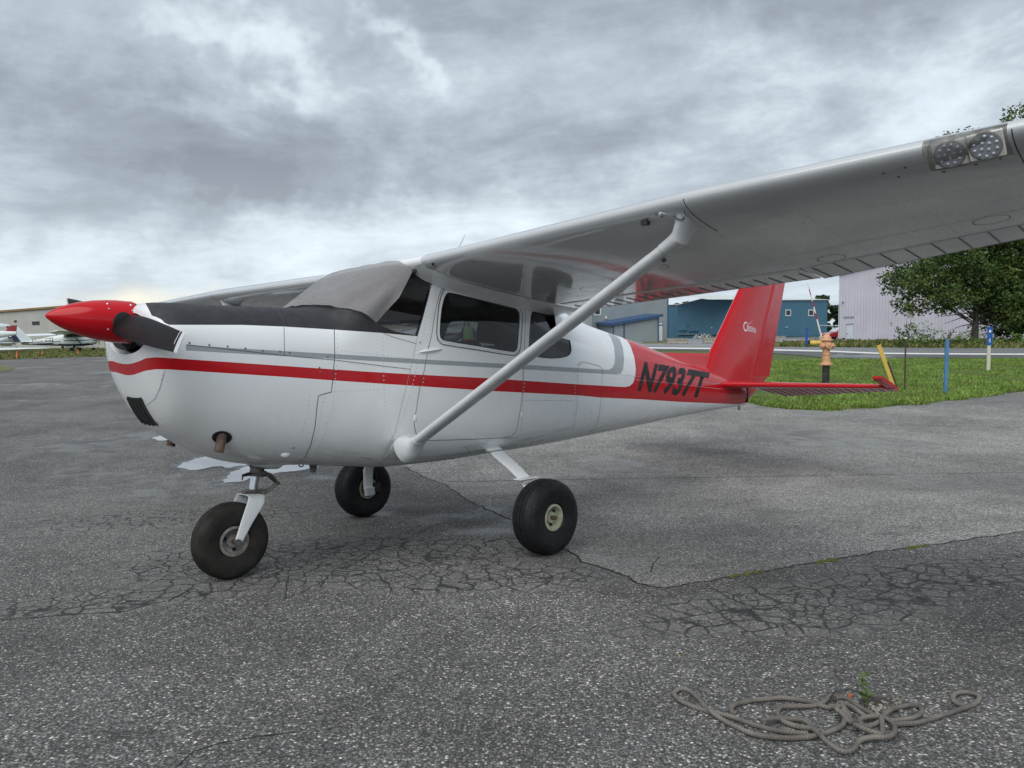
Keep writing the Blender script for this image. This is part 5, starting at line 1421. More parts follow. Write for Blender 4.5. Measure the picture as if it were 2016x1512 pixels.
# ---- undercarriage
def wheel(parent, c, R_, W_, rim_r, rim_mat, tyre_mat, axis=(0, 1, 0), groove=True):
    wv = empty('wheel', parent=parent); w2 = W_/2
    pr = [(rim_r, -w2*.62), (rim_r+.012, -w2*.80), (R_*.70, -w2*1.0), (R_*.84, -w2*.965), (R_*.905, -w2*.87), (R_*.925, -w2*.82), (R_*.932, -w2*.80), (R_*.925, -w2*.77), (R_*.94, -w2*.745), (R_*.968, -w2*.58), (R_*.987, -w2*.40)]
    for g_ in ([-.32, .0, .32] if groove else []):
        pr += [(R_*(1-.012*abs(g_)), w2*(g_-.045)), (R_*.982, w2*(g_-.03)), (R_*.982, w2*(g_+.03)), (R_*(1-.012*abs(g_)), w2*(g_+.045))]
    pr += [(R_*.987, w2*.40), (R_*.968, w2*.58), (R_*.94, w2*.745), (R_*.925, w2*.77), (R_*.932, w2*.80), (R_*.925, w2*.82), (R_*.905, w2*.87), (R_*.84, w2*.965), (R_*.70, w2*1.0), (rim_r+.012, w2*.80), (rim_r, w2*.62)]
    mb = MB(); mb.lathe(c, axis, pr, 56)
    # sit flat on the ground
    mb.v = [(v[0], v[1], max(v[2], .001) if v[2] > -.05 else .001) for v in mb.v]
    mb.build('tyre', tyre_mat, wv, True, 32)
    for s in (-1, 1):
        mb = MB(); mb.lathe(c, axis, [(rim_r+.002, s*w2*.60), (rim_r+.001, s*w2*.74), (rim_r-.014, s*w2*.76), (rim_r-.020, s*w2*.60), (rim_r-.026, s*w2*.35), (rim_r*.45, s*w2*.28), (rim_r*.42, s*w2*.5), (.018, s*w2*.52), (.0, s*w2*.52)], 36)
        mb.build('rim', rim_mat, wv, True, 30)
        mb = MB()
        for k in range(3):
            t = 2*PI*k/3+.7; a, b, d = frame_from(axis); q = Vector(c)+(a*math.cos(t)+b*math.sin(t))*(rim_r*.58)+d*(s*w2*.34); mb.lathe(q, d*s, [(.013, 0), (.013, .004), (0, .004)], 12)
        mb.build('lightening_hole', M['void'], wv, False)
    mb = MB(); mb.lathe(Vector(c)-Vector(axis)*(w2*.9), axis, [(.0, 0), (.014, 0), (.014, W_*.9), (.0, W_*.9)], 14); mb.build('axle', M['rust'], wv)
    return wv
for s in (-1, 1):
    g_ = empty('main_gear', parent=plane)
    wheel(g_, (1.488, s*1.055, .247), .250, .205, .088, M['rimgreen'], M['rubber'], (0, 1, 0))
    mb = MB(); rings = []
    for x, y, z, ch, tk, tilt in [(1.66, .36, .655, .075, .016, 0), (1.655, .42, .632, .075, .016, 0), (1.60, .55, .592, .070, .015, 0), (1.53, .74, .535, .062, .014, 0), (1.478, .90, .470, .055, .013, 0), (1.468, .945, .41, .050, .013, 1), (1.47, .955, .33, .046, .014, 1), (1.472, .958, .24, .046, .014, 1)]:
        nrm_ = Vector((0, .35*s, .94)) if not tilt else Vector((0, 1.0*s, .12)); nrm_.normalize(); ring = []
        for k in range(16):
            t = 2*PI*k/16; cxx = math.copysign(abs(math.cos(t))**.45, math.cos(t)); cyy = math.copysign(abs(math.sin(t))**.8, math.sin(t))
            ring.append(tuple(Vector((x, s*y, z))+Vector((1, 0, 0))*ch*cxx+nrm_*tk*cyy))
        rings.append(ring)
    mb.loft(rings, True, True, True); mb.build('spring_leg', M['legwhite'], g_, True, 50)
    mb = MB(); mb.box((1.47, s*.905, .490), (.19, .075, .008), None, .003); mb.build('step', M['legwhite'], g_, False)
    mb = MB(); mb.box((1.47, s*.905, .468), (.10, .05, .03), None, .01); mb.build('step_bracket', M['legwhite'], g_, False)
    mb = MB(); mb.box((1.475, s*.945, .225), (.085, .04, .07), None, .006); mb.build('axle_block', M['fairing'], g_, False)
    mb = MB(); mb.box((1.56, s*.965, .25), (.06, .045, .075), None, .008); mb.tube([(1.545, s*.945, .28), (1.54, s*.93, .36), (1.50, s*.90, .44)], .005, 6); mb.build('brake_caliper', M['darkmetal'], g_, True)
    mb = MB(); mb.add([(1.53, s*.40, .628), (1.80, s*.40, .636), (1.78, s*.47, .648), (1.55, s*.47, .642)], [(0, 1, 2, 3)]); mb.build('leg_plate', M['legwhite'], g_, False)
ng = empty('nose_gear', parent=plane)
NC = Vector((-.192, -.012, .226))
wheel(ng, tuple(NC), .230, .150, .090, M['rimgrey'], M['rubberworn'], (0, 1, 0))
SA = Vector((-.045, -.012, .50)); SBt = Vector((.0, -.012, .74)); sx = (SBt-SA).normalized()
mb = MB(); mb.lathe(SA, sx, [(.0, -.02), (.026, -.02), (.026, .16), (.0, .16)], 24); mb.build('oleo_piston', M['steel'], ng)
mb = MB(); mb.lathe(SA+sx*.095, sx, [(.0, 0), (.042, 0), (.044, .015), (.036, .02), (.036, .05), (.044, .055), (.044, .075), (.036, .08), (.036, .16), (0, .16)], 24); mb.build('oleo_cylinder', M['castmetal'], ng)
mb = MB(); mb.lathe(SA+sx*-.03, sx, [(.0, 0), (.036, 0), (.036, .045), (.0, .045)], 24); mb.box(SA+Vector((.045, 0, -.005)), (.07, .06, .03), None, .006); mb.box(SA+Vector((-.04, 0, .0)), (.04, .07, .02), None, .004); mb.build('fork_clamp', M['castmetal'], ng)
mb = MB(); w_ = .096; path = [(-.188, -w_, .205), (-.178, -w_, .235), (-.13, -w_-.002, .335), (-.078, -w_-.003, .43), (-.060, -w_+.004, .462), (-.052, -w_+.03, .482), (-.050, -.03, .486), (-.050, .006, .486), (-.052, w_-.054, .482), (-.060, w_-.028, .462), (-.078, w_-.021, .43), (-.13, w_-.022, .335), (-.178, w_-.024, .235), (-.188, w_-.024, .205)]
wid = [.022, .024, .036, .050, .054, .056, .056, .056, .056, .054, .050, .036, .024, .022]; rings = []
dirs = [Vector(path[min(i+1, len(path)-1)])-Vector(path[max(i-1, 0)]) for i in range(len(path))]
for p, wv_, d in zip(path, wid, dirs):
    d.normalize(); cx = Vector((.92, 0, -.38)) if abs(d.z) > .5 else Vector((.98, 0, -.1)); cx = (cx-d*cx.dot(d)).normalized(); nn = d.cross(cx)
    rings.append([tuple(Vector(p)+cx*wv_*math.copysign(abs(math.cos(t))**.4, math.cos(t))+nn*.0065*math.copysign(abs(math.sin(t))**.6, math.sin(t))) for t in [2*PI*k/16 for k in range(16)]])
mb.loft(rings, True, True, True); mb.build('fork', M['legwhite'], ng, True, 45)
mb = MB(); mb.lathe(NC+Vector((0, -.115, -.003)), (0, 1, 0), [(.0, 0), (.012, 0), (.012, .008), (.022, .008), (.022, .024), (0, .024)], 16); mb.build('axle_bolt', M['castmetal'], ng)
T0, T1, T2 = SA+Vector((.04, 0, .115)), SA+Vector((.165, 0, .035)), SA+Vector((.045, 0, -.012))
for y in (-.022, .022):
    mb = MB(); o = Vector((0, y, 0)); mb.tube([T0+o, (T0+T1)/2+o*.8+Vector((.01, 0, .018)), T1+o*.4], [.016, .012, .009], 8); mb.build('torque_link', M['castmetal'], ng)
    mb = MB(); mb.tube([T1+o*.4, (T1+T2)/2+o*.8+Vector((.01, 0, -.012)), T2+o], [.008, .009, .012], 8); mb.build('torque_link', M['rimgrey'], ng)
mb = MB(); mb.tube([T1+Vector((0, -.02, 0)), T1+Vector((0, .02, 0))], .011, 10); mb.build('link_pin', M['castmetal'], ng)
mb = MB(); mb.tube([SA+Vector((-.03, -.02, .115)), SA+Vector((-.075, -.03, .11)), SA+Vector((-.08, -.03, .085))], [.012, .009, .006], 8); mb.build('tow_lug', M['darkmetal'], ng)
mb = MB(); mb.tube([SA+Vector((.02, .03, .16)), SA+Vector((.09, .04, .12)), SA+Vector((.12, .045, .20))], .011, 8); mb.box(SA+Vector((.06, .03, .10)), (.09, .04, .035), None, .006); mb.build('shimmy_damper', M['darkmetal'], ng)

# ---- cabin: seats, panel, coaming
def seat(x, y, name='seat'):
    t = empty(name, parent=plane)
    mb = MB(); mb.box((x+.05, y, .98), (.46, .42, .13), None, .04); mb.build('cushion', M['seat'], t, True, 60)
    mb = MB(); mb.box((x+.33, y, 1.22), (.11, .40, .46), Matrix.Rotation(.16, 3, 'Y'), .05); mb.build('backrest', M['seat'], t, True, 60)
seat(1.12, -.25); seat(1.12, .25)
mb = MB(); mb.box((2.05, 0, .98), (.42, .86, .14), None, .05); mb.box((2.30, 0, 1.22), (.12, .84, .46), Matrix.Rotation(.2, 3, 'Y'), .05); mb.build('rear_bench', M['seat'], plane, True, 60)
mb = MB(); mb.box((.52, 0, 1.43), (.36, .90, .20), None, .05); mb.build('instrument_panel', M['black'], plane, True, 60)
for y in (-.24, .24):
    mb = MB(); c = Vector((.84, y, 1.36)); mb.tube([tuple(c+Vector((0, .14*math.cos(t), .10*math.sin(t)))) for t in [PI*1.15*k/14-.25 for k in range(15)]], .011, 8); mb.tube([(.72, y, 1.36), tuple(c)], .014, 8); mb.build('control_yoke', M['black'], plane)
mb = MB(); mb.tube([(3.2, 0, 1.62), (3.2, 0, 1.63)], .001, 5)
# antenna on the roof
mb = MB(); p = Vector((1.35, -.35, 2.05)); mb.tube([p, p+Vector((.10, 0, .16))], [.008, .003], 6); mb.build('antenna', M['wingwhite'], plane)

# ---- windshield cover, a thing of its own lying on the aircraft
def cov_noise(P):
    out = np.zeros(len(P)); hook = np.array([.86, .62])
    for i, (x, t) in enumerate(P):
        d = np.array([x-hook[0], (t-hook[1])*KS]); a = math.atan2(d[1], d[0]); r = math.hypot(*d)
        out[i] = .020*min(1, r/.12)*math.sin(a*19+2.2*mnoise.noise((x*3, t*2, 0)))*max(.25, 1-abs(a-2.2)/1.3) + .003*mnoise.noise((x*5, t*4, 3.3)) + .0015*mnoise.noise((x*16, t*12, 1.3))
    return out
# the cover bellies out a little over the glass
cover = skin('windshield_cover', in_cov, .017, (-1, 1), [M['cover']], None, None, cov_noise)
cover.matrix_world = plane.matrix_world.copy()
tag(cover, 'grey mesh cover draped over the windshield of the red and white aircraft', 'cover')
mb = MB(); q = Vector(on_fin(0, 0)) if False else Vector((.865, -.50, 1.885)); mb.ellipsoid(q, (.012, .02, .022), 10, 8); mb.tube([q, q+Vector((-.03, .03, -.02))], .006, 6)
hk = mb.build('cover_hook', M['black'], cover)
# ------------------------------------------------------------------ buildings
def building(name, A, B, depth, zt, mats, label, cat='hangar', z0=None, apex=None, roof_mat=None, over=.25, trim=None):
    """wall from ground point A to B (seen face), going 'depth' back; zt = eave height over the base, apex = (fraction, height) of a gable on the seen face"""
    A = Vector(A); B = Vector(B); base = min(A.z, B.z)-.05 if z0 is None else z0
    d = Vector((B.x-A.x, B.y-A.y, 0)); L = d.length; d.normalize(); n = Vector((-d.y, d.x, 0))
    root = empty(name, (A.x, A.y, base)); root.rotation_euler = (0, 0, math.atan2(d.y, d.x)); tag(root, label, cat)
    zl, zr = zt if isinstance(zt, tuple) else (zt, zt)
    prof = [(0, zl)]+([(apex[0]*L, apex[1])] if apex else [])+[(L, zr)]
    mb = MB(); n_ = len(prof)
    face = [(0, 0, 0), (L, 0, 0)]+[(x, 0, z) for x, z in prof[::-1]]
    mb.add(face, [tuple(range(len(face)))]); mb.add([(x, depth, z) for x, y, z in face], [tuple(reversed(range(len(face))))])
    mb.add([(0, 0, 0), (0, 0, zl), (0, depth, zl), (0, depth, 0)], [(0, 1, 2, 3)]); mb.add([(L, 0, 0), (L, depth, 0), (L, depth, zr), (L, 0, zr)], [(0, 1, 2, 3)])
    mb.build('wall', mats, root, False)
    for (x0, za), (x1, zb) in zip(prof, prof[1:]):
        mb = MB(); t = .14; o = over
        sl = (zb-za)/(x1-x0); xa = x0-(o if x0 == 0 else 0); xb = x1+(o if x1 == L else 0); za2 = za+sl*(xa-x0); zb2 = zb+sl*(xb-x1)
        mb.add([(xa, -o, za2+.02), (xb, -o, zb2+.02), (xb, depth+o, zb2+.02), (xa, depth+o, za2+.02), (xa, -o, za2+t), (xb, -o, zb2+t), (xb, depth+o, zb2+t), (xa, depth+o, za2+t)], [(0, 3, 2, 1), (4, 5, 6, 7), (0, 1, 5, 4), (1, 2, 6, 5), (2, 3, 7, 6), (3, 0, 4, 7)])
        rf = mb.build('roof', roof_mat or M['roofwhite'], root, False)
        if trim:
            mb = MB(); mb.add([(xa, -o-.03, za2-.12), (xb, -o-.03, zb2-.12), (xb, -o-.03, zb2+t+.02), (xa, -o-.03, za2+t+.02), (xa, -o+.01, za2-.12), (xb, -o+.01, zb2-.12), (xb, -o+.01, zb2+t+.02), (xa, -o+.01, za2+t+.02)], [(0, 1, 2, 3), (7, 6, 5, 4), (0, 4, 5, 1), (3, 2, 6, 7), (0, 3, 7, 4), (1, 5, 6, 2)]); mb.build('fascia', trim, rf, False)
    return root, L
def loc(root, p):
    """world point -> place in the building's own frame"""
    v = Vector(p)-root.location; a = -root.rotation_euler[2]; return Vector((v.x*math.cos(a)-v.y*math.sin(a), v.x*math.sin(a)+v.y*math.cos(a), v.z))
def wall_hit(root, u, v):
    """picture point -> x, z on the seen wall"""
    d = Vector(w_ray(u, v)); o = loc(root, CAM_POS); a = -root.rotation_euler[2]
    dl = Vector((d.x*math.cos(a)-d.y*math.sin(a), d.x*math.sin(a)+d.y*math.cos(a), d.z)); t = -o.y/dl.y; return (o+dl*t)
def opening(root, u0, v0, u1, v1, name, fmat, pmat, fw=.08, sub='pane', proud=.05):
    a = wall_hit(root, u0, v1); b = wall_hit(root, u1, v0); x0, x1 = sorted((a.x, b.x)); z0, z1 = sorted((a.z, b.z))
    z0 = max(z0, .02)
    mb = MB()
    for cx, cz, sx, sz in (((x0+x1)/2, z0+fw/2, x1-x0, fw), ((x0+x1)/2, z1-fw/2, x1-x0, fw), (x0+fw/2, (z0+z1)/2, fw, z1-z0-2*fw), (x1-fw/2, (z0+z1)/2, fw, z1-z0-2*fw)): mb.box((cx, -proud/2, cz), (sx, proud+.02, sz))
    w = mb.build(name, fmat, root, False)
    mb = MB(); mb.box(((x0+x1)/2, -proud*.2, (z0+z1)/2), (x1-x0-2*fw+.004, .03, z1-z0-2*fw+.004)); mb.build(sub, pmat, w, False)
    return w
def slab(root, u0, v0, u1, v1, name, mat, proud=.06):
    a = wall_hit(root, u0, v1); b = wall_hit(root, u1, v0); x0, x1 = sorted((a.x, b.x)); z0, z1 = sorted((a.z, b.z)); mb = MB(); mb.box(((x0+x1)/2, -proud/2, (z0+z1)/2), (x1-x0, proud, z1-z0)); return mb.build(name, mat, root, False)
def gcol(u, Y):
    p = at(u, 660, Y); return on_ground(p.x, p.y)
# left: beige hangar
r, L = building('beige_hangar', gcol(-160, 122), gcol(205, 104), 22, (5.2, 6.2), M['beige'], 'long beige hangar with brown roof trim behind the parked aircraft on the left', trim=M['brown'], roof_mat=M['brown'])
opening(r, 64, 632.5, 77.8, 639.8, 'window', M['darkglass'], M['darkglass'], .12); slab(r, 28.5, 630.5, 32.8, 634.8, 'vent', M['darkmetal'])
# behind the aircraft, seen through its windows: cream hangar and a white one
r, L = building('cream_hangar', gcol(640, 92), gcol(872, 88), 22, 2.7, M['cream'], 'low cream hangar with sliding doors, seen through the windshield of the big aircraft', roof_mat=M['roofwhite'])
for k in range(9):
    u0 = 650+k*24; slab(r, u0, 649, u0+22, 667, 'door_panel', M['whitetrim'] if k % 2 else M['beige'], .08+.05*(k % 2))
r, L = building('white_hangar', gcol(880, 84), gcol(1080, 80), 22, 4.6, M['whitetrim'], 'white hangar with small windows, seen through the door window of the big aircraft')
for u in (897, 905, 913, 925, 940): opening(r, u, 636, u+2.6, 642, 'window', M['whitetrim'], M['darkglass'], .04)
slab(r, 930, 651, 938, 671, 'door', M['slate']); slab(r, 950, 649, 985, 671, 'door', M['beige'])
# right: grey hangar with a blue-roofed lean-to
r, L = building('grey_hangar', gcol(1060, 96), gcol(1315, 102), 26, (7.2, 7.2), M['slate'], 'grey metal hangar with a blue-roofed lean-to, right behind the fuselage', trim=M['bluetrim'])
slab(r, 1314, 560, 1315.5, 672, 'corner_trim', M['bluetrim'], .1)
opening(r, 1169, 604, 1183, 621, 'window', M['whitetrim'], M['darkglass'], .16)
dd = slab(r, 1292.5, 641, 1303.5, 671, 'door', M['doorwhite'], .07); slab(r, 1291.5, 639.5, 1304.5, 641, 'door_lintel', M['bluetrim'], .1); slab(r, 1294, 636.4, 1303, 639, 'door_sign', M['doorwhite'], .06)
slab(r, 1190.5, 622.5, 1193.5, 627.5, 'vent', M['whitetrim'], .25); slab(r, 1283, 661, 1291.5, 671, 'utility_box', M['slate'], .4); slab(r, 1060, 668.8, 1314, 672.5, 'plinth', M['concrete'], .05)
a = wall_hit(r, 1178, 640); b = wall_hit(r, 1266, 640); zr = wall_hit(r, 1266, 620).z; zl = wall_hit(r, 1178, 637).z
lean = empty('lean_to', parent=r); dpt = 4.2
mb = MB(); x0, x1 = a.x, b.x; xm = x0+(x1-x0)*.24
mb.add([(x0, 0, 0), (x0, -dpt, 0), (x1, -dpt, 0), (x1, 0, 0), (x0, 0, zl-.2), (x0, -dpt, zl-.2), (x1, -dpt, zr-.25), (x1, 0, zr-.25)], [(0, 1, 5, 4), (1, 2, 6, 5), (2, 3, 7, 6)]); mb.build('lean_to_wall', M['slate'], lean, False)
mb = MB(); mb.add([(x0-.4, .0, zl-.15), (x0-.4, -dpt-.4, zl-.35), (x1+.4, -dpt-.4, zr-.35), (x1+.4, 0, zr-.15), (x0-.4, .0, zl+.15), (x0-.4, -dpt-.4, zl-.02), (x1+.4, -dpt-.4, zr-.02), (x1+.4, 0, zr+.15)], [(0, 3, 2, 1), (4, 5, 6, 7), (1, 2, 6, 5), (0, 1, 5, 4), (2, 3, 7, 6)]); mb.build('lean_to_roof', M['bluetrim'], lean, False)
for x_ in (x0+.1, xm, x1-.1):
    mb = MB(); zz = zl+(zr-zl)*(x_-x0)/(x1-x0)-.3; mb.box((x_, -dpt-.03, zz/2), (.16, .06, zz)); mb.build('lean_to_trim', M['bluetrim'], lean, False)
# teal hangar: gable end and long side
A_, B_, C_ = gcol(1334, 150), gcol(1458, 141), gcol(1628, 152)
base = .1
gz = lambda u, v, Y: at(u, v, Y).z-base
r, L = building('teal_hangar', A_, B_, .4, (gz(1334, 601.5, 150), gz(1458, 592, 141)), M['teal'], 'teal metal hangar with a white roof behind the red tail fin', apex=(.50, gz(1396, 586.5, 146)), roof_mat=M['roofwhite'], over=.3, z0=base)
slab(r, 1334, 657.5, 1440, 659.3, 'ledge', M['slate'], .5); slab(r, 1336, 650, 1352, 650.9, 'pipe', M['teal'], .4); slab(r, 1356, 651.5, 1376, 652.4, 'pipe', M['teal'], .4); slab(r, 1351.5, 639, 1355.5, 641.2, 'lamp', M['teal'], .3); slab(r, 1401.5, 644.5, 1403, 646.3, 'fixture', M['whitetrim'], .3)
r2, L2 = building('teal_hangar_annex', B_, C_, 30, (gz(1458, 592, 141), gz(1628, 591, 152)), M['teal'], 'long side of the teal hangar with two small windows, right of the red fin', roof_mat=M['roofwhite'], over=.3, z0=base)
for u in (1546, 1591): opening(r2, u, 609.5, u+11, 622.2, 'window', M['whitetrim'], M['darkglass'], .18)
slab(r2, 1545.5, 643.3, 1548.5, 644.6, 'fixture', M['whitetrim'], .3); slab(r2, 1458, 660.8, 1628, 663.5, 'plinth', M['darkmetal'], .05)
mb = MB(); ez = gz(1458, 592, 141); mb.add([(-8, 0, ez+.15), (L2+.3, 0, gz(1628, 591, 152)+.15), (L2+.3, 14, ez+1.6), (-8, 14, ez+2.0)], [(0, 1, 2, 3)]); mb.build('roof_slope', M['roofwhite'], r2, False)
# lilac hangar
A_ = gcol(1652, 86); B_ = gcol(2130, 70)
zl = at(1652, 538.5, 86).z-A_.z
r, L = building('lilac_hangar', A_, B_, 30, (zl, zl+.2), M['lilac'], 'tall lilac hangar with a pale door, partly behind the tree on the right', trim=M['whitetrim'], roof_mat=M['bluetrim'], apex=(.6, zl+2.6))
slab(r, 1666.5, 636.8, 1680.5, 638.4, 'door_lintel', M['slate'], .12); slab(r, 1667, 638.4, 1680, 674.5, 'door', M['doorpaint'], .06); slab(r, 1668.2, 656, 1669.5, 657.4, 'door_handle', M['darkmetal'], .12)
opening(r, 1661, 622.5, 1682, 626.2, 'sign_board', M['slate'], M['lilac'], .06); slab(r, 1659, 594.5, 1661.3, 596, 'lamp', M['darkmetal'], .3); slab(r, 1660.5, 665.5, 1663.5, 668.5, 'meter', M['darkmetal'], .3); slab(r, 1651.6, 538, 1652.6, 672, 'corner_trim', M['whitetrim'], .08)
slab(r, 1838, 667, 1839.5, 669, 'vent', M['darkmetal'], .2)

# ------------------------------------------------------------------ trees
def leaves_mesh(name, clumps, per, size, seed, mats, parent, flat=.5):
    rnd = np.random.default_rng(seed); vs = []; mi = []; N = 0
    Cs = []; Rs = []; Ms = []
    for (c, r, m_) in clumps:
        n = max(4, int(per*(r/.8)**2)); p = rnd.normal(0, 1, (n, 3)); p /= np.linalg.norm(p, axis=1)[:, None]; p *= (rnd.random(n)**.45)[:, None]*r; p[:, 2] *= .75
        Cs.append(p+np.array(c)); Ms.append(np.where(rnd.random(n) < .7, m_, rnd.integers(0, 3, n)))
    P = np.concatenate(Cs); Mi = np.concatenate(Ms); n = len(P)
    a = rnd.normal(0, 1, (n, 3)); a /= np.linalg.norm(a, axis=1)[:, None]; b = rnd.normal(0, 1, (n, 3)); b -= a*np.sum(a*b, 1)[:, None]; b /= np.linalg.norm(b, axis=1)[:, None]
    s = (size*rnd.uniform(.6, 1.35, n))[:, None]
    V = np.stack([P-a*s, P-b*s*flat, P+a*s, P+b*s*flat], 1).reshape(-1, 3); F = np.arange(4*n).reshape(-1, 4)
    me = bpy.data.meshes.new(name); me.vertices.add(len(V)); me.vertices.foreach_set('co', V.ravel()); me.loops.add(4*n); me.loops.foreach_set('vertex_index', F.ravel().astype(np.int32))
    me.polygons.add(n); me.polygons.foreach_set('loop_start', np.arange(0, 4*n, 4, dtype=np.int32))
    for m_ in mats: me.materials.append(m_)
    me.polygons.foreach_set('material_index', Mi.astype(np.int32)); me.update(calc_edges=True); me.validate()
    o = bpy.data.objects.new(name, me); return link(o, parent)
def tree(pos, H, lobes, seed, label, per=95, leaf=.115, nclump=300, group=None, lean=(0, 0), trunk_r=.22, bare=6, name='broadleaf_tree'):
    """lobes: (dx, dy, z, rx, ry, rz) ellipsoids the branches fill"""
    random.seed(seed); root = empty(name, pos); tag(root, label, 'tree', group)
    mb = MB(); top = H*.86; pts = []
    for k in range(9):
        t = k/8; pts.append((lean[0]*t*t+.25*mnoise.noise((t*2.3, seed, 0)), lean[1]*t*t+.25*mnoise.noise((t*2.3, seed, 5)), -.15+top*t))
    mb.tube(pts, [trunk_r*(1-.88*k/8)*(1.35 if k == 0 else 1) for k in range(9)], 10); clumps = []
    vol = [l[3]*l[4]*l[5] for l in lobes]; tot = sum(vol)
    limbs = MB()
    for l, vv in zip(lobes, vol):
        n = max(6, int(nclump*(vv/tot)**.8/ sum((v/tot)**.8 for v in vol)))
        for k in range(n):
            while True:
                p = np.array([random.uniform(-1, 1) for _ in range(3)]); q = np.linalg.norm(p)
                if .35 < q < 1: break
            f = (.55+.45*q)*(1+.22*mnoise.noise((p[0]*2+seed, p[1]*2, p[2]*2)))
            c = (l[0]+p[0]/q*l[3]*f*q, l[1]+p[1]/q*l[4]*f*q, l[2]+p[2]/q*l[5]*f*q); 
            if c[2] < .5: continue
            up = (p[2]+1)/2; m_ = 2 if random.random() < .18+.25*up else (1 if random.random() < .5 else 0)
            clumps.append((c, random.uniform(.22, .80), m_))
            if k % 5 == 0 and c[2] > 3.4:
                ht = min(top*.97, max(H*.10, c[2]-abs(math.hypot(c[0], c[1]))*.55)); t = ht/top; i = min(7, int(t*8)); fr = t*8-i; a = Vector(pts[i]).lerp(Vector(pts[i+1]), fr)
                mid = a.lerp(Vector(c), .5)+Vector((random.gauss(0, .25), random.gauss(0, .25), random.uniform(.0, .45)))
                r0 = trunk_r*.20*(1-.6*t); limbs.tube([a, mid, Vector(c)], [r0, r0*.55, .012], 5, caps=False)
    for k in range(bare):                                  # dead lower boughs
        a = random.uniform(0, 2*PI); z = random.uniform(.9, 2.8); ln_ = random.uniform(1.2, 2.8); i = 0
        p0 = Vector((pts[1][0], pts[1][1], z)); p1 = p0+Vector((math.cos(a)*ln_*.5, math.sin(a)*ln_*.5, -.15)); p2 = p0+Vector((math.cos(a)*ln_, math.sin(a)*ln_, -.3-.35*random.random())); limbs.tube([p0, p1, p2], [.045, .028, .008], 5, caps=False)
    tr = mb.build('trunk', M['bark'], root); limbs.build('limbs', M['bark'], tr)
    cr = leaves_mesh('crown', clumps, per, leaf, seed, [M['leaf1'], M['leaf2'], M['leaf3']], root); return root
TY = 50.0
def tx(u, Y=TY): return gcol(u, Y)
sx_ = TY/FPX
p = tx(1917)
tree(p, (645-246)*sx_+1.1, [(-1.0, 0, 5.6, 4.6, 3.2, 2.6), (-4.0, -.6, 4.3, 2.6, 2.2, 2.1), (1.2, .5, 7.6, 3.6, 3.2, 3.0), (-.6, 0, 10.4, 2.6, 2.5, 2.6), (-1.5, 0, 13.0, 1.3, 1.0, 1.3), (2.4, -1, 3.2, 2.4, 2.2, 2.2), (-2.0, -1.5, 3.2, 1.8, 1.5, 1.0), (.6, -.5, 4.0, 2.6, 2.2, 1.9), (2.6, -1.2, 1.9, 1.8, 1.6, 1.4)], 5, 'broad leafy tree whose left boughs hang before the lilac hangar', nclump=1000, bare=16)
p = tx(2003, 52)
tree(p, (645-185)*sx_+1.3, [(0, 0, 5.0, 3.0, 3.0, 3.4), (.3, .3, 9.5, 2.5, 2.5, 3.4), (.1, 0, 14.2, 1.5, 1.3, 2.4), (1.4, -.5, 2.9, 2.6, 2.4, 2.4), (-1.5, -.6, 2.4, 1.7, 1.6, 1.8), (.3, -1.4, 1.6, 2.2, 1.5, 1.3)], 8, 'taller leafy tree at the right edge, its top showing above the wing', nclump=900, bare=12)
p = tx(2080, 49)
tree(p, 13.5, [(0, 0, 5.5, 3.4, 3.0, 3.6), (-.3, .3, 9.5, 2.4, 2.5, 2.8)], 12, 'leafy tree mostly outside the right edge of the picture', nclump=420, bare=4)
def shrub(u, v, w, h, seed, label, Y=None):
    random.seed(seed); p = gp(u, v) if Y is None else gcol(u, Y); root = empty('shrub', p); tag(root, label, 'shrub', 'shrubs at the foot of the lilac hangar'); cl = []; st_ = MB()
    for k in range(int(26*w*h)):
        c = (random.gauss(0, w*.42), random.gauss(0, w*.3), abs(random.gauss(.35, .32))*h); cl.append((c, random.uniform(.16, .36), random.choice((0, 1, 1, 2))))
        if k % 4 == 0: st_.tube([(c[0]*.3, c[1]*.3, -.05), (c[0]*.7, c[1]*.7, c[2]*.6), c], [.02, .014, .006], 5, caps=False)
    st_.build('stem', M['bark'], root); leaves_mesh('foliage', cl, 70, .085, seed, [M['leaf1'], M['leaf2'], M['blade1']], root); return root
shrub(1812, 0, 1.5, 1.5, 31, 'bright green shrub beside the blue post, before the lilac wall', 47)
shrub(1783, 0, .8, 2.2, 32, 'thin upright shrub above the rusty rod, before the lilac wall', 46)
shrub(1872, 0, 2.2, .9, 33, 'low shrub at the foot of the broad tree', 46)
shrub(1985, 0, 3.0, .9, 34, 'low scrub behind the blue trail sign', 46)
# far wood, one mass
def far_wood(u0, u1, Y, h, seed, label):
    random.seed(seed); a, b = gcol(u0, Y), gcol(u1, Y); n = int((b-a).length/2.2)+2; vs = []; cl = []
    for k in range(n):
        t = k/(n-1); q = a.lerp(b, t); hh = h*(.72+.4*random.random())
        for _ in range(12): cl.append(((q.x+random.gauss(0, 1.4), q.y+random.gauss(0, 2), q.z+hh*random.random()**.8), random.uniform(.9, 1.7), random.choice((0, 0, 1))))
    o = leaves_mesh('far_wood', cl, 34, .5, seed, [M['wood_far'], M['leaf1'], M['leaf1']], None, .7); return tag(o, label, 'wood', kind='stuff')
far_wood(1290, 1362, 240, 10.5, 41, 'far dark wood between the grey and the teal hangar')
far_wood(1600, 1700, 240, 11.5, 42, 'far dark wood between the teal and the lilac hangar')
far_wood(690, 1060, 160, 5.5, 43, 'far wood behind the cream and white hangars')

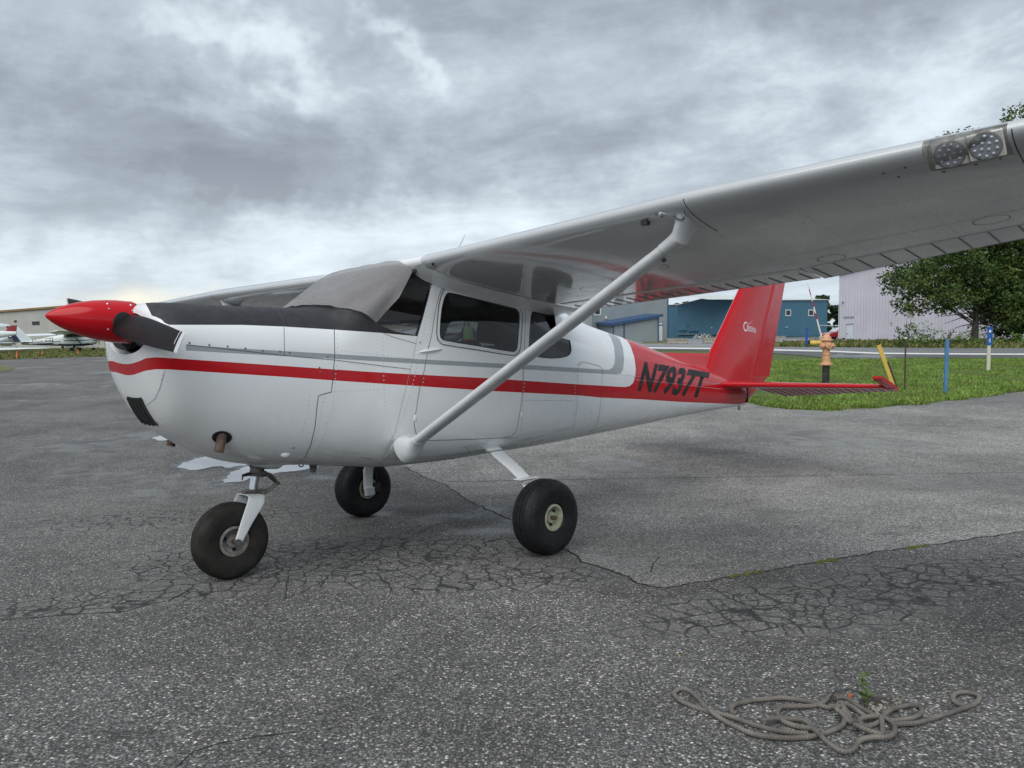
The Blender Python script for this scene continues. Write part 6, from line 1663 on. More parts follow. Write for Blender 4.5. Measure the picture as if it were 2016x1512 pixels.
# ------------------------------------------------------------------ hydrant, posts, sign
def hydrant(pos, s):
    root = empty('fire_hydrant', pos); root.rotation_euler = (0, 0, .25); tag(root, 'pale orange fire hydrant on a black barrel standing in the verge', 'hydrant')
    P = root; z0 = HY_B
    mb = MB(); mb.lathe((0, 0, -.1), (0, 0, 1), [(.088, 0), (.088, z0+.1)], 24); mb.build('barrel', M['hydrantbase'], P)
    mb = MB(); mb.lathe((0, 0, z0), (0, 0, 1), [(.0, 0), (.160, 0), (.165, .015), (.160, .045), (.112, .055), (.098, .07), (.094, .26), (.105, .265), (.105, .285), (.092, .29), (.090, .42), (.112, .50), (.115, .58), (.098, .62)], 28, cap0=True); mb.build('body', M['hydrant'], P)
    mb = MB(); mb.lathe((0, 0, z0+.615), (0, 0, 1), [(.09, 0), (.150, .005), (.152, .028), (.112, .045), (.105, .08), (.088, .12), (.055, .155), (.03, .165), (.03, .195), (.0, .198)], 28); mb.build('bonnet', M['hydrant'], P)
    for a, rr, ln_ in ((PI+.15, .062, .18), (-.55, .062, .18), (-PI/2-.1, .075, .15)):
        d = Vector((math.cos(a), math.sin(a), 0)); mb = MB(); mb.lathe((0, 0, z0+.49), d, [(.05, .05), (rr*.9, ln_*.55), (rr*1.12, ln_*.62), (rr*1.15, ln_*.9), (rr*.9, ln_*1.0), (.02, ln_*1.02), (.018, ln_*1.18), (.0, ln_*1.18)], 18); mb.build('nozzle_cap', M['hydrant'], P)
    mb = MB()
    for k in range(10): t = 2*PI*k/10; mb.lathe((.14*math.cos(t), .14*math.sin(t), z0+.04), (0, 0, 1), [(.012, 0), (.012, .016), (0, .016)], 6)
    mb.build('flange_bolts', M['hydrant'], P)['kind'] = 'stuff'
HY = 19.0; hp = at(1626.5, 700, HY); hg = on_ground(hp.x, hp.y); HY_B = at(1627, 719, HY).z-hg.z
hydrant(hg, 1)
def post(u0, v0, u1, v1, r, mat, name, label, cat, flat=None, Y=None, sink=.15):
    b = gp(u1, v1) if Y is None else on_ground(at(u1, v1, Y).x, Y); t = at(u0, v0, b.y); root = empty(name, b); tag(root, label, cat)
    mb = MB(); d = t-b
    if flat: 
        a, c_, dd_ = frame_from(d, (0, 1, 0)); ax = Vector((1, 0, 0)); ax = (ax-dd_*ax.dot(dd_)).normalized(); ay = dd_.cross(ax)
        ring = lambda o: [tuple(o+ax*sx+ay*sy) for sx, sy in ((-flat, -r), (flat, -r), (flat, r), (-flat, r))]
        mb.loft([ring(-dd_*sink), ring(d)], True, True, True)
    else: mb.tube([-d.normalized()*sink, d], r, 12)
    mb.build('shaft', mat, root, not flat); return root, d
rt, d = post(1730, 679.5, 1762, 768, .010, M['yellow'], 'marker_post', 'leaning flat yellow marker post in the verge', 'post', .048)
rt, d = post(1748, 712, 1768, 768, .022, M['rebar'], 'support_post', 'dark leaning stake right behind the yellow marker post', 'post')
rt, d = post(1783.2, 667, 1781, 772, .017, M['rebar'], 'steel_rod', 'thin rusty steel rod standing between the yellow and the blue post', 'rod')
mb = MB(); mb.ellipsoid(d+Vector((0, 0, .01)), (.035, .035, .03), 10, 8); mb.build('cap', M['postcream'], rt)
rt, d = post(1864.8, 668, 1861, 777, .022, M['bluepost'], 'blue_post', 'slim light blue post with a hooked wire on top', 'post', .036)
mb = MB(); mb.tube([d, d+Vector((.0, 0, .06)), d+Vector((.04, 0, .12)), d+Vector((.12, 0, .15)), d+Vector((.20, 0, .15))], .008, 6); mb.build('wire_hook', M['rebar'], rt)
b_ = gp(1945.5, 730); root = empty('trail_sign', b_); tag(root, 'cream trail post with a blue sign showing a diamond, a bicycle and a walker', 'sign')
ty = b_.y; zt_ = at(1945, 643.5, ty).z-b_.z; zb_ = at(1945, 679.5, ty).z-b_.z; hw = (1950.5-1939.8)/2/FPX*ty
mb = MB(); mb.box((0, 0, zt_/2-.1), (.095, .05, zt_+.16), None, .012); mb.build('post', M['postcream'], root, False)
mb = MB(); mb.box((0, -.032, (zt_+zb_)/2), (hw*2, .012, zt_-zb_)); mb.build('sign_plate', M['signblue'], root, False)
mb = MB()
for sx in (-1, 1): mb.box((sx*(hw-.004), -.0395, (zt_+zb_)/2), (.007, .003, zt_-zb_-.008))
mb.box((0, -.0395, zt_-.006), (hw*2-.02, .003, .008)); mb.build('border', M['bluepost'], root, False)
H_ = zt_-zb_; cz = zt_-H_*.24; mb = MB(); mb.add([(0, -.040, cz-.052), (.042, -.040, cz), (0, -.040, cz+.052), (-.042, -.040, cz)], [(0, 1, 2, 3)]); mb.build('diamond_symbol', M['letterwhite'], root, False)
cz = zt_-H_*.49; mb = MB()
for sx in (-.032, .032): mb.tube([(sx+.022*math.cos(t), -.040, cz-.008+.022*math.sin(t)) for t in [2*PI*k/14 for k in range(15)]], .004, 5)
mb.tube([(-.032, -.04, cz-.008), (-.012, -.04, cz+.026), (.022, -.04, cz+.026), (.032, -.04, cz-.008)], .004, 5); mb.tube([(-.012, -.04, cz+.026), (0, -.04, cz-.008), (.022, -.04, cz+.026)], .004, 5); mb.build('bicycle_symbol', M['bluepost'], root)
cz = zt_-H_*.75; mb = MB(); mb.lathe((.002, -.0385, cz+.055), (0, -1, 0), [(.0, .001), (.013, .001)], 12); mb.add([(-.014, -.04, cz+.04), (.012, -.04, cz+.04), (.014, -.04, cz), (-.010, -.04, cz)], [(0, 3, 2, 1)])
for q in ([(-.012, cz+.002), (.0, cz+.002), (-.018, cz-.06), (-.028, cz-.06)], [(.0, cz+.002), (.014, cz+.002), (.028, cz-.06), (.018, cz-.06)], [(-.016, cz+.036), (-.012, cz+.028), (-.030, cz-.002), (-.034, cz+.004)]): mb.add([(x, -.04, z) for x, z in q], [(0, 3, 2, 1)])
mb.build('walker_symbol', M['letterwhite'], root, False)
rt, d = post(1589.5, 645, 1586.5, 684, .05, M['bluedeep'], 'blue_bollard', 'deep blue marker post beyond the road, left of the hydrant', 'post', .065)
# snow plough blade and gate arm
b_ = gp(1605, 682); root = empty('plough_blade', b_); tag(root, 'small yellow plough blade lying beyond the road beside the hydrant', 'plough'); w_ = 26/FPX*b_.y; h_ = 11/FPX*b_.y
mb = MB(); mb.loft([[(x, -.12*math.sin(t*PI)+.0, .02+h_*t) for t in np.linspace(0, 1, 7)] for x in (-w_/2, w_/2)], False, False, False); mb.loft([[(x, -.12*math.sin(t*PI)+.03, .02+h_*t) for t in np.linspace(0, 1, 7)] for x in (w_/2, -w_/2)], False, False, False); mb.build('blade', M['yellow'], root)
for sx in (-1, 1): mb = MB(); mb.box((sx*w_/2, 0, h_*.5), (.10, .28, h_*1.15)); mb.build('end_plate', M['darkmetal'], root, False)
mb = MB(); mb.box((0, .35, h_*.3), (.2, .7, .12)); mb.build('push_arm', M['darkmetal'], root, False)
Yg = 66; b_ = gcol(1618.5, Yg); root = empty('gate_arm', b_); tag(root, 'raised red and white striped barrier arm before the teal hangar', 'barrier'); t_ = at(1590, 557, Yg)-b_; s_ = at(1617.5, 664, Yg)-b_
mb = MB(); mb.box((s_.x, 0, s_.z/2), (.3, .35, s_.z+.2)); mb.build('housing', M['postcream'], root, False)
for k in range(9):
    mb = MB(); a, b = s_.lerp(t_, k/9), s_.lerp(t_, (k+1)/9); mb.tube([a, b], .075*(1-.055*k), 8); mb.build('arm_section', M['carred'] if k in (3, 5, 7) else M['letterwhite'], root)
# concrete blocks
def block(u0, u1, v0, v1, label):
    b = gp((u0+u1)/2, v1); w = (u1-u0)/FPX*b.y; h = (v1-v0)/FPX*b.y; root = empty('concrete_block', b); tag(root, label, 'barrier', 'concrete blocks along the lot')
    mb = MB(); d = .6; pr = [(-d/2, -.1), (d/2, -.1), (d/2, h*.25), (d*.22, h*.45), (d*.18, h), (-d*.18, h), (-d*.22, h*.45), (-d/2, h*.25)]
    mb.loft([[(x, y, z) for y, z in pr] for x in (-w/2, w/2)], True, True, True); mb.build('body', M['concrete'], root, False)
    mb = MB(); mb.box((0, 0, h+.03), (.3, .08, .06), None, .02); mb.build('lifting_loop', M['rebar'], root, False)
block(1313, 1354, 666, 677.5, 'mossy concrete block near the corner of the grey hangar'); block(1384, 1424, 664.5, 676.5, 'concrete block just left of the red fin'); block(1522, 1546.5, 661.5, 668.5, 'small concrete block just right of the red rudder')
# heap of pipe frames before the teal hangar
b_ = gcol(1384, 138); root = empty('pipe_heap', b_); tag(root, 'heap of grey pipe frames lying before the teal hangar', 'heap'); random.seed(3)
for k in range(16):
    mb = MB(); x = -1.5+3.0*k/15; mb.tube([(x-.5, random.gauss(0, .3), .1), (x, random.gauss(0, .2), random.uniform(.4, .95)), (x+.6, random.gauss(0, .3), .15)], .06, 6); mb.build('pipe', random.choice((M['castmetal'], M['rimgrey'], M['whitetrim'])), root)

# ------------------------------------------------------------------ other aircraft
def hullmesh(mb_name, parent, mats, fn, x0=-.74, x1=6.3, nx=26, nt=20):
    xs_ = np.linspace(x0, x1, nx); th_ = np.linspace(0, PI, nt); G = hull(*np.meshgrid(xs_, th_, indexing='ij')); vs = []; fs = []; mi = []
    for s in (1, -1):
        n0 = len(vs); vs += [(p[0], p[1]*s, p[2]) for p in G.reshape(-1, 3)]
        for i in range(nx-1):
            for j in range(nt-1):
                q = (n0+i*nt+j, n0+(i+1)*nt+j, n0+(i+1)*nt+j+1, n0+i*nt+j+1); fs.append(q if s > 0 else q[::-1])
                c = G[i:i+2, j:j+2].reshape(-1, 3).mean(0); mi.append(fn(c))
    o = mesh_obj(mb_name, vs, fs, mats, parent, True, None, mi); return o
def light_aircraft(pos, nose, label, paintf, tailmat, text=None, tmat=None, backmat=None, group='light aircraft parked in the background', wing='white', zoff=0.0, detail=True):
    """nose: heading angle of the nose in the ground plane"""
    root = empty('light_aircraft', (pos[0], pos[1], pos[2]+zoff)); root.rotation_euler = (0, 0, nose+PI); tag(root, label, 'aircraft', group)
    W_ = M['planewhite']; fus = hullmesh('fuselage', root, [W_, M['planenavy'], M['planered'], M['darkglass']], paintf)
    for side in (-1, 1):
        mb = MB(); mb.loft([wing_ring(t, side, .99) for t in (.5, 2.52, 5.3, 5.45)], True, True, True); mb.build('wing', W_, root, True, 40)
        mb = MB(); mb.tube([(.76, side*.5, .73), (1.0, side*2.4, 1.84)], .045, 8); mb.build('wing_strut', M['planenavy'] if tailmat is M['planenavy'] else W_, root)
        mb = MB(); mb.tube([(1.65, side*.35, .64), (1.48, side*.95, .4), (1.48, side*1.0, .22)], .035, 6); mb.build('gear_leg', W_, root)
        mb = MB(); mb.lathe((1.48, side*1.05, .22), (0, 1, 0), [(.09, -.06), (.2, -.09), (.225, 0), (.2, .09), (.09, .06)], 20, cap0=True, cap1=True); mb.build('wheel', M['rubber'], root)
        mb = MB(); mb.loft([[(5.6, side*.05, 1.06), (5.65, side*.05, 1.08), (6.8, side*.05, 1.0), (6.8, side*.05, .99)], [(6.1, side*1.65, 1.03), (6.15, side*1.65, 1.045), (6.7, side*1.65, .98), (6.7, side*1.65, .97)]], True, True, True); mb.build('tailplane', W_, root, True, 30)
    mb = MB(); mb.loft([fin_sec(f_le(z), f_hg(z), z, .07) for z in (1.05, 1.6, 2.2, 2.6)], True, True, True); mb.build('fin', W_ if tailmat is not M['planered'] else tailmat, root, True, 40)
    mb = MB(); mb.loft([fin_sec(f_hg(z)+.01, f_te(z), z, .05) for z in (1.05, 1.6, 2.2, 2.62)], True, True, True); mb.build('rudder', tailmat, root, True, 40)
    mb = MB(); mb.tube([(-.05, 0, .75), (-.15, 0, .3)], .035, 8); mb.build('nose_leg', W_, root)
    mb = MB(); mb.lathe((-.19, 0, .2), (0, 1, 0), [(.08, -.05), (.18, -.07), (.2, 0), (.18, .07), (.08, .05)], 20, cap0=True, cap1=True); mb.build('wheel', M['rubber'], root)
    mb = MB(); mb.lathe((-.74, 0, 1.5), (-1, 0, .05), [(.13, 0), (.12, .1), (.06, .22), (0, .28)], 16); mb.build('spinner', W_, root)
    mb = MB(); mb.box((-.80, 0, 1.5), (.05, .10, 1.86), Matrix.Rotation(.5, 3, 'X'), .01); mb.build('propeller', M['prop'], root)
    if text:
        for s in (-1, 1):
            def pl(a, b, s=s):
                x = (3.45+1.75*a) if s < 0 else (5.2-1.75*a); z = .90+.06*0+.34*b+(.05 if True else 0); z = z-.0*(x-3.4); t_ = th_of(x, min(z, float(hull_sec(x)[0])-.02)); h = hull(x, t_)+hull_n(x, t_)*.02; return (h[0], s*abs(h[1]), h[2])
            if backmat:
                vs = []; fs = []
                for i in range(9):
                    for j in range(3): vs.append(pl(-.06+1.12*i/8, -.35+1.7*j/2))
                vs = [(v[0], v[1]-s*.008, v[2]) for v in vs]
                for i in range(8):
                    for j in range(2): q = (i*3+j, i*3+j+1, i*3+j+4, i*3+j+3); fs.append(q)
                mesh_obj('registration_panel', vs, fs, backmat, fus, False)
            text_mesh(text, 'registration', tmat, fus, pl, bold=.02, res=2, sub=.25)
    return root
def pf_navy(c):
    if .35 < c[0] < 2.4 and c[2] > 1.45: return 3
    return 1 if (abs(c[2]-(1.16-.035*c[0])) < .035 or c[2] < .80-.0*c[0]) else 0
def pf_red(c):
    if .35 < c[0] < 2.6 and c[2] > 1.45: return 3
    return 2 if abs(c[2]-(1.22-.03*c[0])) < .07 else 0
def pf_white(c): return 3 if (.35 < c[0] < 2.4 and c[2] > 1.45) else (2 if abs(c[2]-1.15) < .04 else 0)
q = gp(181, 692); light_aircraft(q, .22, 'pale blue light aircraft with a navy rudder, N4082D on its side', pf_navy, M['planenavy'], 'N4082D', M['letterwhite'], M['planenavy'])
q = gp(66, 689); q = on_ground(q.x-2.0, q.y+10); light_aircraft(q, PI+.28, 'white light aircraft with a dark red band and N53066 behind the pale blue one', pf_red, M['planewhite'], 'N53066', M['letterwhite'], M['planered'])
q = gcol(18, 96); light_aircraft(q, PI*.62, 'white light aircraft with a red tail, farthest left of the parked row', pf_white, M['planered'])
# floatplane at the left edge
q = gp(-42, 697.5); root = empty('float_aircraft', q); root.rotation_euler = (0, 0, .10); tag(root, 'white float with its struts, part of a seaplane at the far left', 'aircraft', 'light aircraft parked in the background')
for y in (-1.1, 1.1):
    mb = MB(); rg = []
    for x, w_, h0, h1 in [(-3.4, .03, .42, .52), (-2.8, .22, .22, .56), (-1.5, .33, .10, .58), (0, .35, .06, .58), (.3, .33, .16, .56), (1.8, .26, .26, .54), (3.2, .12, .38, .50), (3.7, .03, .42, .46)]:
        x += 1.8; rg.append([(x, y-w_, (h0+h1)/2), (x, y-w_*.8, h1), (x, y+w_*.8, h1), (x, y+w_, (h0+h1)/2), (x, y, h0)])
    mb.loft(rg, True, True, True); mb.build('float', M['planewhite'], root, True, 30)
    for x in (-1.2, 1.0):
        mb = MB(); mb.tube([(x, y, .55), (x+.2, y*.45, 1.55)], .05, 6); mb.build('float_strut', M['planewhite'], root)
    mb = MB(); mb.tube([(-1.2, y, .58), (1.2, y*.45, 1.5)], .04, 6); mb.build('float_strut', M['planewhite'], root)
mb = MB(); rg = [[(x, w_*math.cos(t), z0+h_*math.sin(t)) for t in [2*PI*k/14 for k in range(14)]] for x, w_, h_, z0 in [(-2.6, .2, .2, 1.9), (-2.3, .45, .45, 1.9), (-1, .55, .6, 1.95), (.8, .5, .6, 2.0), (1.8, .3, .35, 1.75), (3.3, .08, .15, 1.85)]]
mb.loft(rg, True, True, True); mb.build('hull', M['planewhite'], root, True, 40)
for side in (-1, 1): mb = MB(); mb.loft([[(p[0]-1.8, p[1], p[2]+.75) for p in wing_ring(t, side, .99)] for t in (.4, 2.5, 5.0)], True, True, True); mb.build('wing', M['planewhite'], root, True, 40)
mb = MB(); mb.loft([fin_sec(2.3, 3.3, 2.0, .06), fin_sec(2.8, 3.4, 2.55, .06)], True, True, True); mb.build('fin', M['planered'], root, True, 40)
q = gcol(1326, 178); light_aircraft(q, PI*.30, 'white light aircraft with a red fin, far off between the grey and teal hangars', pf_white, M['planewhite'])
q = gcol(1664, 112); light_aircraft(q, PI*.93, 'white and red light aircraft behind the red car', pf_red, M['planered'])
q = gcol(1648, 122); light_aircraft(q, PI*1.1, 'white light aircraft farthest back beside the lilac hangar', pf_white, M['planewhite'])
q = gcol(893, 58); light_aircraft(q, -.25, 'white light aircraft seen through the door window of the big aircraft', pf_red, M['planewhite'])
# cones
def cone(u, v, s, label):
    b = gp(u, v); root = empty('traffic_cone', b); tag(root, label, 'cone', 'orange cones on the parking grass'); mb = MB(); mb.lathe((0, 0, .03), (0, 0, 1), [(.14*s, 0), (.10*s, .2*s), (.06*s, .5*s), (.025*s, .7*s), (0, .71*s)], 14); mb.build('cone_body', M['cone'], root); mb = MB(); mb.box((0, 0, .02), (.36*s, .36*s, .04)); mb.build('base', M['cone'], root, False)
cone(33.5, 705, 0.62, 'nearest orange cone, at the far left of the parking grass'); cone(84, 700, .5, 'orange cone below the pale blue aircraft'); cone(153.5, 698, .55, 'orange cone beside the wheels of the pale blue aircraft'); cone(17.5, 697.5, .4, 'small orange cone at the end of the float'); cone(38, 696, .4, 'small orange cone before the floats')
# red car
def car(pos, ang, label):
    root = empty('parked_car', pos); root.rotation_euler = (0, 0, ang); tag(root, label, 'car')
    prof = [(-2.2, .35), (-2.25, .62), (-2.1, .80), (-1.0, .95), (-.45, 1.38), (.1, 1.47), (.9, 1.44), (1.5, 1.05), (2.1, .98), (2.25, .70), (2.2, .35)]
    mb = MB(); rings = []
    for y, s, zs in ((-.86, .97, .93), (-.80, 1.0, 1.0), (.80, 1.0, 1.0), (.86, .97, .93)): rings.append([(x*s, y*(1 if z < 1.0 else .82), .35+(z-.35)*zs) for x, z in prof])
    mb.loft(rings, True, True, True); mb.build('body', M['carred'], root, True, 25)
    for s in (-1, 1):
        mb = MB(); mb.add([(-.95, s*.84, .98), (-.42, s*.715, 1.33), (.85, s*.715, 1.38), (1.35, s*.84, 1.02)], [(0, 1, 2, 3)]); mb.v = [(v[0], v[1]+s*.012, v[2]) for v in mb.v]; mb.build('side_window', M['darkglass'], root, False)
        mb = MB(); mb.ellipsoid((-2.12, s*.6, .68), (.12, .18, .09), 10, 8); mb.build('headlight', M['letterwhite'], root)
        for x in (-1.4, 1.4): mb = MB(); mb.lathe((x, s*.74, .32), (0, 1, 0), [(.0, -.11), (.2, -.11), (.31, -.10), (.32, 0), (.31, .10), (.2, .11), (0, .11)], 20); mb.build('wheel', M['rubber'], root)
    mb = MB(); mb.add([(-1.02, -.68, .975), (-1.02, .68, .975), (-.48, .6, 1.375), (-.48, -.6, 1.375)], [(0, 1, 2, 3)]); mb.v = [(v[0]-.02, v[1], v[2]+.015) for v in mb.v]; mb.build('windscreen', M['fairing'], root, False)
    mb = MB(); mb.box((-2.22, 0, .55), (.06, 1.0, .16)); mb.build('grille', M['darkmetal'], root, False)
q = gcol(1652, 97); car(q, .30, 'red car parked between the teal and lilac hangars')
# person far behind, seen through the door window
def person(pos, ang):
    root = empty('person', pos); root.rotation_euler = (0, 0, ang); tag(root, 'person in a cap, high-visibility vest and red shorts standing far behind the aircraft', 'person')
    V = [(0, 0, .92), (0, 0, 1.12), (0, 0, 1.38), (0, 0, 1.49), (0, .01, 1.62), (.20, 0, 1.40), (.27, 0, 1.12), (.25, -.10, .88), (-.20, 0, 1.40), (-.27, 0, 1.12), (-.25, -.06, .86), (.10, 0, .88), (.11, -.02, .48), (.12, .02, .08), (.13, -.14, .04), (-.10, 0, .88), (-.12, .0, .48), (-.13, .03, .08), (-.14, -.12, .04), (.25, -.13, .80), (-.25, -.09, .78)]
    E_ = [(0, 1), (1, 2), (2, 3), (3, 4), (2, 5), (5, 6), (6, 7), (2, 8), (8, 9), (9, 10), (0, 11), (11, 12), (12, 13), (13, 14), (0, 15), (15, 16), (16, 17), (17, 18), (7, 19), (10, 20)]
    Rr = [.14, .13, .15, .055, .095, .065, .045, .032, .065, .045, .032, .085, .058, .04, .038, .085, .058, .04, .038, .03, .03]
    me = bpy.data.meshes.new('body'); me.from_pydata(V, E_, []); o = bpy.data.objects.new('body', me); link(o, root)
    md = o.modifiers.new('skin', 'SKIN'); o.modifiers.new('sub', 'SUBSURF').levels = 1; o.modifiers['sub'].render_levels = 1
    for i, sv in enumerate(me.skin_vertices[0].data): sv.radius = (Rr[i], Rr[i]*(.72 if i in (0, 1, 2) else 1.0)); sv.use_root = (i == 0)
    bpy.context.view_layer.update()
    ev = bpy.data.meshes.new_from_object(o.evaluated_get(bpy.context.evaluated_depsgraph_get())); o.modifiers.clear(); o.data = ev; ev.name = 'body'
    for m_ in (M['skin'], M['navy']): ev.materials.append(m_)
    for p_ in ev.polygons: p_.use_smooth = True; p_.material_index = 1 if 1.0 < p_.center.z < 1.45 and abs(p_.center.x) < .36 else 0
    def shell(name, mat, ztop, zbot, sx, sy, legs=False):
        mb = MB()
        if legs:
            for s in (-1, 1): mb.loft([[(s*.105+.115*math.cos(t), .12*math.sin(t)-.0, z) for t in [2*PI*k/14 for k in range(14)]] for z in (.55, .72, .90)], True, False, False)
            mb.loft([[(.225*math.cos(t), .15*math.sin(t), z) for t in [2*PI*k/16 for k in range(16)]] for z in (.82, .92, 1.0)], True, False, False)
        else: mb.loft([[(sx*w*math.cos(t), sy*w*math.sin(t), z) for t in [2*PI*k/18 for k in range(18)]] for z, w in ((zbot, .97), ((zbot+ztop)/2, 1.0), (ztop-.05, .95), (ztop, .6))], True, False, False)
        mb.build(name, mat, root)
    shell('vest', M['vest'], 1.46, .98, .225, .17); shell('shorts', M['shorts'], 1.0, .55, 0, 0, True)
    mb = MB(); mb.loft([[(.105*w*math.cos(t), .115*w*math.sin(t)+.01, z) for t in [2*PI*k/16 for k in range(16)]] for z, w in ((1.645, 1.0), (1.70, .95), (1.745, .6), (1.755, .1))], True, False, True); mb.box((0, -.13, 1.65), (.14, .12, .015)); mb.build('cap', M['cap'], root)
    for s in (-1, 1): mb = MB(); mb.ellipsoid((s*.035, -.09, 1.625), (.012, .008, .009), 8, 6); mb.build('eye', M['void'], root)
q = gcol(922, 30); person(q, .3)
# ------------------------------------------------------------------ tie-down rope, anchor, weed
def zpx(X, Y_): return (1280+X/2.739, 1280+Y_/2.739)
RR = .0086
strands = [
 [(300, 325), (250, 262), (205, 226), (158, 222), (130, 246), (160, 284), (240, 318), (330, 345), (450, 375), (560, 415), (700, 450), (850, 462)],
 [(298, 322), (330, 352), (380, 384), (450, 420), (560, 468), (680, 490), (820, 487), (900, 475), (980, 450), (1035, 425), (1048, 395), (1042, 360)],
 [(600, 412), (690, 394), (790, 385), (850, 410), (868, 445)],
 [(448, 362), (438, 330), (480, 300), (600, 278), (720, 275), (850, 290), (950, 322), (1000, 318), (1040, 300)],
 [(1030, 278), (970, 275), (930, 300), (860, 315), (730, 326), (692, 345), (690, 372), (720, 402), (800, 430), (870, 446), (905, 478), (950, 522), (1010, 555), (1060, 562), (1100, 545), (1130, 510), (1200, 497), (1280, 495), (1318, 460), (1310, 412), (1260, 386), (1180, 387), (1130, 405), (1150, 428), (1190, 420), (1240, 398)],
 [(1100, 440), (1160, 460), (1245, 470), (1252, 430), (1246, 392)],
 [(1100, 440), (1130, 432), (1190, 430)],
 [(1000, 292), (1060, 290), (1120, 318), (1180, 350), (1215, 382)], [(1010, 305), (1080, 325), (1140, 360), (1190, 385)],
 [(1250, 382), (1320, 330), (1400, 310), (1455, 322), (1462, 356), (1420, 385), (1330, 396), (1290, 402)],
 [(1300, 418), (1400, 412), (1470, 397), (1600, 356), (1700, 325), (1765, 292), (1768, 258), (1705, 240), (1645, 250), (1634, 285), (1670, 308), (1700, 312)],
 [(1000, 345), (1030, 335), (1060, 345), (1075, 365), (1050, 380), (1015, 365), (1005, 350)], [(1020, 372), (1055, 395), (1080, 405), (1075, 385), (1040, 360)], [(1030, 325), (1050, 350), (1040, 375)],
]
lifts = [0, .004, .012, .004, .010, .018, .006, .016, .008, .006, .002, .016, .022, .028]
verts = []; faces = []; uvs = []
for st_, lf in zip(strands, lifts):
    P2 = smooth_poly([np.array(gp(*zpx(*p))[:2]) for p in st_], False, 6); P2 = resample(P2, .012); L_ = 0; nseg = 10; n0 = len(verts)
    for i, p in enumerate(P2):
        t = P2[min(i+1, len(P2)-1)]-P2[max(i-1, 0)]; t /= np.linalg.norm(t)+1e-9; nn = np.array([-t[1], t[0]])
        if i: L_ += np.linalg.norm(p-P2[i-1])
        z = terr(*p)+RR*.92+lf*(.55+.45*math.sin(i*.19+lf*100))+.003*mnoise.noise((i*.1, lf*50, 0)); r = RR*(1+.04*mnoise.noise((i*.4, lf*90, 2)))
        for k in range(nseg):
            a = 2*PI*k/nseg; verts.append((p[0]+nn[0]*r*math.cos(a), p[1]+nn[1]*r*math.cos(a), z+r*math.sin(a)*.94)); uvs.append((L_, k/nseg))
    for i in range(len(P2)-1):
        for k in range(nseg): faces.append((n0+i*nseg+k, n0+i*nseg+(k+1) % nseg, n0+(i+1)*nseg+(k+1) % nseg, n0+(i+1)*nseg+k))
    faces.append(tuple(reversed(range(n0, n0+nseg)))); faces.append(tuple(range(n0+(len(P2)-1)*nseg, n0+len(P2)*nseg)))
rope = mesh_obj('tie_down_rope', verts, faces, M['rope'], None, True, 60)
ul = rope.data.uv_layers.new(name='UVMap'); li = np.zeros(len(rope.data.loops), np.int32); rope.data.loops.foreach_get('vertex_index', li); U = np.array(uvs)[li]; ul.data.foreach_set('uv', U.ravel())
tag(rope, 'grey-brown braided tie-down rope lying knotted on the asphalt at lower right', 'rope')
c = gp(*zpx(1075, 285)); root = empty('tie_down_anchor', c); tag(root, 'steel tie-down ring with a rusty bolt set in the asphalt beside the rope', 'anchor')
mb = MB(); mb.lathe((0, 0, -.01), (0, 0, 1), [(.030, 0), (.030, .018), (.022, .024), (.012, .026)], 18); mb.build('anchor_plate', M['rimgrey'], root)
mb = MB(); mb.lathe((0, 0, .01), (0, 0, 1), [(.009, 0), (.009, .02), (.005, .026), (0, .026)], 10); mb.build('anchor_bolt', M['rust2'], root)
mb = MB(); mb.tube([(-.07, 0, .02), (-.05, 0, .045), (0, 0, .05), (.06, .0, .03), (.11, -.02, .008)], .0025, 6); mb.build('anchor_wire', M['darkmetal'], root)
hole = sheet('soil_hole', [tuple(gp(*zpx(x, y))[:2]) for x, y in [(1140, 262), (1200, 250), (1290, 256), (1370, 285), (1390, 310), (1330, 335), (1250, 345), (1200, 325), (1150, 300)]], M['soil'], .003, .02, ground, .0)
mb = MB(); random.seed(5)
for k in range(90):
    p = gp(*zpx(random.uniform(1180, 1360), random.uniform(265, 335))); r = random.uniform(.002, .0055); mb.ellipsoid((p.x, p.y, p.z+r*.6), (r*1.3, r, r*.8), 6, 4)
pb = mb.build('pebbles', M['concrete'], hole); pb['kind'] = 'stuff'
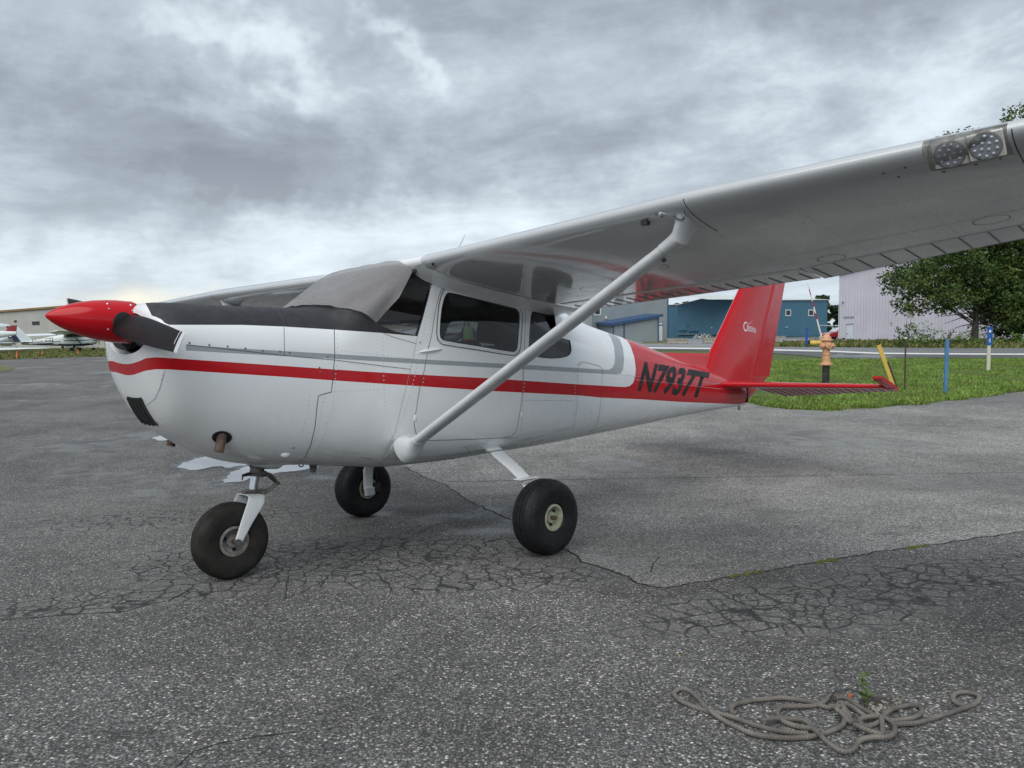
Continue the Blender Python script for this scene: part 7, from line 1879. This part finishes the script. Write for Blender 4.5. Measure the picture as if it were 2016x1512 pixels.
c = gp(*zpx(1160, 296)); root = empty('weed', c); tag(root, 'small green weed growing from the hole beside the tie-down ring', 'weed'); random.seed(9)
hz = 190/2.739/FPX*c.y*1.02
stem = MB(); P = [(.012*math.sin(k*.9), .006*k*.1, hz*k/8) for k in range(9)]; stem.tube(P, [.0032*(1-.08*k) for k in range(9)], 6); stem.build('stem', M['leafw'], root)
for k in range(34):
    t = random.random()**.8*.98; a = random.uniform(0, 2*PI); ln_ = (.034*(1-t)+.010)*random.uniform(.7, 1.2); i = min(7, int(t*8)); b = Vector(P[i]).lerp(Vector(P[i+1]), t*8-i); d = Vector((math.cos(a), math.sin(a), .45)); s = Vector((-math.sin(a), math.cos(a), 0))*ln_*.28
    mb = MB(); mb.add([tuple(b), tuple(b+d*ln_*.5+s), tuple(b+d*ln_), tuple(b+d*ln_*.5-s)], [(0, 1, 2, 3)]); mb.build('leaf', M['leafw'], root, False)
# loose stones and a fallen leaf
mb = MB(); random.seed(17)
for k in range(260):
    u, v = random.uniform(0, 2016), 880+632*random.random()**.6; p = gp(u, v); r = random.uniform(.002, .005)*(1 if v > 1000 else 1.6); mb.ellipsoid((p.x, p.y, p.z+r*.45), (r*random.uniform(.8, 1.5), r, r*.7), 6, 4)
gr = mb.build('loose_gravel', M['concrete'], ground); gr['kind'] = 'stuff'
for (u, v) in [(1604, 1371), (1335, 1291), (1455, 1300)]:
    p = gp(u, v); a = random.uniform(0, 6); mb = MB(); d = Vector((math.cos(a), math.sin(a), 0))*.012; s = Vector((-math.sin(a), math.cos(a), .2))*.006; mb.add([tuple(p-d+Vector((0, 0, .003))), tuple(p+s+Vector((0, 0, .006))), tuple(p+d+Vector((0, 0, .004))), tuple(p-s+Vector((0, 0, .003)))], [(0, 1, 2, 3)]); lf_ = mb.build('fallen_leaf', M['yellow'], None, False); tag(lf_, {1604: 'yellow fallen leaf just left of the tie-down ring', 1335: 'small tan leaf on the asphalt, left of the rope loop', 1455: 'small tan leaf on the asphalt above the rope'}[u], 'leaf')
